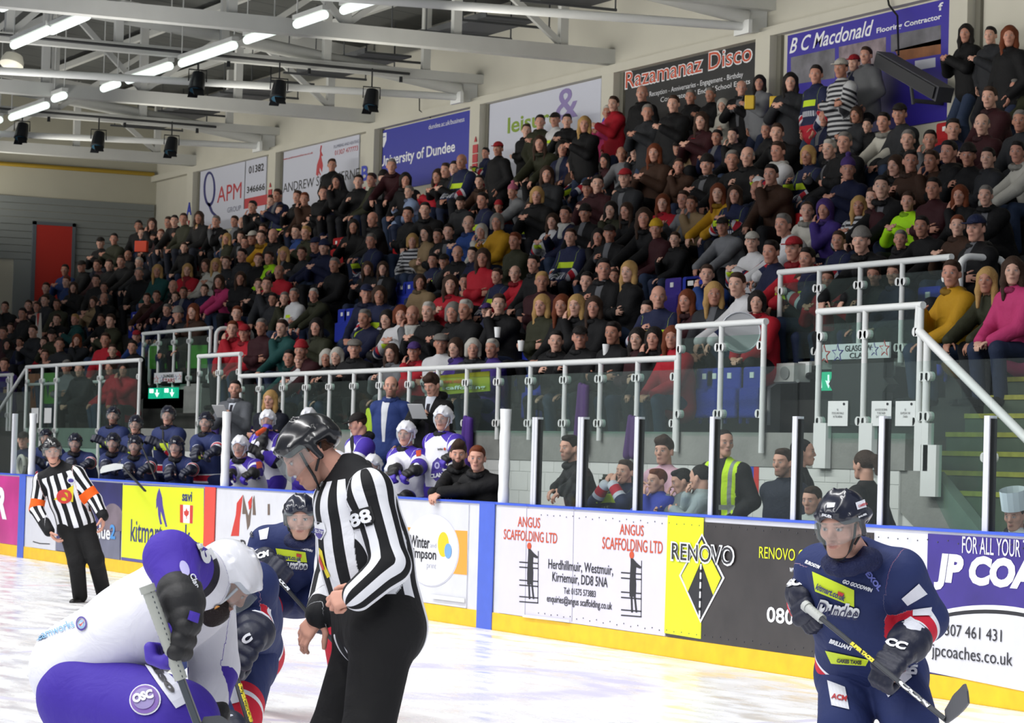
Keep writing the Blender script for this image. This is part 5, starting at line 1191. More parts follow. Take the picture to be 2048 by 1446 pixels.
def socks_navy(nt, x, y, z, pt, mx, oc):
    mx.base(NAVY); mx.put((pt > 1.5)*(z > .42), KRED); mx.put((pt > 1.5)*z.btw(.50, .54), KWHT); mx.put((pt > 1.5)*z.btw(.56, .60), NAVY); mx.put((pt > 1.5)*z.btw(.60, .64), KWHT)
LN = cloth_mat('navy_pants', socks_navy, .75, .35, 7)
def socks_clan(nt, x, y, z, pt, mx, oc):
    mx.base('#43309e'); mx.put((pt > 1.5)*(z > .44), '#e9e9f0'); mx.put((pt > 1.5)*z.btw(.40, .44), '#17151d')
LC = cloth_mat('purple_pants', socks_clan, .65, .35, 7)
M_gn = mat('glove_navy', '#151a30', .5, bump=.2, bscale=30); M_gk = mat('glove_black', '#1a1a1c', .6, bump=.2, bscale=30); M_gp = mat('glove_purple', '#4630a8', .6); M_lime2 = mat('patch_lime', '#cde22a', .6); M_wp = mat('patch_white', '#dfe1ea', .6)
M_shaft = mat('stick_shaft', '#3a3d42', .3, .3); M_tape = mat('stick_tape', '#b9bcb8', .7); M_blade = mat('stick_blade', '#47494e', .5)

# ---- navy player at the right
J = Jp(dict(head=(1683, 1050, 11.75), chest=(1718, 1122, 12.0), pel=(1738, 1335, 12.35), shL=(1800, 1150, 11.92), shR=(1640, 1140, 12.2), elL=(1852, 1238, 12.0), wrL=(1806, 1300, 11.75), elR=(1618, 1205, 12.5), wrR=(1606, 1180, 12.2),
    hipL=(1785, 1350, 12.3), hipR=(1700, 1350, 12.45), knL=(1822, 1448, 12.0), knR=(1690, 1450, 12.1), anL=(1850, 1650, 12.4), anR=(1715, 1650, 12.5), toeL=cv(-.3, 0, -.9), toeR=cv(-.5, 0, -.8), HF=cv(-.52, -.22, -.82), HU=cv(-.08, 1, -.12)))
J['hdR'] = cv(.15, -.9, -.4); J['hnR'] = cv(.7, .1, .5); J['hdL'] = cv(-.6, -.65, -.35); J['hnL'] = cv(.2, -.6, .6)
o = dict(fine=True, tt=.024, pad=.045, hem=.03, lt=.02, lpad=.035, build=1.12, sleeve=.72, brow=(.3, .2, .14), beard=(.4, .25, .18), stubble=1)
root, base, prt = place_person('navy_right', J, o, 'person in navy jersey and black helmet holding a stick, skating at the right', KN, LN, skinc='#d6a592', h=.0055, topn='jersey', legn='padded_pants')
hl = helm(root, base, J, 'n'); headgear(root, base, J, 'hair', hair('crop'), None, 1.0, colr='#6b4a36')
for sd in 'RL': 
    go, gf = glove(J, sd, base, root, M_gn, M_gn, 1.35, 1.02, M_wp)
    Bg = world_bvh([go, gf], base)
    if sd == 'R': d_text(Bg, base, go, 'CCM', (1569, 1176), (1624, 1168), 15, M_wtxt, .06, .2, .007)
    else: d_text(Bg, base, go, 'CC', (1771, 1290), (1812, 1302), 15, M_wtxt, .06, .2, .007)
B = world_bvh([prt['top']], base); tp = prt['top']
d_quad(B, base, tp, [(1626, 1143), (1709, 1180), (1709, 1213), (1632, 1182)], M_lime2, .005, 10)
d_text(B, base, tp, 'kitmart.co.uk', (1634, 1177), (1690, 1201), 12, M_navytxt, .03, 0, .01)
d_quad(B, base, tp, [(1678, 1181), (1690, 1186), (1689, 1193), (1677, 1189)], M_red, .009, 3, 'flag')
d_text(B, base, tp, 'Dundee', (1634, 1226), (1718, 1238), 30, M_wtxt, .12, .25, .008, 'lettering_outline'); d_text(B, base, tp, 'Dundee', (1636, 1227), (1716, 1238), 26, mat('kit_navy_ink', '#2a2c55', .6), .0, .25, .012)
d_text(B, base, tp, 'GO GOODWIN', (1686, 1166), (1744, 1184), 8, M_wtxt, .05, .2, .008); d_text(B, base, tp, 'EUROGYM', (1612, 1127), (1641, 1139), 7, M_wtxt, .05, .2, .008)
d_text(B, base, tp, 'TEXOL', (1724, 1140), (1758, 1182), 12, mat('ink_lilac2', '#6f78c8', .5), .05, 0, .008)
d_quad(B, base, tp, [(1605, 1068), (1624, 1073), (1618, 1093), (1600, 1088)], M_wp, .005, 4)
d_poly(B, base, tp, [(1655, 1118), (1680, 1122), (1667, 1144)], mat('kit_red', KRED, .6), .006, 'neck_insert')
d_quad(B, base, tp, [(1803, 1196), (1836, 1167), (1853, 1188), (1815, 1210)], M_wp, .006, 5); d_quad(B, base, tp, [(1826, 1218), (1862, 1214), (1860, 1232), (1826, 1234)], M_wp, .006, 5)
d_quad(B, base, tp, [(1802, 1248), (1822, 1235), (1850, 1258), (1823, 1278)], M_wp, .006, 5)
d_quad(B, base, tp, [(1652, 1300), (1738, 1318), (1732, 1330), (1664, 1326)], M_lime2, .006, 8); d_text(B, base, tp, 'CAKES TAXIS', (1676, 1322), (1724, 1326), 8, M_ink, .05, 0, .011); d_text(B, base, tp, 'BRILLIANT', (1660, 1284), (1705, 1300), 9, M_wtxt, .05, .1, .008)
B = world_bvh([prt['legs']], base); lg = prt['legs']
d_quad(B, base, lg, [(1656, 1362), (1690, 1376), (1698, 1420), (1664, 1412)], M_wp, .006, 5); d_text(B, base, lg, 'ACM', (1664, 1400), (1692, 1406), 11, M_redtxt, .03, 0, .01)
d_quad(B, base, lg, [(1766, 1374), (1812, 1322), (1823, 1356), (1778, 1396)], M_wp, .006, 6); d_text(B, base, lg, 'GAS', (1792, 1357), (1812, 1345), 9, M_redtxt, .03, 0, .01)
d_text(B, base, lg, 'blue', (1832, 1352), (1836, 1300), 24, M_wtxt, .04, 0, .008)
Bh = BVHTree.FromPolygons([Vector(hl.matrix_local @ v.co)+Vector(base) for v in HELM.vertices], [tuple(p.vertices) for p in HELM.polygons])
d_quad(Bh, base, hl.parent, [(1710, 1006), (1734, 997), (1738, 1012), (1714, 1020)], M_wp, .003, 4, 'helmet_sticker'); d_text(Bh, base, hl.parent, 'CAMERON', (1716, 1016), (1736, 1009), 5, M_redtxt, .03, 0, .005, 'helmet_lettering'); d_quad(Bh, base, hl.parent, [(1655, 1006), (1671, 1006), (1669, 1015), (1654, 1016)], M_wp, .003, 4, 'helmet_sticker'); d_text(Bh, base, hl.parent, 'BAUER', (1643, 1031), (1664, 1036), 5, M_wtxt, .05, .1, .004, 'helmet_lettering'); d_text(Bh, base, hl.parent, 'BAUER', (1716, 1036), (1733, 1030), 4, M_wtxt, .05, .1, .004, 'helmet_lettering')
sa, sb = atd(1612, 1212, 12.05), atd(1893, 1441, 11.2)
st = stick([sa, sb], 'grey hockey stick held across the body of the navy player at the right', [M_shaft, M_tape, M_blade], .017, (atd(1957, 1400, 10.9), .075, .04), tape=.14)
def stick_text(st, txt, p0, p1, hg, m):
    q = [bpy.data.objects[c.name] for c in st.children if c.name.startswith('shaft')][0]; Bq = BVHTree.FromPolygons([v.co.copy() for v in q.data.vertices], [tuple(p.vertices) for p in q.data.polygons])
    d_text(Bq, np.zeros(3)+np.array(st.location), st, txt, p0, p1, hg, m, .08, .1, .003)
stick_text(st, 'CCM', (1796, 1367), (1857, 1417), 11, M_wtxt); stick_text(st, 'SUPER TACKS', (1700, 1289), (1745, 1326), 8, mat('logo_yellow'))

headgear(root, base, J, 'collar', hair('collar'), None, 1.0, colr='#1c2348')
# ---- navy player crouching behind the linesman
J = Jp(dict(head=(601, 1036, 17.3), chest=(597, 1076, 17.7), pel=(590, 1178, 18.1), shL=(653, 1092, 17.7), shR=(533, 1086, 17.7), elR=(510, 1128, 17.7), wrR=(528, 1122, 17.2), elL=(652, 1155, 17.7), wrL=(648, 1205, 17.3),
    hipL=(618, 1185, 18.0), hipR=(562, 1185, 18.0), knL=(672, 1235, 17.5), knR=(520, 1222, 17.5), anL=(690, 1380, 18.2), anR=(478, 1385, 18.2), toeL=cv(.2, 0, -.9), toeR=cv(-.2, 0, -.9), HF=cv(.04, -.12, -1), HU=cv(0, 1, -.15)))
J['hdR'] = cv(.75, -.45, -.4); J['hnR'] = cv(.3, -.5, .8); J['hdL'] = cv(-.2, -.9, -.3); J['hnL'] = cv(-.2, 0, .9)
o = dict(fine=True, tt=.022, pad=.045, hem=-.02, lt=.02, lpad=.035, build=1.12, sleeve=.72, brow=(.4, .26, .18), beard=(.5, .3, .2), stubble=1)
root, base, prt = place_person('navy_mid', J, o, 'person in navy jersey crouching with a stick behind the linesman', KN, LN, skinc='#d6a592', h=.007, topn='jersey', legn='padded_pants')
hl = helm(root, base, J, 'n'); headgear(root, base, J, 'hair', hair('crop'), None, 1.0, colr='#8a5a3a')
for sd in 'RL':
    go, gf = glove(J, sd, base, root, M_gn, M_gn, 1.35, 1.02, M_wp)
    if sd == 'R': d_text(world_bvh([go, gf], base), base, go, 'CCM', (507, 1122), (540, 1112), 11, M_wtxt, .06, .2, .007)
B = world_bvh([prt['top']], base); tp = prt['top']
d_quad(B, base, tp, [(551, 1096), (611, 1104), (614, 1124), (558, 1119)], M_lime2, .006, 8); d_text(B, base, tp, 'kitmart.co.uk', (556, 1115), (602, 1121), 9, M_navytxt, .03, 0, .01); d_quad(B, base, tp, [(593, 1106), (603, 1108), (603, 1114), (593, 1112)], M_red, .01, 3, 'flag')
d_text(B, base, tp, 'Dundee', (557, 1137), (615, 1140), 19, M_wtxt, .12, .25, .008, 'lettering_outline'); d_text(B, base, tp, 'Dundee', (559, 1138), (613, 1140), 16, mat('kit_navy_ink', '#2a2c55', .6), .0, .25, .012)
d_poly(B, base, tp, [(518, 1062), (538, 1056), (534, 1078), (521, 1080)], M_wp, .006); d_poly(B, base, tp, [(485, 1044), (497, 1040), (505, 1072), (493, 1078)], M_wp, .006); d_text(B, base, tp, 'McVEIGH', (497, 1046), (503, 1076), 6, M_ink, .05, 0, .01)
d_text(B, base, tp, 'GOODWIN', (596, 1097), (625, 1104), 5, M_wtxt, .06, .2, .008); d_poly(B, base, tp, [(583, 1078), (592, 1078), (588, 1090)], mat('kit_red', KRED, .6), .006, 'neck_insert')
B = world_bvh([prt['legs']], base); d_quad(B, base, prt['legs'], [(524, 1150), (552, 1154), (540, 1188), (518, 1182)], M_wp, .006, 5); d_text(B, base, prt['legs'], 'APM', (525, 1172), (545, 1176), 9, M_redtxt, .03, 0, .01)
st = stick([atd(541, 1141, 17.1), atd(742, 1368, 17.2)], 'dark hockey stick of the crouching navy player passing behind the linesman', [mat('shaft_black', '#1d1f22', .4), M_tape, M_blade], .017, (atd(775, 1385, 16.9), .06, .03), tape=0); stick_text(st, 'CCM', (556, 1160), (576, 1182), 6, M_wtxt)

headgear(root, base, J, 'collar', hair('collar'), None, .88, colr='#1c2348')
# ---- navy player taking the face-off, mostly hidden by the purple one
J = Jp(dict(head=(452, 1148, 12.6), chest=(452, 1160, 12.75), pel=(470, 1320, 13.2), shL=(508, 1172, 12.6), shR=(395, 1190, 12.5), elL=(513, 1245, 12.7), wrL=(506, 1268, 12.35), elR=(392, 1345, 12.2), wrR=(468, 1500, 11.9),
    hipL=(490, 1330, 13.1), hipR=(440, 1330, 13.1), knL=(472, 1430, 12.6), knR=(430, 1450, 12.6), anL=(500, 1600, 13.0), anR=(400, 1600, 13.0), toeL=cv(-.5, 0, -.8), toeR=cv(-.6, 0, -.7), HF=cv(-.6, -.5, -.5), HU=cv(-.2, .9, -.3)))
J['hdL'] = cv(-.5, -.8, -.2); J['hnL'] = cv(.1, -.3, .9); J['hdR'] = cv(.4, -.8, -.3); J['hnR'] = cv(-.3, 0, .9)
o = dict(fine=False, tt=.022, pad=.05, hem=.0, lt=.02, lpad=.035, build=1.05, sleeve=.72)
root, base, prt = place_person('navy_left', J, o, 'person in navy jersey bent behind the purple player at the face-off', KN, LN, skinc='#d6a592', h=.007, topn='jersey', legn='padded_pants')
helm(root, base, J, 'n')
for sd in 'LR':
    go, gf = glove(J, sd, base, root, M_gn, M_gn, 1.35, 1.1, M_wp)
    if sd == 'L': d_text(world_bvh([go, gf], base), base, go, 'C', (490, 1290), (508, 1278), 16, M_wtxt, .08, .1, .007)
B = world_bvh([prt['top']], base); tp = prt['top']
d_poly(B, base, tp, [(378, 1345), (420, 1336), (432, 1366), (402, 1372)], M_wp, .006); d_text(B, base, tp, 'McVEIGH', (386, 1356), (424, 1352), 8, M_ink, .05, 0, .01); d_quad(B, base, tp, [(404, 1290), (418, 1288), (420, 1330), (410, 1334)], M_wp, .006, 5)
d_quad(B, base, tp, [(407, 1402), (440, 1395), (450, 1420), (418, 1428)], M_wp, .007, 5); d_poly(B, base, tp, [(412, 1405), (434, 1400), (434, 1416), (424, 1426), (414, 1418)], mat('ink_violet'), .011, 'crest')
B = world_bvh([prt['legs']], base); d_quad(B, base, prt['legs'], [(432, 1350), (462, 1345), (478, 1405), (452, 1412)], M_wp, .006, 6); d_text(B, base, prt['legs'], 'GAS', (444, 1384), (462, 1380), 8, M_redtxt, .03, 0, .01)
st = stick([atd(460, 1315, 12.25), atd(525, 1535, 12.0)], 'black hockey stick with yellow lettering held by the navy player at the face-off', [mat('shaft_black'), M_tape, M_blade], .02, (atd(460, 1560, 11.8), .07, .03), tape=0); stick_text(st, 'SUPER TACKS', (476, 1368), (500, 1446), 9, mat('logo_yellow'))

# ---- purple player bending at the front
J = Jp(dict(head=(452, 1158, 10.95), chest=(398, 1172, 11.1), pel=(178, 1328, 11.3), shR=(398, 1158, 10.88), shL=(412, 1180, 11.3), elR=(342, 1116, 10.55), wrR=(372, 1232, 10.35), elL=(428, 1335, 11.4), wrL=(402, 1475, 11.2),
    hipR=(172, 1392, 11.15), hipL=(190, 1385, 11.5), knR=(352, 1446, 10.8), knL=(345, 1480, 11.4), anR=(235, 1690, 11.3), anL=(250, 1690, 11.8), toeR=cv(1, 0, 0), toeL=cv(1, 0, 0), HF=cv(.62, -.76, .12), HU=cv(.76, .62, 0)))
J['hdR'] = cv(-.28, -.9, -.05); J['hnR'] = cv(-1, .1, .25); J['hdL'] = cv(-.4, -.9, 0); J['hnL'] = cv(-.2, 0, .9)
o = dict(fine=True, tt=.03, pad=.05, hem=.02, lt=.012, lpad=.095, build=1.12, pw=.8, bt=1.04, hsc=.8, sleeve=.6, beard=(.08, .06, .05))
KC2 = cloth_mat('white_purple_jersey_near', lambda nt, x, y, z, pt, mx, oc: (mx.base('#e6e6ee'), mx.put(pt.btw(.5, 1.1)*(z > .09), '#1b1825'), mx.put(pt.btw(.5, 1.1)*(z > .16), '#4a35a6'), mx.put(pt.btw(1.1, 1.5)*(z > .36), '#4a35a6'), mx.put(pt.btw(.5, 1.5).inv()*(z < -.5), '#4a35a6')), .7, .35, 7)
LC2 = cloth_mat('purple_pants_near', lambda nt, x, y, z, pt, mx, oc: (mx.base('#43309e'), mx.put((pt > 1.5)*(z > .66), '#e6e6ee'), mx.put((pt > 1.5)*z.btw(.60, .66), '#17151d')), .65, .35, 7)
root, base, prt = place_person('purple_front', J, o, 'person in white and purple jersey bent double at the front left', KC2, LC2, skinc='#c99683', h=.0055, topn='jersey', legn='padded_pants')
hl = helm(root, base, J, 'w'); headgear(root, base, J, 'beard', hair('beard'), None, 1.12, colr='#2a2220')
go, gf = glove(J, 'R', base, root, M_gk, M_gp, 1.3, 1.12); glove(J, 'L', base, root, M_gk, M_gp, 1.3, 1.1)
d_quad(world_bvh([go, gf], base), base, go, [(379, 1222), (398, 1228), (394, 1246), (374, 1240)], M_gp, .005, 3, 'knuckle_patch')
B = world_bvh([prt['top']], base); tp = prt['top']
d_text(B, base, tp, 'streamworks', (60, 1290), (152, 1254), 16, mat('ink_aqua', '#7fb0d8', .5), .01, 0, .006); d_disc(B, base, tp, (165, 1248), 11, 14, mat('ink_violet'), .006, 0, 'logo', .75); d_disc(B, base, tp, (166, 1250), 6, 8, mat('ink_aqua'), .008, 0, 'logo', .6); d_poly(B, base, tp, [(161, 1250), (165, 1254), (176, 1240), (166, 1250)], M_red, .01, 'logo')
d_text(B, base, tp, '15', (388, 1090), (404, 1130), 26, M_wtxt, .07, 0, .01, 'number'); d_disc(B, base, tp, (368, 1139), 8, 16, mat('ink_lilac3', '#b9b4e2', .5), .008, -.35, 'logo'); d_text(B, base, tp, 'Clan', (377, 1152), (388, 1178), 10, M_wtxt, .02, 0, .008)
d_text(B, base, tp, 'B', (386, 1275), (392, 1262), 14, M_gp, .06, 0, .008, 'number'); d_disc(B, base, tp, (433, 1214), 6, 6, mat('ad_orange'), .008, 0, 'logo')
B = world_bvh([prt['legs']], base); lg = prt['legs']
d_quad(B, base, lg, [(271, 1308), (296, 1300), (383, 1402), (352, 1418)], M_wp, .007, 9, 'side_panel'); d_text(B, base, lg, 'aviso', (282, 1314), (343, 1392), 15, M_ink, .05, .2, .012)
d_disc(B, base, lg, (292, 1401), 31, 30, M_wp, .007, 0, 'crest'); d_disc(B, base, lg, (292, 1401), 28, 27, mat('crest_plum', '#7a5aa8', .6), .01, 0, 'crest'); d_disc(B, base, lg, (291, 1400), 21, 20, mat('crest_mauve', '#8f83b4', .6), .013, 0, 'crest'); d_text(B, base, lg, 'OSC', (273, 1410), (312, 1400), 17, M_wtxt, .06, 0, .018)
st = stick([atd(294, 1174, 10.3), atd(398, 1455, 10.3)], 'hockey stick with taped silver grip held by the bent purple player', [mat('shaft_steel', '#4a5056', .3, .3), mat('grip_silver', '#a9aca4', .45), M_blade], .021, (atd(470, 1500, 10.25), .08, .03), tape=.36)
# ================================================================ POSED PEOPLE (bench, behind the glass, crowd)
def ik(a, b, l1, l2, pole):
    d = b-a; L = np.linalg.norm(d); 
    if L > (l1+l2)*.995: b = a+d/L*(l1+l2)*.995; d = b-a; L = np.linalg.norm(d)
    u = d/L; x = (l1*l1-l2*l2+L*L)/(2*L); h_ = sqrt(max(l1*l1-x*x, 1e-6)); p = np.array(pole, float); p = unit(p-u*(p@u)); return a+u*x+p*h_, b
def yawv(a): return A3(sin(radians(a)), -cos(radians(a)), 0)       # 0 faces the ice, + turns towards the lens
def pose(head, floor, yaw=20, lean=5, hyaw=40, nod=0, arms=('lap', 'lap'), seat=None, sc=1.0, tilt=0, tl=.50):
    f = yawv(yaw); l = np.cross(A3(0, 0, 1), f); up = A3(0, 0, 1)*cos(radians(lean))+f*sin(radians(lean)); head = np.array(head, float)
    ch = head-up*.175*sc-A3(0, 0, .04)*sc-f*.02*sc; pel = ch-up*tl*sc; ft = unit(f*cos(radians(lean))-A3(0, 0, 1)*sin(radians(lean)))
    J = dict(head=head, chest=ch, pel=pel); hf = yawv(hyaw)*cos(radians(nod))-A3(0, 0, 1)*sin(radians(nod)); J['HR'] = hframe(hf, A3(0, 0, 1)+l*tilt+hf*.0)
    for sd, s in (('L', 1), ('R', -1)):
        sh = ch+l*s*.175*sc-up*.045*sc; J['sh'+sd] = sh; hip = pel+l*s*.095*sc-up*.02*sc; J['hip'+sd] = hip
        if seat is not None: kn = hip+f*.42*sc+l*s*.05*sc+A3(0, 0, .02); an = np.array([kn[0], kn[1], floor+.09*sc])-f*.05*sc
        else:
            an = np.array([hip[0], hip[1], floor+.09*sc])+f*(.05 if lean < 12 else -.06)*sc+l*s*.03; kn, an = ik(hip, an, .44*sc, .42*sc, f+l*s*.15); an[2] = max(an[2], floor+.08)
        J['kn'+sd] = kn; J['an'+sd] = an; J['toe'+sd] = unit(f+l*s*.2)
        a = arms[0 if sd == 'L' else 1]; g = lambda x, y, z: ch+l*s*x*sc+f*y*sc+A3(0, 0, z)*sc
        pole = l*s*.7-A3(0, 0, 1)*.8-f*.2
        if isinstance(a, (tuple, list, np.ndarray)): wr = np.array(a, float); hd = f*.8-A3(0, 0, .5)-l*s*.4; hn = A3(0, 0, -1)-l*s*.3
        elif a == 'lap': wr = g(.08, .33, -.42); hd = f*.8-l*s*.5-A3(0, 0, .25); hn = A3(0, 0, -1)
        elif a == 'knee': wr = g(.16, .46, -.42); hd = f*.6-l*s*.3-A3(0, 0, .7); hn = -f*.3-A3(0, 0, 1)
        elif a == 'cross': wr = g(-.10, .2, -.26); hd = -l*s+f*.1; hn = -f
        elif a == 'chin': wr = g(-.06, .17, .0); hd = A3(0, 0, 1)-l*s*.2; hn = -f
        elif a == 'hold': wr = g(.06, .3, -.16); hd = f*.5-l*s*.6+A3(0, 0, .3); hn = -l*s*.8
        elif a == 'pocket': wr = g(.13, .1, -.48); hd = -A3(0, 0, 1)+f*.3; hn = -l*s; pole = l*s-f*.5
        elif a == 'side': wr = g(.13, .04, -.52); hd = -A3(0, 0, 1); hn = -l*s; pole = -f+l*s*.3
        elif a == 'mouth': wr = g(.07, .27, .06); hd = -f*.2+A3(0, 0, 1)-l*s*.3; hn = -f-l*s*.3
        el, wr = ik(sh, wr, .29*sc, .26*sc, pole); J['el'+sd] = el; J['wr'+sd] = wr; J['hd'+sd] = unit(hd); J['hn'+sd] = unit(hn)
    J['toeL'] = unit(J['toeL']); return J

def suit(nt, x, y, z, pt, mx, oc):
    mx.base(oc); tor = pt < .5; v = (z-.30)*.22; fr = (y > .03)*tor; mx.put(fr*(x.abs() < v)*(z > .2), '#c9ced8'); mx.put(fr*(x.abs() < .022)*(z > .1)*(z < .5), '#23202a')
def suit_open(nt, x, y, z, pt, mx, oc):
    mx.base(oc); tor = pt < .5; mx.put((y > .03)*tor*(z > .06)*((x+.035).abs() < (z*.07+.012)), '#d9dce2')
def hivis(nt, x, y, z, pt, mx, oc):
    mx.base('#1c1b1d'); tor = pt < .5; mx.put(tor, '#c8f02a'); mx.put(tor*(x.abs() < .045)*(y > 0), '#1c1b1d'); mx.put(tor*x.abs().btw(.1, .135), '#8f9693'); mx.put(tor*z.btw(.12, .165), '#8f9693')
def fan_navy(nt, x, y, z, pt, mx, oc):
    arm = pt.btw(.5, 1.5); tor = arm.inv(); mx.base('#1c2240'); mx.put(arm*z.btw(.3, .48), '#b9bcc4'); mx.put(arm*z.btw(.34, .42), '#a81f30'); mx.put(tor*(z < .06), '#a81f30'); mx.put(tor*z.btw(.30, .38)*(x.abs() < .14)*(y > 0), '#b7d12c'); mx.put(tor*z.btw(.17, .24)*(x.abs() < .15)*(y > 0)*((x*30).frac() > .4), '#b9bcc4')
def fan_white(nt, x, y, z, pt, mx, oc):
    arm = pt.btw(.5, 1.5); tor = arm.inv(); mx.base('#c4c4c6'); mx.put(arm*z.btw(.3, .5), '#1f2544'); mx.put(arm*z.btw(.36, .43), '#a81f30'); mx.put(tor*(z < .08), '#a81f30'); mx.put(tor*z.btw(.17, .25)*(x.abs() < .14)*(y > 0)*((x*30).frac() > .35), '#1f2544'); mx.put(tor*z.btw(.31, .37)*(x.abs() < .08)*(y > 0), '#b7d12c')
def stripes(nt, x, y, z, pt, mx, oc): mx.base('#b5b6b8'); mx.put((z*16).frac() > .5, '#2a2b30')
def openc(nt, x, y, z, pt, mx, oc): mx.base(oc); mx.put((pt < .5)*(y > .04)*(x.abs() < (z*.07+.012))*(z > .1), '#5c5d61')
C_SUIT = cloth_mat('suit_tie', suit); C_OPEN = cloth_mat('suit_open', suit_open); C_HIV = cloth_mat('hi_vis', hivis); C_FN = cloth_mat('fan_jersey_navy', fan_navy); C_FW = cloth_mat('fan_jersey_white', fan_white); C_STR = cloth_mat('fan_stripes', stripes); C_COAT = cloth_mat('open_coat', openc)
HC = dict(k='#1b1614', b='#3a281d', l='#b08c56', g='#77736e', w='#b5b1a8', r='#6a3319', n='#1a2140', y='#c29a1c', p='#47306e', i='#a85a72', R='#9a1c26')
HN = dict(k='black', b='brown', l='blond', g='grey', w='white', r='ginger', n='navy', y='yellow', p='purple', i='pink', R='red')

def person_at(px, py, y, floor, label, top_m, topc=None, legc='#1b1b1e', hairk='s', hairc='b', skinc='#b98570', group=None, h=.009, helmk=None, topn='jacket', legn='trousers', gl=None, kit=False, beardc=None, fine=True, **kw):
    hd = aty(px, py, y); a = dict(fine=fine, tt=.022 if not kit else .024, pad=.04 if kit else .008, hem=.05, lt=.018, lpad=.03 if kit else 0, build=1.08, hs=kw.pop('hs', 1.0), sc=kw.get('sc', 1.0))
    if beardc: a['beard'] = beardc; a['stubble'] = 1
    a['hs'] = kw.get('sc', 1.0)**.5*a['hs'] if kw.get('sc', 1) < 1 else a['hs']
    a['sleeve'] = .72 if (kit and gl) else 1.0
    a['brow'] = tuple(np.array(lin(HC.get(hairc, '#3a281d'))[:3])*.8); a['base'] = floor
    J = pose(hd, floor, **kw)
    root, base, prt = place_person('p', J, a, label, top_m, C_PLAIN if not kit else (LN if top_m is KN else LC), skinc=skinc, topc=topc, legc=legc, h=h, topn=topn, legn=legn, shoen='shoes' if not kit else 'skates', group=group)
    if helmk: helm(root, base, J, helmk, True, a['hs'])
    st = dict(s='short', c='crop', q='quiff', f='fringe', b='bob', l='long', p='pony', C='cap', B='beanie', O='bobble', H='hood', F='flatcap').get(hairk)
    if hairk in 'CBOF' : headgear(root, base, J, 'hair', hair('crop'), None, a['hs'], colr=HC['b'])
    if st: headgear(root, base, J, 'hair' if hairk in 'scqfblp' else st, hair(st), None, a['hs'], colr=HC[hairc])
    if kit or topn == 'jacket': headgear(root, base, J, 'collar', hair('collar'), None, a['hs'], colr='#14151c' if not (topc and not kit) else topc)
    if gl:
        for sd in gl[1]:
            go, gf = glove(J, sd, base, root, gl[0][0], gl[0][1], 1.2, .95, M_wp if gl[0][0] is M_gn else None, h=.009)
    return root, base, J, prt
GN, GC = (M_gn, M_gn), (M_gk, M_gp)
def brd(x, z=1.27, y=-.02): return A3(x, y, z)
def bx(px): return X(px, .05, 960)
# navy bench
NV_ = [  # px, py, y, hyaw, yaw, lean, nod, hand pixels on the board (L,R), label
    (226, 832, 1.15, 66, 30, 3, 0, None, 'navy player with dark beard standing tallest at the left of the bench', 'k', 1),
    (271, 850, 1.0, 62, 30, 6, 2, None, 'navy player with curly hair standing right of the bearded one at the back', 'b', 0),
    (336, 832, 1.0, 60, 30, 3, 0, None, 'navy player standing tallest on the navy bench with open mouth', 'l', 0),
    (412, 845, .75, 55, 25, 5, 3, (430, 402), 'navy player standing beside the white padded post with lime patch', 'b', 1),
    (92, 876, .7, 70, 40, 20, 6, None, 'navy player half hidden directly behind the refereeing person', 'b', 0),
    (150, 886, .5, 66, 40, 26, 10, (190, 172), 'navy player leaning out just right of the refereeing person', 'r', 1),
    (226, 886, .55, 60, 35, 22, 8, (232, 215), 'navy player leaning on the boards behind the white stick blade', 'k', 1),
    (270, 892, .5, 60, 35, 22, 8, (300, 270), 'navy player with long dark beard leaning on the boards in the middle', 'k', 1),
    (352, 894, .45, 55, 30, 24, 8, (392, 350), 'navy player leaning out above the yellow skater panel', 'r', 0)]
for (px, py, y, hy, yw, ln, nd, hands, lab, hc, bd) in NV_:
    arms = (tuple(brd(bx(hands[0]))), tuple(brd(bx(hands[1])))) if hands else ('hold', 'side')
    root, base, J, prt = person_at(px, py, y, .2, 'person in ' + lab.replace('navy player', 'navy jersey', 1), KN, hairk='c', hairc=hc, skinc='#d3a08c', group='navy players on the bench', h=.0095, helmk='n', topn='jersey', legn='padded_pants', gl=(GN, 'LR'), kit=True,
        beardc=(.08, .05, .04) if bd else None, yaw=yw, lean=ln, hyaw=hy, nod=nd, arms=arms)
    B = world_bvh([prt['top']], base); T = tframe(J); c = J['chest']-T[2]*.2+T[1]*.15
    if ln < 12:
        q = [proj(c+T[0]*a+T[2]*b_)[:2] for a, b_ in ((-.13, -.045), (.13, -.045), (.13, .045), (-.13, .045))]; d_quad(B, base, prt['top'], q, M_lime2, .008, 5, 'lime_patch')
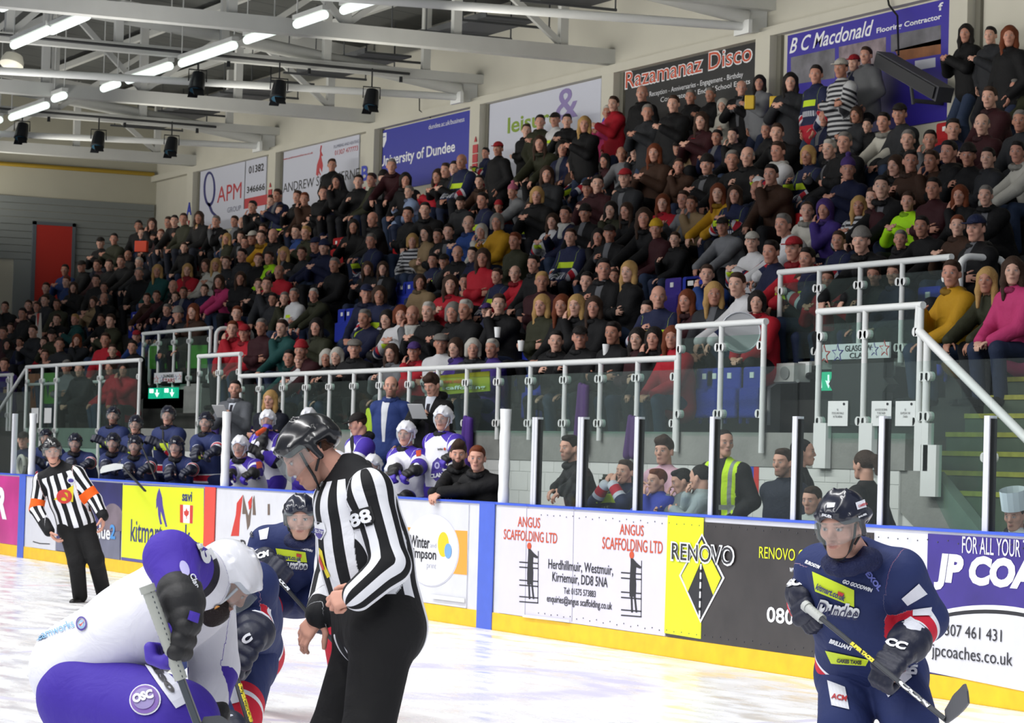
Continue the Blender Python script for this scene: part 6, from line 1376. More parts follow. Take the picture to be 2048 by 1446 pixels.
# purple bench
CL_ = [(480, 894, .4, 52, 25, 22, 6, (508, 462), 'person in white and purple jersey numbered 17 leaning on the boards at the padded post', '17'),
    (535, 842, .95, 60, 30, 4, 6, None, 'person in white helmet drinking from a bottle behind number 17', ''),
    (617, 838, 1.2, 60, 30, 3, 0, None, 'person whose white helmet shows above the black helmet of the linesman', ''),
    (745, 934, .6, 50, 25, 16, 6, (760, 790), 'person in purple jersey crouched low between linesman and the seated one', ''),
    (787, 948, .55, 50, 25, 16, 4, (812, 800), 'person in purple jersey crouched lowest beside number 9', ''),
    (812, 868, .55, 48, 22, 6, 5, (826, 800), 'person in white and purple jersey numbered 9 with white helmet and strap', '9'),
    (886, 838, .8, 45, 22, 2, 2, (905, 870), 'person in white and purple jersey with the crest standing tallest on the bench', '')]
for (px, py, y, hy, yw, ln, nd, hands, lab, num) in CL_:
    arms = (tuple(brd(bx(hands[0]), 1.27)), tuple(brd(bx(hands[1]), 1.27))) if hands else ('hold', 'chin')
    if px == 886: arms = (tuple(brd(bx(912), 1.3)), 'side')
    root, base, J, prt = person_at(px, py, y, .2, lab, KC, hairk='c', hairc='b', skinc='#cf9a86', group='purple players on the bench', h=.009, helmk='w', topn='jersey', legn='padded_pants', gl=(GC, 'LR' if px != 886 else 'L'), kit=True, yaw=yw, lean=ln, hyaw=hy, nod=nd, arms=arms)
    B = world_bvh([prt['top']], base); tp = prt['top']
    if num == '17': d_text(B, base, tp, '17', (511, 962), (524, 964), 12, M_wtxt, .05, 0, .01, 'number'); d_disc(B, base, tp, (508, 906), 5, 6, M_wp, .006); d_quad(B, base, tp, [(512, 925), (524, 922), (524, 936), (513, 938)], M_or, .006, 3, 'shoulder_badge')
    if num == '9': d_text(B, base, tp, '9', (828, 941), (838, 941), 14, M_wtxt, .05, 0, .01, 'number'); d_disc(B, base, tp, (834, 879), 5, 6, M_wp, .006); d_quad(B, base, tp, [(832, 902), (842, 900), (842, 912), (833, 914)], M_or, .006, 3, 'shoulder_badge')
    if px == 886:
        d_poly(B, base, tp, [(866, 925), (876, 915), (888, 925), (884, 940), (892, 946), (884, 958), (872, 962), (862, 952), (864, 936)], mat('ink_violet'), .006, 'crest'); d_disc(B, base, tp, (875, 931), 5, 7, mat('ink_lilac3'), .009, 0, 'crest', .5); d_text(B, base, tp, 'CLAN', (862, 957), (887, 953), 9, M_wtxt, .06, .1, .011); d_text(B, base, tp, 'intu', (876, 901), (886, 900), 5, M_ink, .03, 0, .008); d_disc(B, base, tp, (890, 898), 2.5, 3, M_or, .008); d_disc(B, base, tp, (930, 868), 5, 4, M_wp, .006)
r, b_, J, prt = person_at(716, 848, .95, .2, 'person in white jersey and black cap standing left of the blue suit', KC, hairk='C', hairc='k', skinc='#cf9a86', h=.009, topn='jersey', kit=True, yaw=0, lean=3, hyaw=-8, nod=18, arms=('hold', 'side'), legn='padded_pants')
SU = [(782, 773, 1.75, .62, C_OPEN, '#2a3c74', 'f', 'k', 'person in blue suit and open white shirt standing behind the purple bench', 62, 48, 2, ('pocket', 'side'), (.06, .04, .03)),
    (864, 770, 1.75, .62, C_SUIT, '#141416', 'q', 'b', 'person in black suit and dark tie reading papers behind the purple bench', 34, 45, 24, ('hold', 'hold'), None),
    (470, 778, 1.8, .6, C_SUIT, '#5d6066', 's', 'k', 'person in grey suit holding white papers behind the padded post', 64, 45, 2, ('hold', 'hold'), (.06, .04, .03)),
    (541, 800, 1.8, .5, C_PLAIN, '#171a26', 'l', 'l', 'blond person in navy top standing right of the grey suit', 45, 40, 6, ('cross', 'cross'), None),
    (917, 908, .42, .2, C_PLAIN, '#131315', 'q', 'b', 'person in black jacket with a long dark beard leaning on the boards', 64, 30, 8, (tuple(brd(bx(905))), tuple(brd(bx(885)))), (.07, .045, .035)),
    (954, 916, .32, .2, C_PLAIN, '#131315', 's', 'r', 'person in black hooded jacket with fair hair leaning on the boards by padded post', 58, 30, 8, (tuple(brd(bx(888))), tuple(brd(bx(880)))), None),
    (1140, 896, .75, .2, C_PLAIN, '#1c1c1f', 's', 'k', 'person in dark hooded jacket leaning alone behind the glass', 10, -10, 6, (tuple(A3(X(1105, .2, 990), .2, 1.25)), tuple(A3(X(1085, .2, 990), .2, 1.25))), (.07, .05, .04))]
for px, py, y, fl, m_, c_, hk, hc, lab, hy, yw, nd, arms, bd in SU:
    r, b_, J, prt = person_at(px, py, y, fl, lab, m_, topc=c_, hairk=hk, hairc=hc, skinc='#cf9c88', h=.008, yaw=yw, lean=2 if fl > .4 else (20 if px < 1000 else 14), hyaw=hy, nod=nd, arms=arms, beardc=bd, legc='#1a1a20' if px != 782 else '#2a3c74')
    if px == 917: headgear(r, b_, J, 'beard', hair('beard'), None, 1.0, colr='#241a16')
    if px in (864, 470):
        w_ = (J['wrL']+J['wrR'])/2+yawv(yw)*.16; mb = MB(); l_ = np.cross(A3(0, 0, 1), yawv(yw)); mb.obox(w_+A3(0, 0, .06), l_*.09, unit(yawv(yw)+A3(0, 0, .9))*.12, (.002, .002, .002)); tag(mb.build('paper_sheet', mat('paper')), 'white papers held by the person in the %s suit' % ('black' if px == 864 else 'grey'), 'paper')
# water bottle at the mouth
q = aty(533, 856, .7); mb = MB(); mb.lathe(q, (.1, -.5, -.3), [(0, .012), (.02, .014), (.03, .03), (.14, .033), (.16, .028)], 12); tag(mb.build('drinks_bottle', mat('bottle_orange', '#d8552a', .4), None, True), 'orange and white drinks bottle held up at the white helmeted player', 'bottle')
# spectators and staff at ice level, right
PK = [(1250, 944, .45, .2, C_FN, None, 's', 'b', 'child in navy jersey with hands cupped round the mouth behind the glass', 30, 15, 0, ('mouth', 'mouth'), .8, None),
    (1328, 902, .8, .2, C_PLAIN, '#c99fae', 'q', 'b', 'teenager in pink top standing behind the children at the glass', 35, 20, 4, ('hold', 'side'), .95, None),
    (1314, 962, .4, .2, C_PLAIN, '#3440a0', 's', 'r', 'ginger haired child in bright blue top covering the mouth at the glass', 10, 10, 4, ('chin', 'hold'), .76, None),
    (1364, 962, .55, .2, C_PLAIN, '#6d7274', 's', 'k', 'child in grey top resting head on arms between the blue and grey children', -20, -10, 20, ('chin', 'hold'), .76, None),
    (1400, 955, .4, .2, C_PLAIN, '#8d9698', 'c', 'k', 'dark haired child in pale grey top facing left at the glass', -60, -30, 8, ('hold', 'chin'), .78, None),
    (1448, 886, 1.3, .2, C_HIV, None, 'c', 'k', 'steward person in yellow hi-vis vest with thinning dark hair facing right', 85, 30, 4, ('pocket', 'pocket'), 1.0, None),
    (1566, 925, 1.35, .2, C_PLAIN, '#1d2230', 's', 'b', 'person in dark blue jacket with greying hair standing right of the hi-vis steward', 25, 20, 4, ('pocket', 'side'), 1.0, (.2, .14, .1)),
    (1606, 905, 1.95, .2, C_PLAIN, '#161618', 'c', 'k', 'person in black seen from behind at the wall right of the dark blue jacket', 150, 140, 0, ('side', 'side'), 1.0, None),
    (1728, 930, 1.7, .2, C_PLAIN, '#18181a', 'p', 'b', 'person in black jacket with brown ponytail turned away behind the glass', -75, -60, 4, ('side', 'side'), 1.0, None),
    (1624, 1000, .45, .2, C_PLAIN, '#a4a9a6', 's', 'b', 'child in pale top with brown hair low behind the glass left of the skater', 30, 10, 10, ('hold', 'hold'), .78, None),
    (2030, 1030, .4, .2, C_PLAIN, '#b9bec0', 's', 'b', 'child in white top with dark scarf and white card hat at the far right', 30, 10, 16, ('hold', 'hold'), .78, None)]
for px, py, y, fl, m_, c_, hk, hc, lab, hy, yw, nd, arms, sc_, bd in PK:
    r, b_, J, prt = person_at(px, py, y, fl, lab, m_, topc=c_, hairk=hk, hairc=hc, skinc='#cb9a86', h=.009, yaw=yw, lean=4, hyaw=hy, nod=nd, arms=arms, sc=sc_, beardc=bd, topn='top')
    if px == 2030:
        headgear(r, b_, J, 'scarf', hair('scarf'), None, .8, colr='#1a1c22')
        mb = MB(); n = 14; 
        for k in range(n): mb.add([(.1*sin(2*pi*k/n), .11*cos(2*pi*k/n), .05), (.1*sin(2*pi*(k+1)/n), .11*cos(2*pi*(k+1)/n), .05), (.105*sin(2*pi*(k+1)/n), .115*cos(2*pi*(k+1)/n), .21), (.105*sin(2*pi*k/n), .115*cos(2*pi*k/n), .21)], [(0, 1, 2, 3)])
        hm = mb.mesh('card_hat'); hm.materials.append(mat('card_white', '#d5dfe2', .7)); headgear(r, b_, J, 'card_hat', hm, None, .9)
    if px == 1566 or px == 1728: pass
# sticks on the bench and the goalkeeper's catcher
st = stick([atd(290, 990, 35.5)+A3(0, 0, .05), aty(247, 935, .15)], 'hockey stick with white taped blade resting across the boards of the navy bench', [mat('shaft_black'), M_tape, mat('tape_white', '#c9ccc8', .7)], .016, (aty(197, 945, .0), .08, .03), tape=0)
st = stick([aty(352, 935, .4), aty(326, 880, .5)], 'black hockey stick blade standing up left of the leaning navy player', [mat('shaft_black'), M_tape, mat('shaft_black')], .016, (aty(330, 862, .5), .07, .02), tape=0)
st = stick([aty(312, 960, .2), aty(285, 895, .45)], 'dark hockey stick held upright between the two bearded navy players', [mat('shaft_black'), M_tape, mat('shaft_black')], .014, (aty(280, 888, .5), .03, .01), tape=0)
st = stick([aty(742, 960, .3), aty(704, 905, .5)], 'black hockey stick with curved blade raised in front of the black capped person', [mat('shaft_black'), M_tape, mat('shaft_black')], .016, (aty(698, 875, .5), .085, .02), tape=0)
q = aty(42, 932, .25); t = empty('catching_glove', q, 'round pale goalkeeper catching glove held out over the boards at the far left', 'glove')
mb = MB(); n = 22; mb.tube([q+A3(.19*cos(k*2*pi/n), 0, .15*sin(k*2*pi/n)) for k in range(n+1)], .03, 8); mb.build('rim', mat('catcher', '#b9b7ab', .6), t, True)
S = SDF(.01); S.ell(q+A3(0, .06, 0), (.18, .09, .14), I3); S.ell(q+A3(0, -.02, 0), (.16, .09, .125), I3, .01, 1); V, Q = S.build(); me = mesh_from('pocket', V, Q); link_mesh('pocket', me, mat('catcher_in', '#8c8a7f', .8), t)
r, b_, J, prt = person_at(46, 880, .75, .2, 'person in navy top and black cap with red badge holding the catching glove', C_FN, hairk='C', hairc='k', skinc='#d3a08c', h=.01, yaw=30, lean=12, hyaw=60, nod=4, arms=(tuple(aty(44, 935, .35)), 'side'), topn='jersey', group=None)
# towels and bag on the railing, bin
for px, y, z0, z1, c_, lab in tuple((a_[0], 2.43 if a_[1] > 2.35 else 2.4)+a_[2:] for a_ in ((937, 2.38, 2.1, 1.55, '#54308f', 'purple towel hanging on the railing right of the tallest purple player'), (742, 2.38, 2.2, 1.75, '#a9cc33', 'lime green bag hanging on the railing left of the blue suit'), (432, 2.3, 2.0, 1.7, '#34206a', 'dark purple scarf cloth left of the grey suit'), (499, 2.3, 2.0, 1.7, '#34206a', 'dark purple scarf cloth right of the grey suit'), (572, 2.3, 2.0, 1.65, '#34206a', 'dark purple scarf cloth right of the blond person'), (1166, 2.38, 2.45, 1.75, '#4c2f66', 'dull purple coat hanging behind the rail near the dark hooded person'), (1268, 2.38, 2.1, 1.7, '#4c2f66', 'dull purple cloth hanging behind the railing over the cupped-hands child'))):
    x = X(px, y, 830); S = SDF(.015); S.box((x, y, (z0+z1)/2), (.1, .03, (z0-z1)/2), I3, .02); S.cone((x-.04, y-.02, z0), (x-.07, y-.03, z1), .03, .05, .02); S.cone((x+.04, y-.02, z0), (x+.05, y-.02, z1), .02, .045, .02)
    V, Q = S.build(); me = mesh_from('hanging_cloth', V, Q); o = link_mesh('hanging_cloth', me, mat('cloth_'+c_[1:], c_, .8)); tag(o, lab, 'cloth')
mb = MB(); x = X(1250, 1.6, 900); 
for k in range(12): mb.box((x-.35+k*.06, 1.5, .2), (x-.32+k*.06, 1.95, 1.45+.02*(k % 3)))
mb.box((x-.37, 1.55, .2), (x+.37, 1.95, 1.5)); tag(mb.build('equipment_crate', mat('crate_dark', '#2b3228', .7)), 'dark green slatted equipment crate behind the cupped-hands child', 'crate')
# head pixel column, row, hair or hat, clothing for every spectator seen in the stand
CROWD = '783,332,sg,M;743,360,sb,O;767,356,Bk,K;811,360,bk,K;923,323,ng,J;909,337,sk,K;892,341,sb,K;876,353,lb,R;959,363,sk,X;971,306,sk,Jcu;996,298,CR,Ku;1053,261,sb,Ku;1080,244,sk,Ou;1110,240,Ck,Qu;1134,242,sk,Ku;1169,249,ll,Ku;1215,225,sw,Iu;1227,208,sb,Ru;1284,187,ng,Ku;1295,225,sg,Du;1347,208,sb,Ku;1381,194,sg,Ku;989,356,sk,K;1051,360,sk,Gc;1094,349,lb,D;1143,329,sb,X;1167,325,lb,J;1210,322,lk,M;1243,308,fb,G;1271,306,fg,D;1309,306,lr,X;1355,297,Ck,K;1250,356,CR,D;1357,332,sb,X;1176,377,Ck,M;1195,368,sk,M;1074,391,bl,K;1025,384,Oi,G;921,405,Ck,D;965,401,sk,J;997,413,BR,Rc;818,384,sg,H;1060,417,sb,J;816,429,sk,K;850,420,sk,K;745,439,ng,K;707,453,lk,K;937,448,fg,B;963,463,bw,W;994,444,bg,Y;1105,443,lb,Q;1131,429,sk,Nz;1170,427,Bk,K;1222,420,lk,O;1253,422,lb,K;1312,458,By,M;1326,406,lr,R;1367,399,sb,G;1383,408,sb,Tc;852,467,lk,T;825,482,bl,S;876,472,sk,K;897,463,sk,K;742,482,sg,J;1030,482,sr,O;1350,479,sb,Kc;1080,287,lb,O;1125,297,bk,N;717,363,sk,K;1288,436,lb,K;1421,190,sg,Ku;1445,212,Hw,Wcu;1483,176,fg,Ku;1519,166,lk,Gu;1581,164,lk,Du;1632,149,sk,Ju;1682,137,Cw,Su;1708,126,CR,Nu;1732,111,sb,Gu;1932,67,lk,Ku;1981,71,sk,Du;2019,73,lr,Ku;1434,275,sk,N;1466,271,sk,K;1393,284,CR,T;1533,261,sg,K;1554,266,sb,K;1648,237,ng,N;1713,230,bb,D;1735,251,sk,Kc;1767,244,sk,W;1799,228,Ck,D;1979,195,sb,M;2031,176,sg,O;2040,242,sg,D;1964,249,fg,M;1906,259,sk,N;1860,280,sk,K;1816,280,sg,K;2035,304,sk,W;1936,311,Bk,K;1976,316,sk,D;1414,330,Bk,K;1464,320,sg,K;1495,313,fw,K;1556,303,sb,Qz;1616,311,bl,J;1659,299,sw,K;1689,285,sg,K;1696,339,Op,N;1791,332,bb,K;1821,322,sk,X;1863,322,sb,X;1436,386,lr,Y;1470,389,lb,J;1514,380,fw,K;1614,422,cb,W;1649,420,Hp,P;1718,412,ll,S;1746,396,sb,M;1816,403,sb,F;1920,391,lr,K;1971,391,sg,K;1566,450,sg,Q;1445,453,Ck,G;1504,484,Cw,Q;1587,498,CR,R;1677,481,sb,J;1722,482,Bg,K;1801,479,sg,Kc;1843,453,sk,K;1915,451,sr,X;1952,457,Cn,K;1569,249,sb,R;1403,242,lb,M;1898,304,sk,K;1867,377,sk,M;1763,374,sk,K;1542,349,sk,X;1614,518,sk,J;1414,549,sb,B;1374,602,lr,M;1428,588,ll,D;1474,569,sb,Q;1604,588,lb,D;1654,576,sb,R;1697,587,sk,R;1903,547,sb,Y;1974,561,ll,O;2026,542,lb,I;1787,587,sb,N;1542,504,sk,N;1514,604,bk,R;1746,594,sb,D;729,637,sg,N;774,639,bk,K;802,630,br,Q;825,630,nw,Kz;857,623,sw,K;906,625,bg,K;931,619,sw,K;998,608,sb,K;1084,611,ll,O;1124,611,lr,K;1153,611,ll,K;1188,614,lb,K;1084,563,sl,M;1030,547,fg,R;994,552,sb,J;929,564,sk,D;901,569,lb,R;840,564,bb,T;966,516,lb,R;945,509,sk,N;915,507,fg,K;888,523,Ck,D;1174,563,sk,K;1207,538,sk,K;1229,552,sb,Nc;1258,544,ll,K;1317,594,ng,J;735,537,lb,K;766,537,lb,K;733,587,Cn,N;759,590,bb,J;973,621,Cp,Jc;709,697,Fg,K;752,713,br,Mc;783,706,lb,G;828,703,Cp,R;882,687,Fg,Q;911,696,bb,P;946,697,bw,D;984,697,sw,P;1112,682,sk,K;1160,675,Ck,K;1226,666,sk,K;1275,678,lk,M;1308,677,lk,K;1344,675,lr,R;1141,474,sb,J;1197,474,lk,K;1219,467,Ck,K;1295,621,sk,K;1067,528,sk,K;866,521,sk,J;201,486,Ck,K;228,478,sk,O;277,452,sk,K;284,467,sb,B;304,448,lb,K;337,445,sb,K;349,442,sk,K;367,438,sb,O;398,435,lb,K;396,459,ll,R;270,483,sb,D;306,478,sb,K;322,469,sr,M;334,478,sb,X;351,469,Bk,X;368,495,sb,K;432,443,sg,K;469,443,sb,G;484,445,ng,K;505,414,sk,K;256,511,ng,K;278,526,sw,D;242,523,sb,K;195,531,sb,M;218,530,sb,K;163,533,Ck,K;130,540,sk,B;133,564,sr,B;278,547,sg,K;315,542,ll,E;375,540,ll,Rz;412,531,lb,W;432,530,ll,W;453,525,sb,D;484,511,sk,D;491,486,sb,N;482,474,sb,K;454,478,ll,O;505,476,Cw,K;522,474,sb,Y;546,471,ng,K;568,508,ll,K;517,519,sr,K;538,516,sb,F;558,544,fg,R;593,464,sb,B;612,466,sl,O;604,507,sb,D;648,495,Bn,N;631,490,Cn,N;669,530,sg,K;92,576,sb,D;192,561,sk,K;208,575,sb,D;147,575,lb,K;346,573,ng,K;367,585,sb,N;351,594,sb,Kc;294,597,sb,X;313,592,sb,M;409,580,sb,N;438,563,lb,I;481,557,lb,K;517,569,sb,K;534,569,sb,D;588,590,sg,Q;569,597,sg,O;627,590,sw,O;546,599,sk,D;474,627,sr,R;10,614,sb,K;45,628,sk,K;57,611,sb,M;74,614,sb,W;114,609,sb,O;90,601,sb,D;187,604,lb,T;208,597,fg,K;114,639,sb,K;150,639,sl,E;202,639,sb,K;221,642,sb,O;334,620,sg,N;356,630,Bg,D;387,623,lr,X;14,689,Hk,K;40,685,sk,N;88,685,sb,R;104,671,Ck,O;119,689,sb,D;154,680,lr,D;194,689,sl,Jc;211,680,sb,R;225,701,sb,M;273,673,CR,B;265,694,sk,K;465,658,sr,R;489,666,CR,R;523,654,sg,M;564,656,sb,E;633,654,lk,O;602,701,BR,M;600,720,sk,Q;578,716,sk,E;653,716,bw,K;674,713,bw,K;9,729,sb,P;133,734,sg,G;159,739,sb,D;221,735,bb,R;247,739,bk,R;38,711,sb,Wc;21,656,sb,D;7,666,sb,M;66,663,sb,D;90,711,sb,K;555,391,sb,N;543,403,sb,K;595,394,sb,K;609,398,sr,X;560,422,sb,J;538,434,sb,Qc;591,424,Ck,K;633,417,sk,K;647,386,sb,K;664,330,sb,Ku;669,412,sk,N;526,460,sb,K;674,363,lk,K'
TOPC = dict(K=('#17171a', 'black'), N=('#1b2246', 'navy'), G=('#75777b', 'grey'), D=('#34363b', 'dark grey'), R=('#b01c2c', 'red'), M=('#42171f', 'maroon'), W=('#c6c3b8', 'cream'), Y=('#b98a18', 'mustard'), O=('#3d3f2b', 'olive'), P=('#42307c', 'purple'), B=('#274585', 'blue'), T=('#937c5c', 'tan'), I=('#c03a70', 'pink'), E=('#1d4c4a', 'teal'), F=('#b0ee1e', 'lime green'), H=('#8799bb', 'light blue'), X=('#4e3426', 'brown'), S=(None, 'striped'), J=(None, 'navy team jersey'), Q=(None, 'white team jersey'))
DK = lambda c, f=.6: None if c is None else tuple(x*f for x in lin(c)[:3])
PROT = {}
def proto(key):
    if key in PROT: return PROT[key]
    kind, rel, arms, lean = key
    hz = 1.20 if kind == 'sit' else 1.63
    J = pose((0, -.12 if kind == 'sit' else 0, hz), 0, yaw=0, lean=lean, hyaw=rel, nod=5, arms=arms, seat=.45 if kind == 'sit' else None)
    M_ = build_person('crowd', J, dict(fine=True, tt=.03, hem=.06, lt=.015, build=1.08, brow=(.08, .05, .04), lh=1.5), .0135)
    PROT[key] = (M_, J); return PROT[key]
for me in ('shoes',): pass
COLLAR = hair('collar')
SEQ = [(('lap', 'lap'), 10), (('cross', 'cross'), 3), (('knee', 'knee'), 24), (('chin', 'lap'), 14), (('hold', 'hold'), 6), (('lap', 'hold'), 8)]
SEQU = [(('hold', 'pocket'), 3), (('pocket', 'pocket'), 2), (('hold', 'hold'), 4), (('cross', 'cross'), 2)]
ROWN = ['front row', 'second row', 'third row', 'fourth row', 'fifth row', 'sixth row', 'seventh row', 'eighth row', 'top row', 'by the back wall']
def sector(px):
    for lim, s in ((150, 'by the red end door'), (300, 'below the end wall cladding'), (385, 'left of the phone number banner'), (545, 'below the phone number banner'), (745, 'below the flame banner'), (955, 'below the blue university banner'), (1225, 'below the green lettering'), (1540, 'below the disco banner'), (1800, 'below the flooring banner'), (1900, 'under the wall loudspeaker')):
        if px < lim: return s
    return 'at the far right'
SKT = ['#c79480', '#b98672', '#cfa08c', '#c08a76', '#b07d68', '#d0a490']
rnd = random.Random(11); people = []; used = []
for i, tok in enumerate(CROWD.split(';')):
    a = tok.split(','); px, py = float(a[0]), float(a[1]); hk, hc = a[2][0], a[2][1]; tc_, fl = a[3][0], a[3][1:]
    up = 'u' in fl; hz = 1.63 if up else 1.20; best = None
    for k in range(0, 10):
        y = rowy(k)-.12 if k < 9 else YW-.5
        if up and k < 9: y += .0
        p = aty(px, py, y); zf = rowz(k); s = (p[2]-zf)/hz
        if (not up and k == 9) or (up and k < 7): continue
        x = p[0]
        if x < -65.2: continue
        if k < 2 and (272 < px < 425 or 1545 < px < 1895): continue
        tgt = .80 if 'c' in fl else 1.0; e = abs(s-tgt)
        if best is None or e < best[0]: best = (e, k, p, s, zf)
    e, k, p, s, zf = best; sc_ = min(max(s, .76 if 'c' in fl else .9), .9 if 'c' in fl else 1.08)
    tz = p[2]-hz*sc_
    if tz < zf-.1: p = np.array([p[0], p[1], zf-.1+hz*sc_])
    people.append(dict(px=px, py=py, hk=hk, hc=hc, tc=tc_, up=up, k=k, p=p, sc=sc_, dz=p[2]-zf-hz*sc_, child='c' in fl, z='z' in fl, i=i))
# labels that single each one out
def words(d):
    hn = HN[d['hc']]; h = {'s': hn+' haired', 'c': hn+' cropped', 'q': hn+' haired', 'f': 'balding '+hn, 'n': 'bald', 'b': 'bobbed '+hn+' haired', 'l': 'long '+hn+' haired', 'p': hn+' ponytailed', 'C': hn+' capped', 'B': hn+' beanie wearing', 'O': hn+' bobble hat', 'H': hn+' hooded', 'F': hn+' flat capped'}[d['hk']]
    t = TOPC[d['tc']][1]; who = 'child' if d['child'] else 'person'
    return '%s %s in %s, %s %s' % (h, who, t, ROWN[d['k']], sector(d['px']))
ORD = ['leftmost', 'second', 'third', 'fourth', 'fifth', 'sixth', 'seventh', 'eighth', 'ninth', 'tenth', 'eleventh', 'twelfth']
grp = {}
for d in people: grp.setdefault(words(d), []).append(d)
for wds, g in grp.items():
    g.sort(key=lambda d: d['px'])
    for j, d in enumerate(g): d['lab'] = wds if len(g) == 1 else wds+(', leftmost of %d' % len(g) if j == 0 else (', rightmost of %d' % len(g) if j == len(g)-1 else ', %s from left' % ORD[j]))
people.sort(key=lambda d: d['p'][0]); NFAR = max(0, len(people)-300); FARC = [[], [], [], 0]
def far_add(me, mtx, colr):
    n = len(me.vertices); co = np.empty(n*3); me.vertices.foreach_get('co', co); co = co.reshape(-1, 3); R_ = np.array(mtx); co = co@R_[:3, :3].T+R_[:3, 3]
    q = np.empty(len(me.polygons)*4, np.int32); me.polygons.foreach_get('vertices', q); c = np.tile(np.array(lin(colr)), (n, 1))
    if 'col' in me.attributes: a_ = np.empty(n*4); me.attributes['col'].data.foreach_get('color', a_); a_ = a_.reshape(-1, 4); c[:, :3] = c[:, :3]*(1-a_[:, 3:])+a_[:, :3]*a_[:, 3:]
    FARC[0].append(co); FARC[1].append(q.reshape(-1, 4)+FARC[3]); FARC[2].append(c); FARC[3] += n
for far_i, d in enumerate(people):
    i = d['i']; p = d['p']; camyaw = math.degrees(atan2(-p[0], p[1]-CPOS[1]))      # turn needed to face the lens
    rel = (30, 45)[i % 2]; turn = camyaw-rel-8+rnd.uniform(-22, 12)
    turn = min(turn, 34 if not d['up'] else 60) if not d['up'] else turn
    arms, lean = (SEQU[rnd.randrange(4)] if d['up'] else SEQ[rnd.randrange(6)])
    key = ('stand' if d['up'] else 'sit', rel, arms, lean); M_, J = proto(key)
    ca, sa = cos(radians(turn)), sin(radians(turn)); hx, hy = J['head'][0]*d['sc'], J['head'][1]*d['sc']
    if far_i < NFAR:
        mw = Matrix.Translation((p[0]-(hx*ca-hy*sa), p[1]-(hx*sa+hy*ca), p[2]-J['head'][2]*d['sc'])) @ Matrix.Rotation(radians(turn), 4, 'Z') @ Matrix.Scale(d['sc'], 4); tcol = TOPC[d['tc']][0] or '#8a8a8c'
        if d['tc'] == 'J': tcol = '#1c2240'
        if d['tc'] == 'Q': tcol = '#b9b9bc'
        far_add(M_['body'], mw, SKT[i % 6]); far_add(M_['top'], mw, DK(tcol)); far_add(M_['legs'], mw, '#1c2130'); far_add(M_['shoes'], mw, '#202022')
        st = dict(s='short', c='crop', q='quiff', f='fringe', b='bob', l='long', p='pony', C='cap', B='beanie', O='bobble', H='hood', F='flatcap', n=None)[d['hk']]
        if st: far_add(hair(st), mw @ hmat(J['head'], J['HR']), HC[d['hc']])
        continue
    root = bpy.data.objects.new('person', M_['body']); COL.objects.link(root); root.location = (p[0]-(hx*ca-hy*sa), p[1]-(hx*sa+hy*ca), p[2]-J['head'][2]*d['sc']); root.rotation_euler = (0, 0, radians(turn)); root.scale = (d['sc'],)*3
    tag(root, d['lab'], 'person', 'spectators in the stand'); root.color = lin(SKT[i % 6])
    tcol = TOPC[d['tc']][0]; tm = {'J': C_FN, 'Q': C_FW, 'S': C_STR}.get(d['tc'], C_COAT if (i % 5 == 2 and d['tc'] in 'KND') else C_PLAIN)
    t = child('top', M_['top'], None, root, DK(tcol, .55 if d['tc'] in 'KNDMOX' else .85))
    if not M_['top'].materials: M_['top'].materials.append(C_PLAIN)
    t.material_slots[0].link = 'OBJECT'; t.material_slots[0].material = tm
    l = child('trousers', M_['legs'], C_PLAIN, root, ['#1a1b20', '#232c44', '#17171a', '#2b3850'][i % 4]); s_ = child('shoes', M_['shoes'], C_PLAIN, root, '#202022')
    st = dict(s='short', c='crop', q='quiff', f='fringe', b='bob', l='long', p='pony', C='cap', B='beanie', O='bobble', H='hood', F='flatcap', n=None)[d['hk']]
    hm_ = hmat(J['head'], J['HR'])
    if d['hk'] in 'CBOF': child('hair', hair('crop'), None, root, HC['b'], local=hm_)
    if st: child('hair' if d['hk'] in 'scqfblp' else st, hair(st), None, root, HC[d['hc']], local=hm_)
    if i % 3 != 1 and tcol and not d['z']: child('collar', COLLAR, None, root, DK(tcol, .42), local=hm_)
    if d['z']: child('scarf', hair('scarf'), None, root, '#b9b9b4' if i % 2 else '#7a1c24', local=hm_)
if NFAR:
    me = mesh_from('far_crowd', np.concatenate(FARC[0]), np.concatenate(FARC[1])[:, ::-1]); attr(me, 'col', np.concatenate(FARC[2]))
    m_ = bpy.data.materials.new('far_crowd_cloth'); m_.use_nodes = True; a_ = m_.node_tree.nodes.new('ShaderNodeAttribute'); a_.attribute_name = 'col'; m_.node_tree.links.new(a_.outputs['Color'], m_.node_tree.nodes['Principled BSDF'].inputs['Base Color']); m_.node_tree.nodes['Principled BSDF'].inputs['Roughness'].default_value = .8
    tag(link_mesh('far_crowd', me, m_), 'mass of far spectators filling the seats toward the end wall', 'crowd', 'spectators in the stand', 'stuff')
print('CROWD', len(people), NFAR)
for o in bpy.data.objects:
    if 'label' in o and len(o['label'].replace('-', ' ').split()) > 16: print('LONG', o['label'])
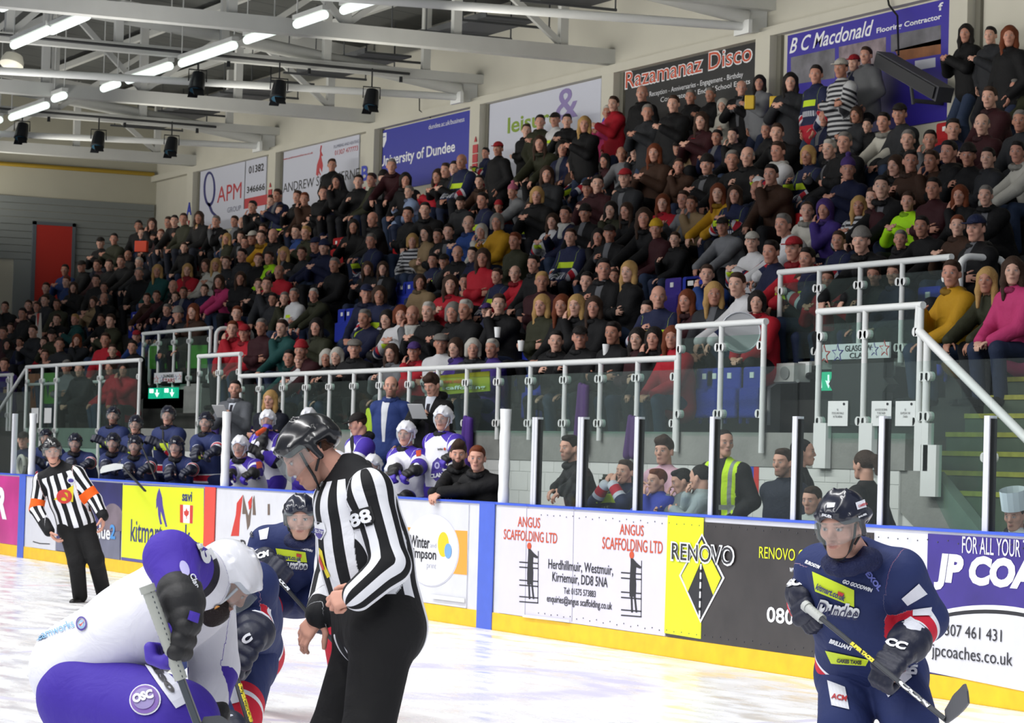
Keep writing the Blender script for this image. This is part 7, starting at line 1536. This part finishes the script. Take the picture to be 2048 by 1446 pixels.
# ---- flip seats left showing between the people
def seat_mesh(c1, c2):
    S = SDF(.014); S.box((0, .17, .68), (.21, .02, .2), I3, .03); S.box((0, .13, .5), (.2, .03, .16), I3, .03); S.cone((-.16, .2, .3), (-.16, .2, .6), .02, .02); S.cone((.16, .2, .3), (.16, .2, .6), .02, .02)
    return S.build()
V, Q = seat_mesh(0, 0); SEATM = mesh_from('seat_shell', V, Q); SEATM.materials.append(mat('seat_plastic_tmp', '#2a3fae', .35)); SEATM.materials.clear(); SEATM.materials.append(HAIR)
mb = MB(); mb.box((-.04, .14, .76), (.04, .15, .82)); TAGM = mb.mesh('number_tag'); TAGM.materials.append(mat('paper'))
SEATS = [(785, 580, 'b'), (800, 578, 'b'), (815, 582, 'b'), (735, 640, 'b'), (680, 655, 'b'), (695, 690, 'b'), (693, 640, 'b'), (265, 632, 'b'), (280, 630, 'b'), (1035, 745, 'b'), (1080, 745, 'b'), (1060, 748, 'b'), (1262, 660, 'b'), (1290, 660, 'b'), (1390, 570, 'b'), (1375, 585, 'b'), (1405, 740, 'b'), (1455, 738, 'b'), (1500, 740, 'b'), (1425, 745, 'b'), (1860, 700, 'b'), (1850, 640, 'b'), (1340, 580, 'p'), (1380, 575, 'p'), (770, 440, 'r'), (782, 438, 'r'), (758, 442, 'r'), (1062, 490, 'r'), (1755, 350, 'r'), (1745, 360, 'r'), (1600, 435, 'r'), (1300, 405, 'r'), (1320, 410, 'r'), (670, 495, 'r'), (680, 497, 'r'), (850, 385, 'r'), (235, 590, 'r'), (1885, 270, 'r'), (790, 522, 'r')]
for j, (px, py, c_) in enumerate(SEATS):
    best = min(range(0, 9), key=lambda k: abs(aty(px, py, rowy(k)+.12)[2]-rowz(k)-.68)); p = aty(px, py, rowy(best)+.12)
    root = bpy.data.objects.new('stadium_seat', SEATM); COL.objects.link(root); root.location = (p[0], rowy(best), rowz(best)-.02); root.rotation_euler = (0, 0, 0)
    cn = {'b': 'blue', 'p': 'purple', 'r': 'red'}[c_]; root.color = lin({'b': '#2436a8', 'p': '#3d2c8c', 'r': '#b01a20'}[c_])
    tag(root, '', 'seat', 'empty flip seats among the spectators'); root['_k'] = best; root['_px'] = px; root['_c'] = cn
    child('number_tag', TAGM, None, root)
sg = {}
for o in [o for o in bpy.data.objects if o.name.startswith('stadium_seat')]: sg.setdefault('empty %s flip seat, %s %s' % (o['_c'], ROWN[o['_k']], sector(o['_px'])), []).append(o)
for l_, g in sg.items():
    g.sort(key=lambda o: o['_px'])
    for j, o in enumerate(g):
        o['label'] = l_ if len(g) == 1 else l_+(', leftmost of %d' % len(g) if j == 0 else (', rightmost of %d' % len(g) if j == len(g)-1 else ', %s from left' % ORD[j]))
        del o['_k']; del o['_px']; del o['_c']
# ---- things held or worn among the crowd
def prop_box(px, py, y, r, col_, name, lab, cat):
    q = aty(px, py, y); S = SDF(.01); S.box(q, r, hframe(yawv(50), (0, 0, 1)), .012); V, Q = S.build(); me = mesh_from(name, V, Q); tag(link_mesh(name, me, mat('prop_'+name+col_[1:], col_, .6)), lab, cat)
prop_box(1500, 205, 9.0, (.07, .06, .1), '#d8b32a', 'food_box', 'yellow takeaway box held by the long haired person in grey at the back', 'box')
prop_box(1550, 207, 9.0, (.07, .06, .1), '#d8b32a', 'food_box', 'yellow takeaway box held by the long haired person in dark grey', 'box')
prop_box(283, 493, 7.6, (.14, .06, .12), '#d8431e', 'orange_box', 'orange box held up near the end wall among the spectators', 'box')
for px, py, y, lab in ((995, 665, 3.15, 'white paper cup held by the big dark haired person at the front'), (1042, 692, 3.1, 'white paper cup held by the blond person with the fur collar'), (1212, 700, 3.1, 'clear plastic cup held by the round faced person in black')):
    q = aty(px, py, y); mb = MB(); mb.lathe(q-A3(0, 0, .06), (0, 0, 1), [(0, .03), (.12, .042), (.125, .04)], 12); tag(mb.build('cup', mat('paper'), None, True), lab, 'cup', 'cups held by spectators')
q = aty(1480, 665, 2.75); mb = MB(); mb.lathe(q, (.85, -.4, .1), [(-.04, .2), (.04, .2)], 28); t = tag(mb.build('drum', mat('drum_skin', '#b9babd', .5), None, True), 'round white drum held by the bearded person in white team jersey', 'drum')
mb = MB(); ax = unit(A3(.85, -.4, .1)); a1 = unit(np.cross(ax, (0, 0, 1))); a2 = np.cross(ax, a1)
for s_ in (-.045, .045): mb.tube([q+ax*s_+.2*(a1*cos(k*pi/12)+a2*sin(k*pi/12)) for k in range(25)], .008, 6)
mb.build('drum_hoop', M_alu, t, True)
q0 = aty(75, 640, 5.2); mb = MB(); mb.prism([q0+A3(-.1, 0, .12), q0+A3(.16, 0, .14), q0+A3(.3, 0, -.5), q0+A3(-.22, 0, -.56)], (0, .03, 0)); fl = tag(mb.build('draped_flag', mat('flag_white', '#c9c5bb', .8)), 'white and red flag worn over the back by the person at the left', 'flag')
mb = MB(); mb.prism([q0+A3(-.04, -.012, .13), q0+A3(.16, -.012, .14), q0+A3(.06, -.012, -.14)], (0, .005, 0)); mb.build('red_triangle', M_red, fl)
M_lb = mat('banner_lime', '#a3a81e', .6)
t = empty('green_banner', aty(905, 775, 2.52), 'lime green banner tied inside the railing behind the black suit', 'banner'); PL = Plane(2.56, t); PL.poly([(870, 752), (980, 742), (981, 782), (880, 790)], M_lb, 'sheet', .01, .01); PL.text('www.wishart', 888, 940, 757, 767, mat('ink_orange'), .02, lift=.03); PL.text('scaffolding', 888, 975, 771, 781, M_wtxt, .02, lift=.03)
t = empty('green_banner', aty(345, 700, 4.4), 'bright green banner behind the glass over the left tunnel', 'banner'); PL = Plane(4.45, t); PL.poly([(300, 692), (415, 690), (415, 736), (300, 738)], mat('banner_green', '#4f9e2a', .6), 'sheet', .01, .01)
for x, y, lab, c_ in ((86, 760, 'orange column end beside the green panel at the far left', '#a8571c'), ): 
    q = aty(62, 760, 3.6); mb = MB(); mb.box((X(55, 3.6, 760), 3.6, 1.9), (X(70, 3.6, 760), 3.7, 3.0)); tag(mb.build('orange_pillar', mat('orange_pillar', c_, .6)), 'orange pillar behind the green glass at the far left', 'pillar')
mb = MB(); mb.box((X(86, 3.6, 760), 3.6, 1.9), (X(108, 3.6, 760), 3.65, 3.0)); tag(mb.build('green_screen', mat('banner_green')), 'bright green screen behind the glass at the far left', 'screen')
for px, lab in ((1756, 'small clear drinks bottle standing on the step at the right'), (1970, 'amber drinks bottle standing on the step at the right')):
    q = aty(px if px > 1900 else 1957, 735, 3.9); mb = MB(); mb.lathe((q[0], q[1], rowz(1)-.13+.13), (0, 0, 1), [(0, .035), (.13, .035), (.18, .014), (.24, .014)], 12); tag(mb.build('bottle', mat('bottle_amber' if px > 1900 else 'bottle_clear', '#b5541c' if px > 1900 else '#9aa39f', .2), None, True), lab, 'bottle')
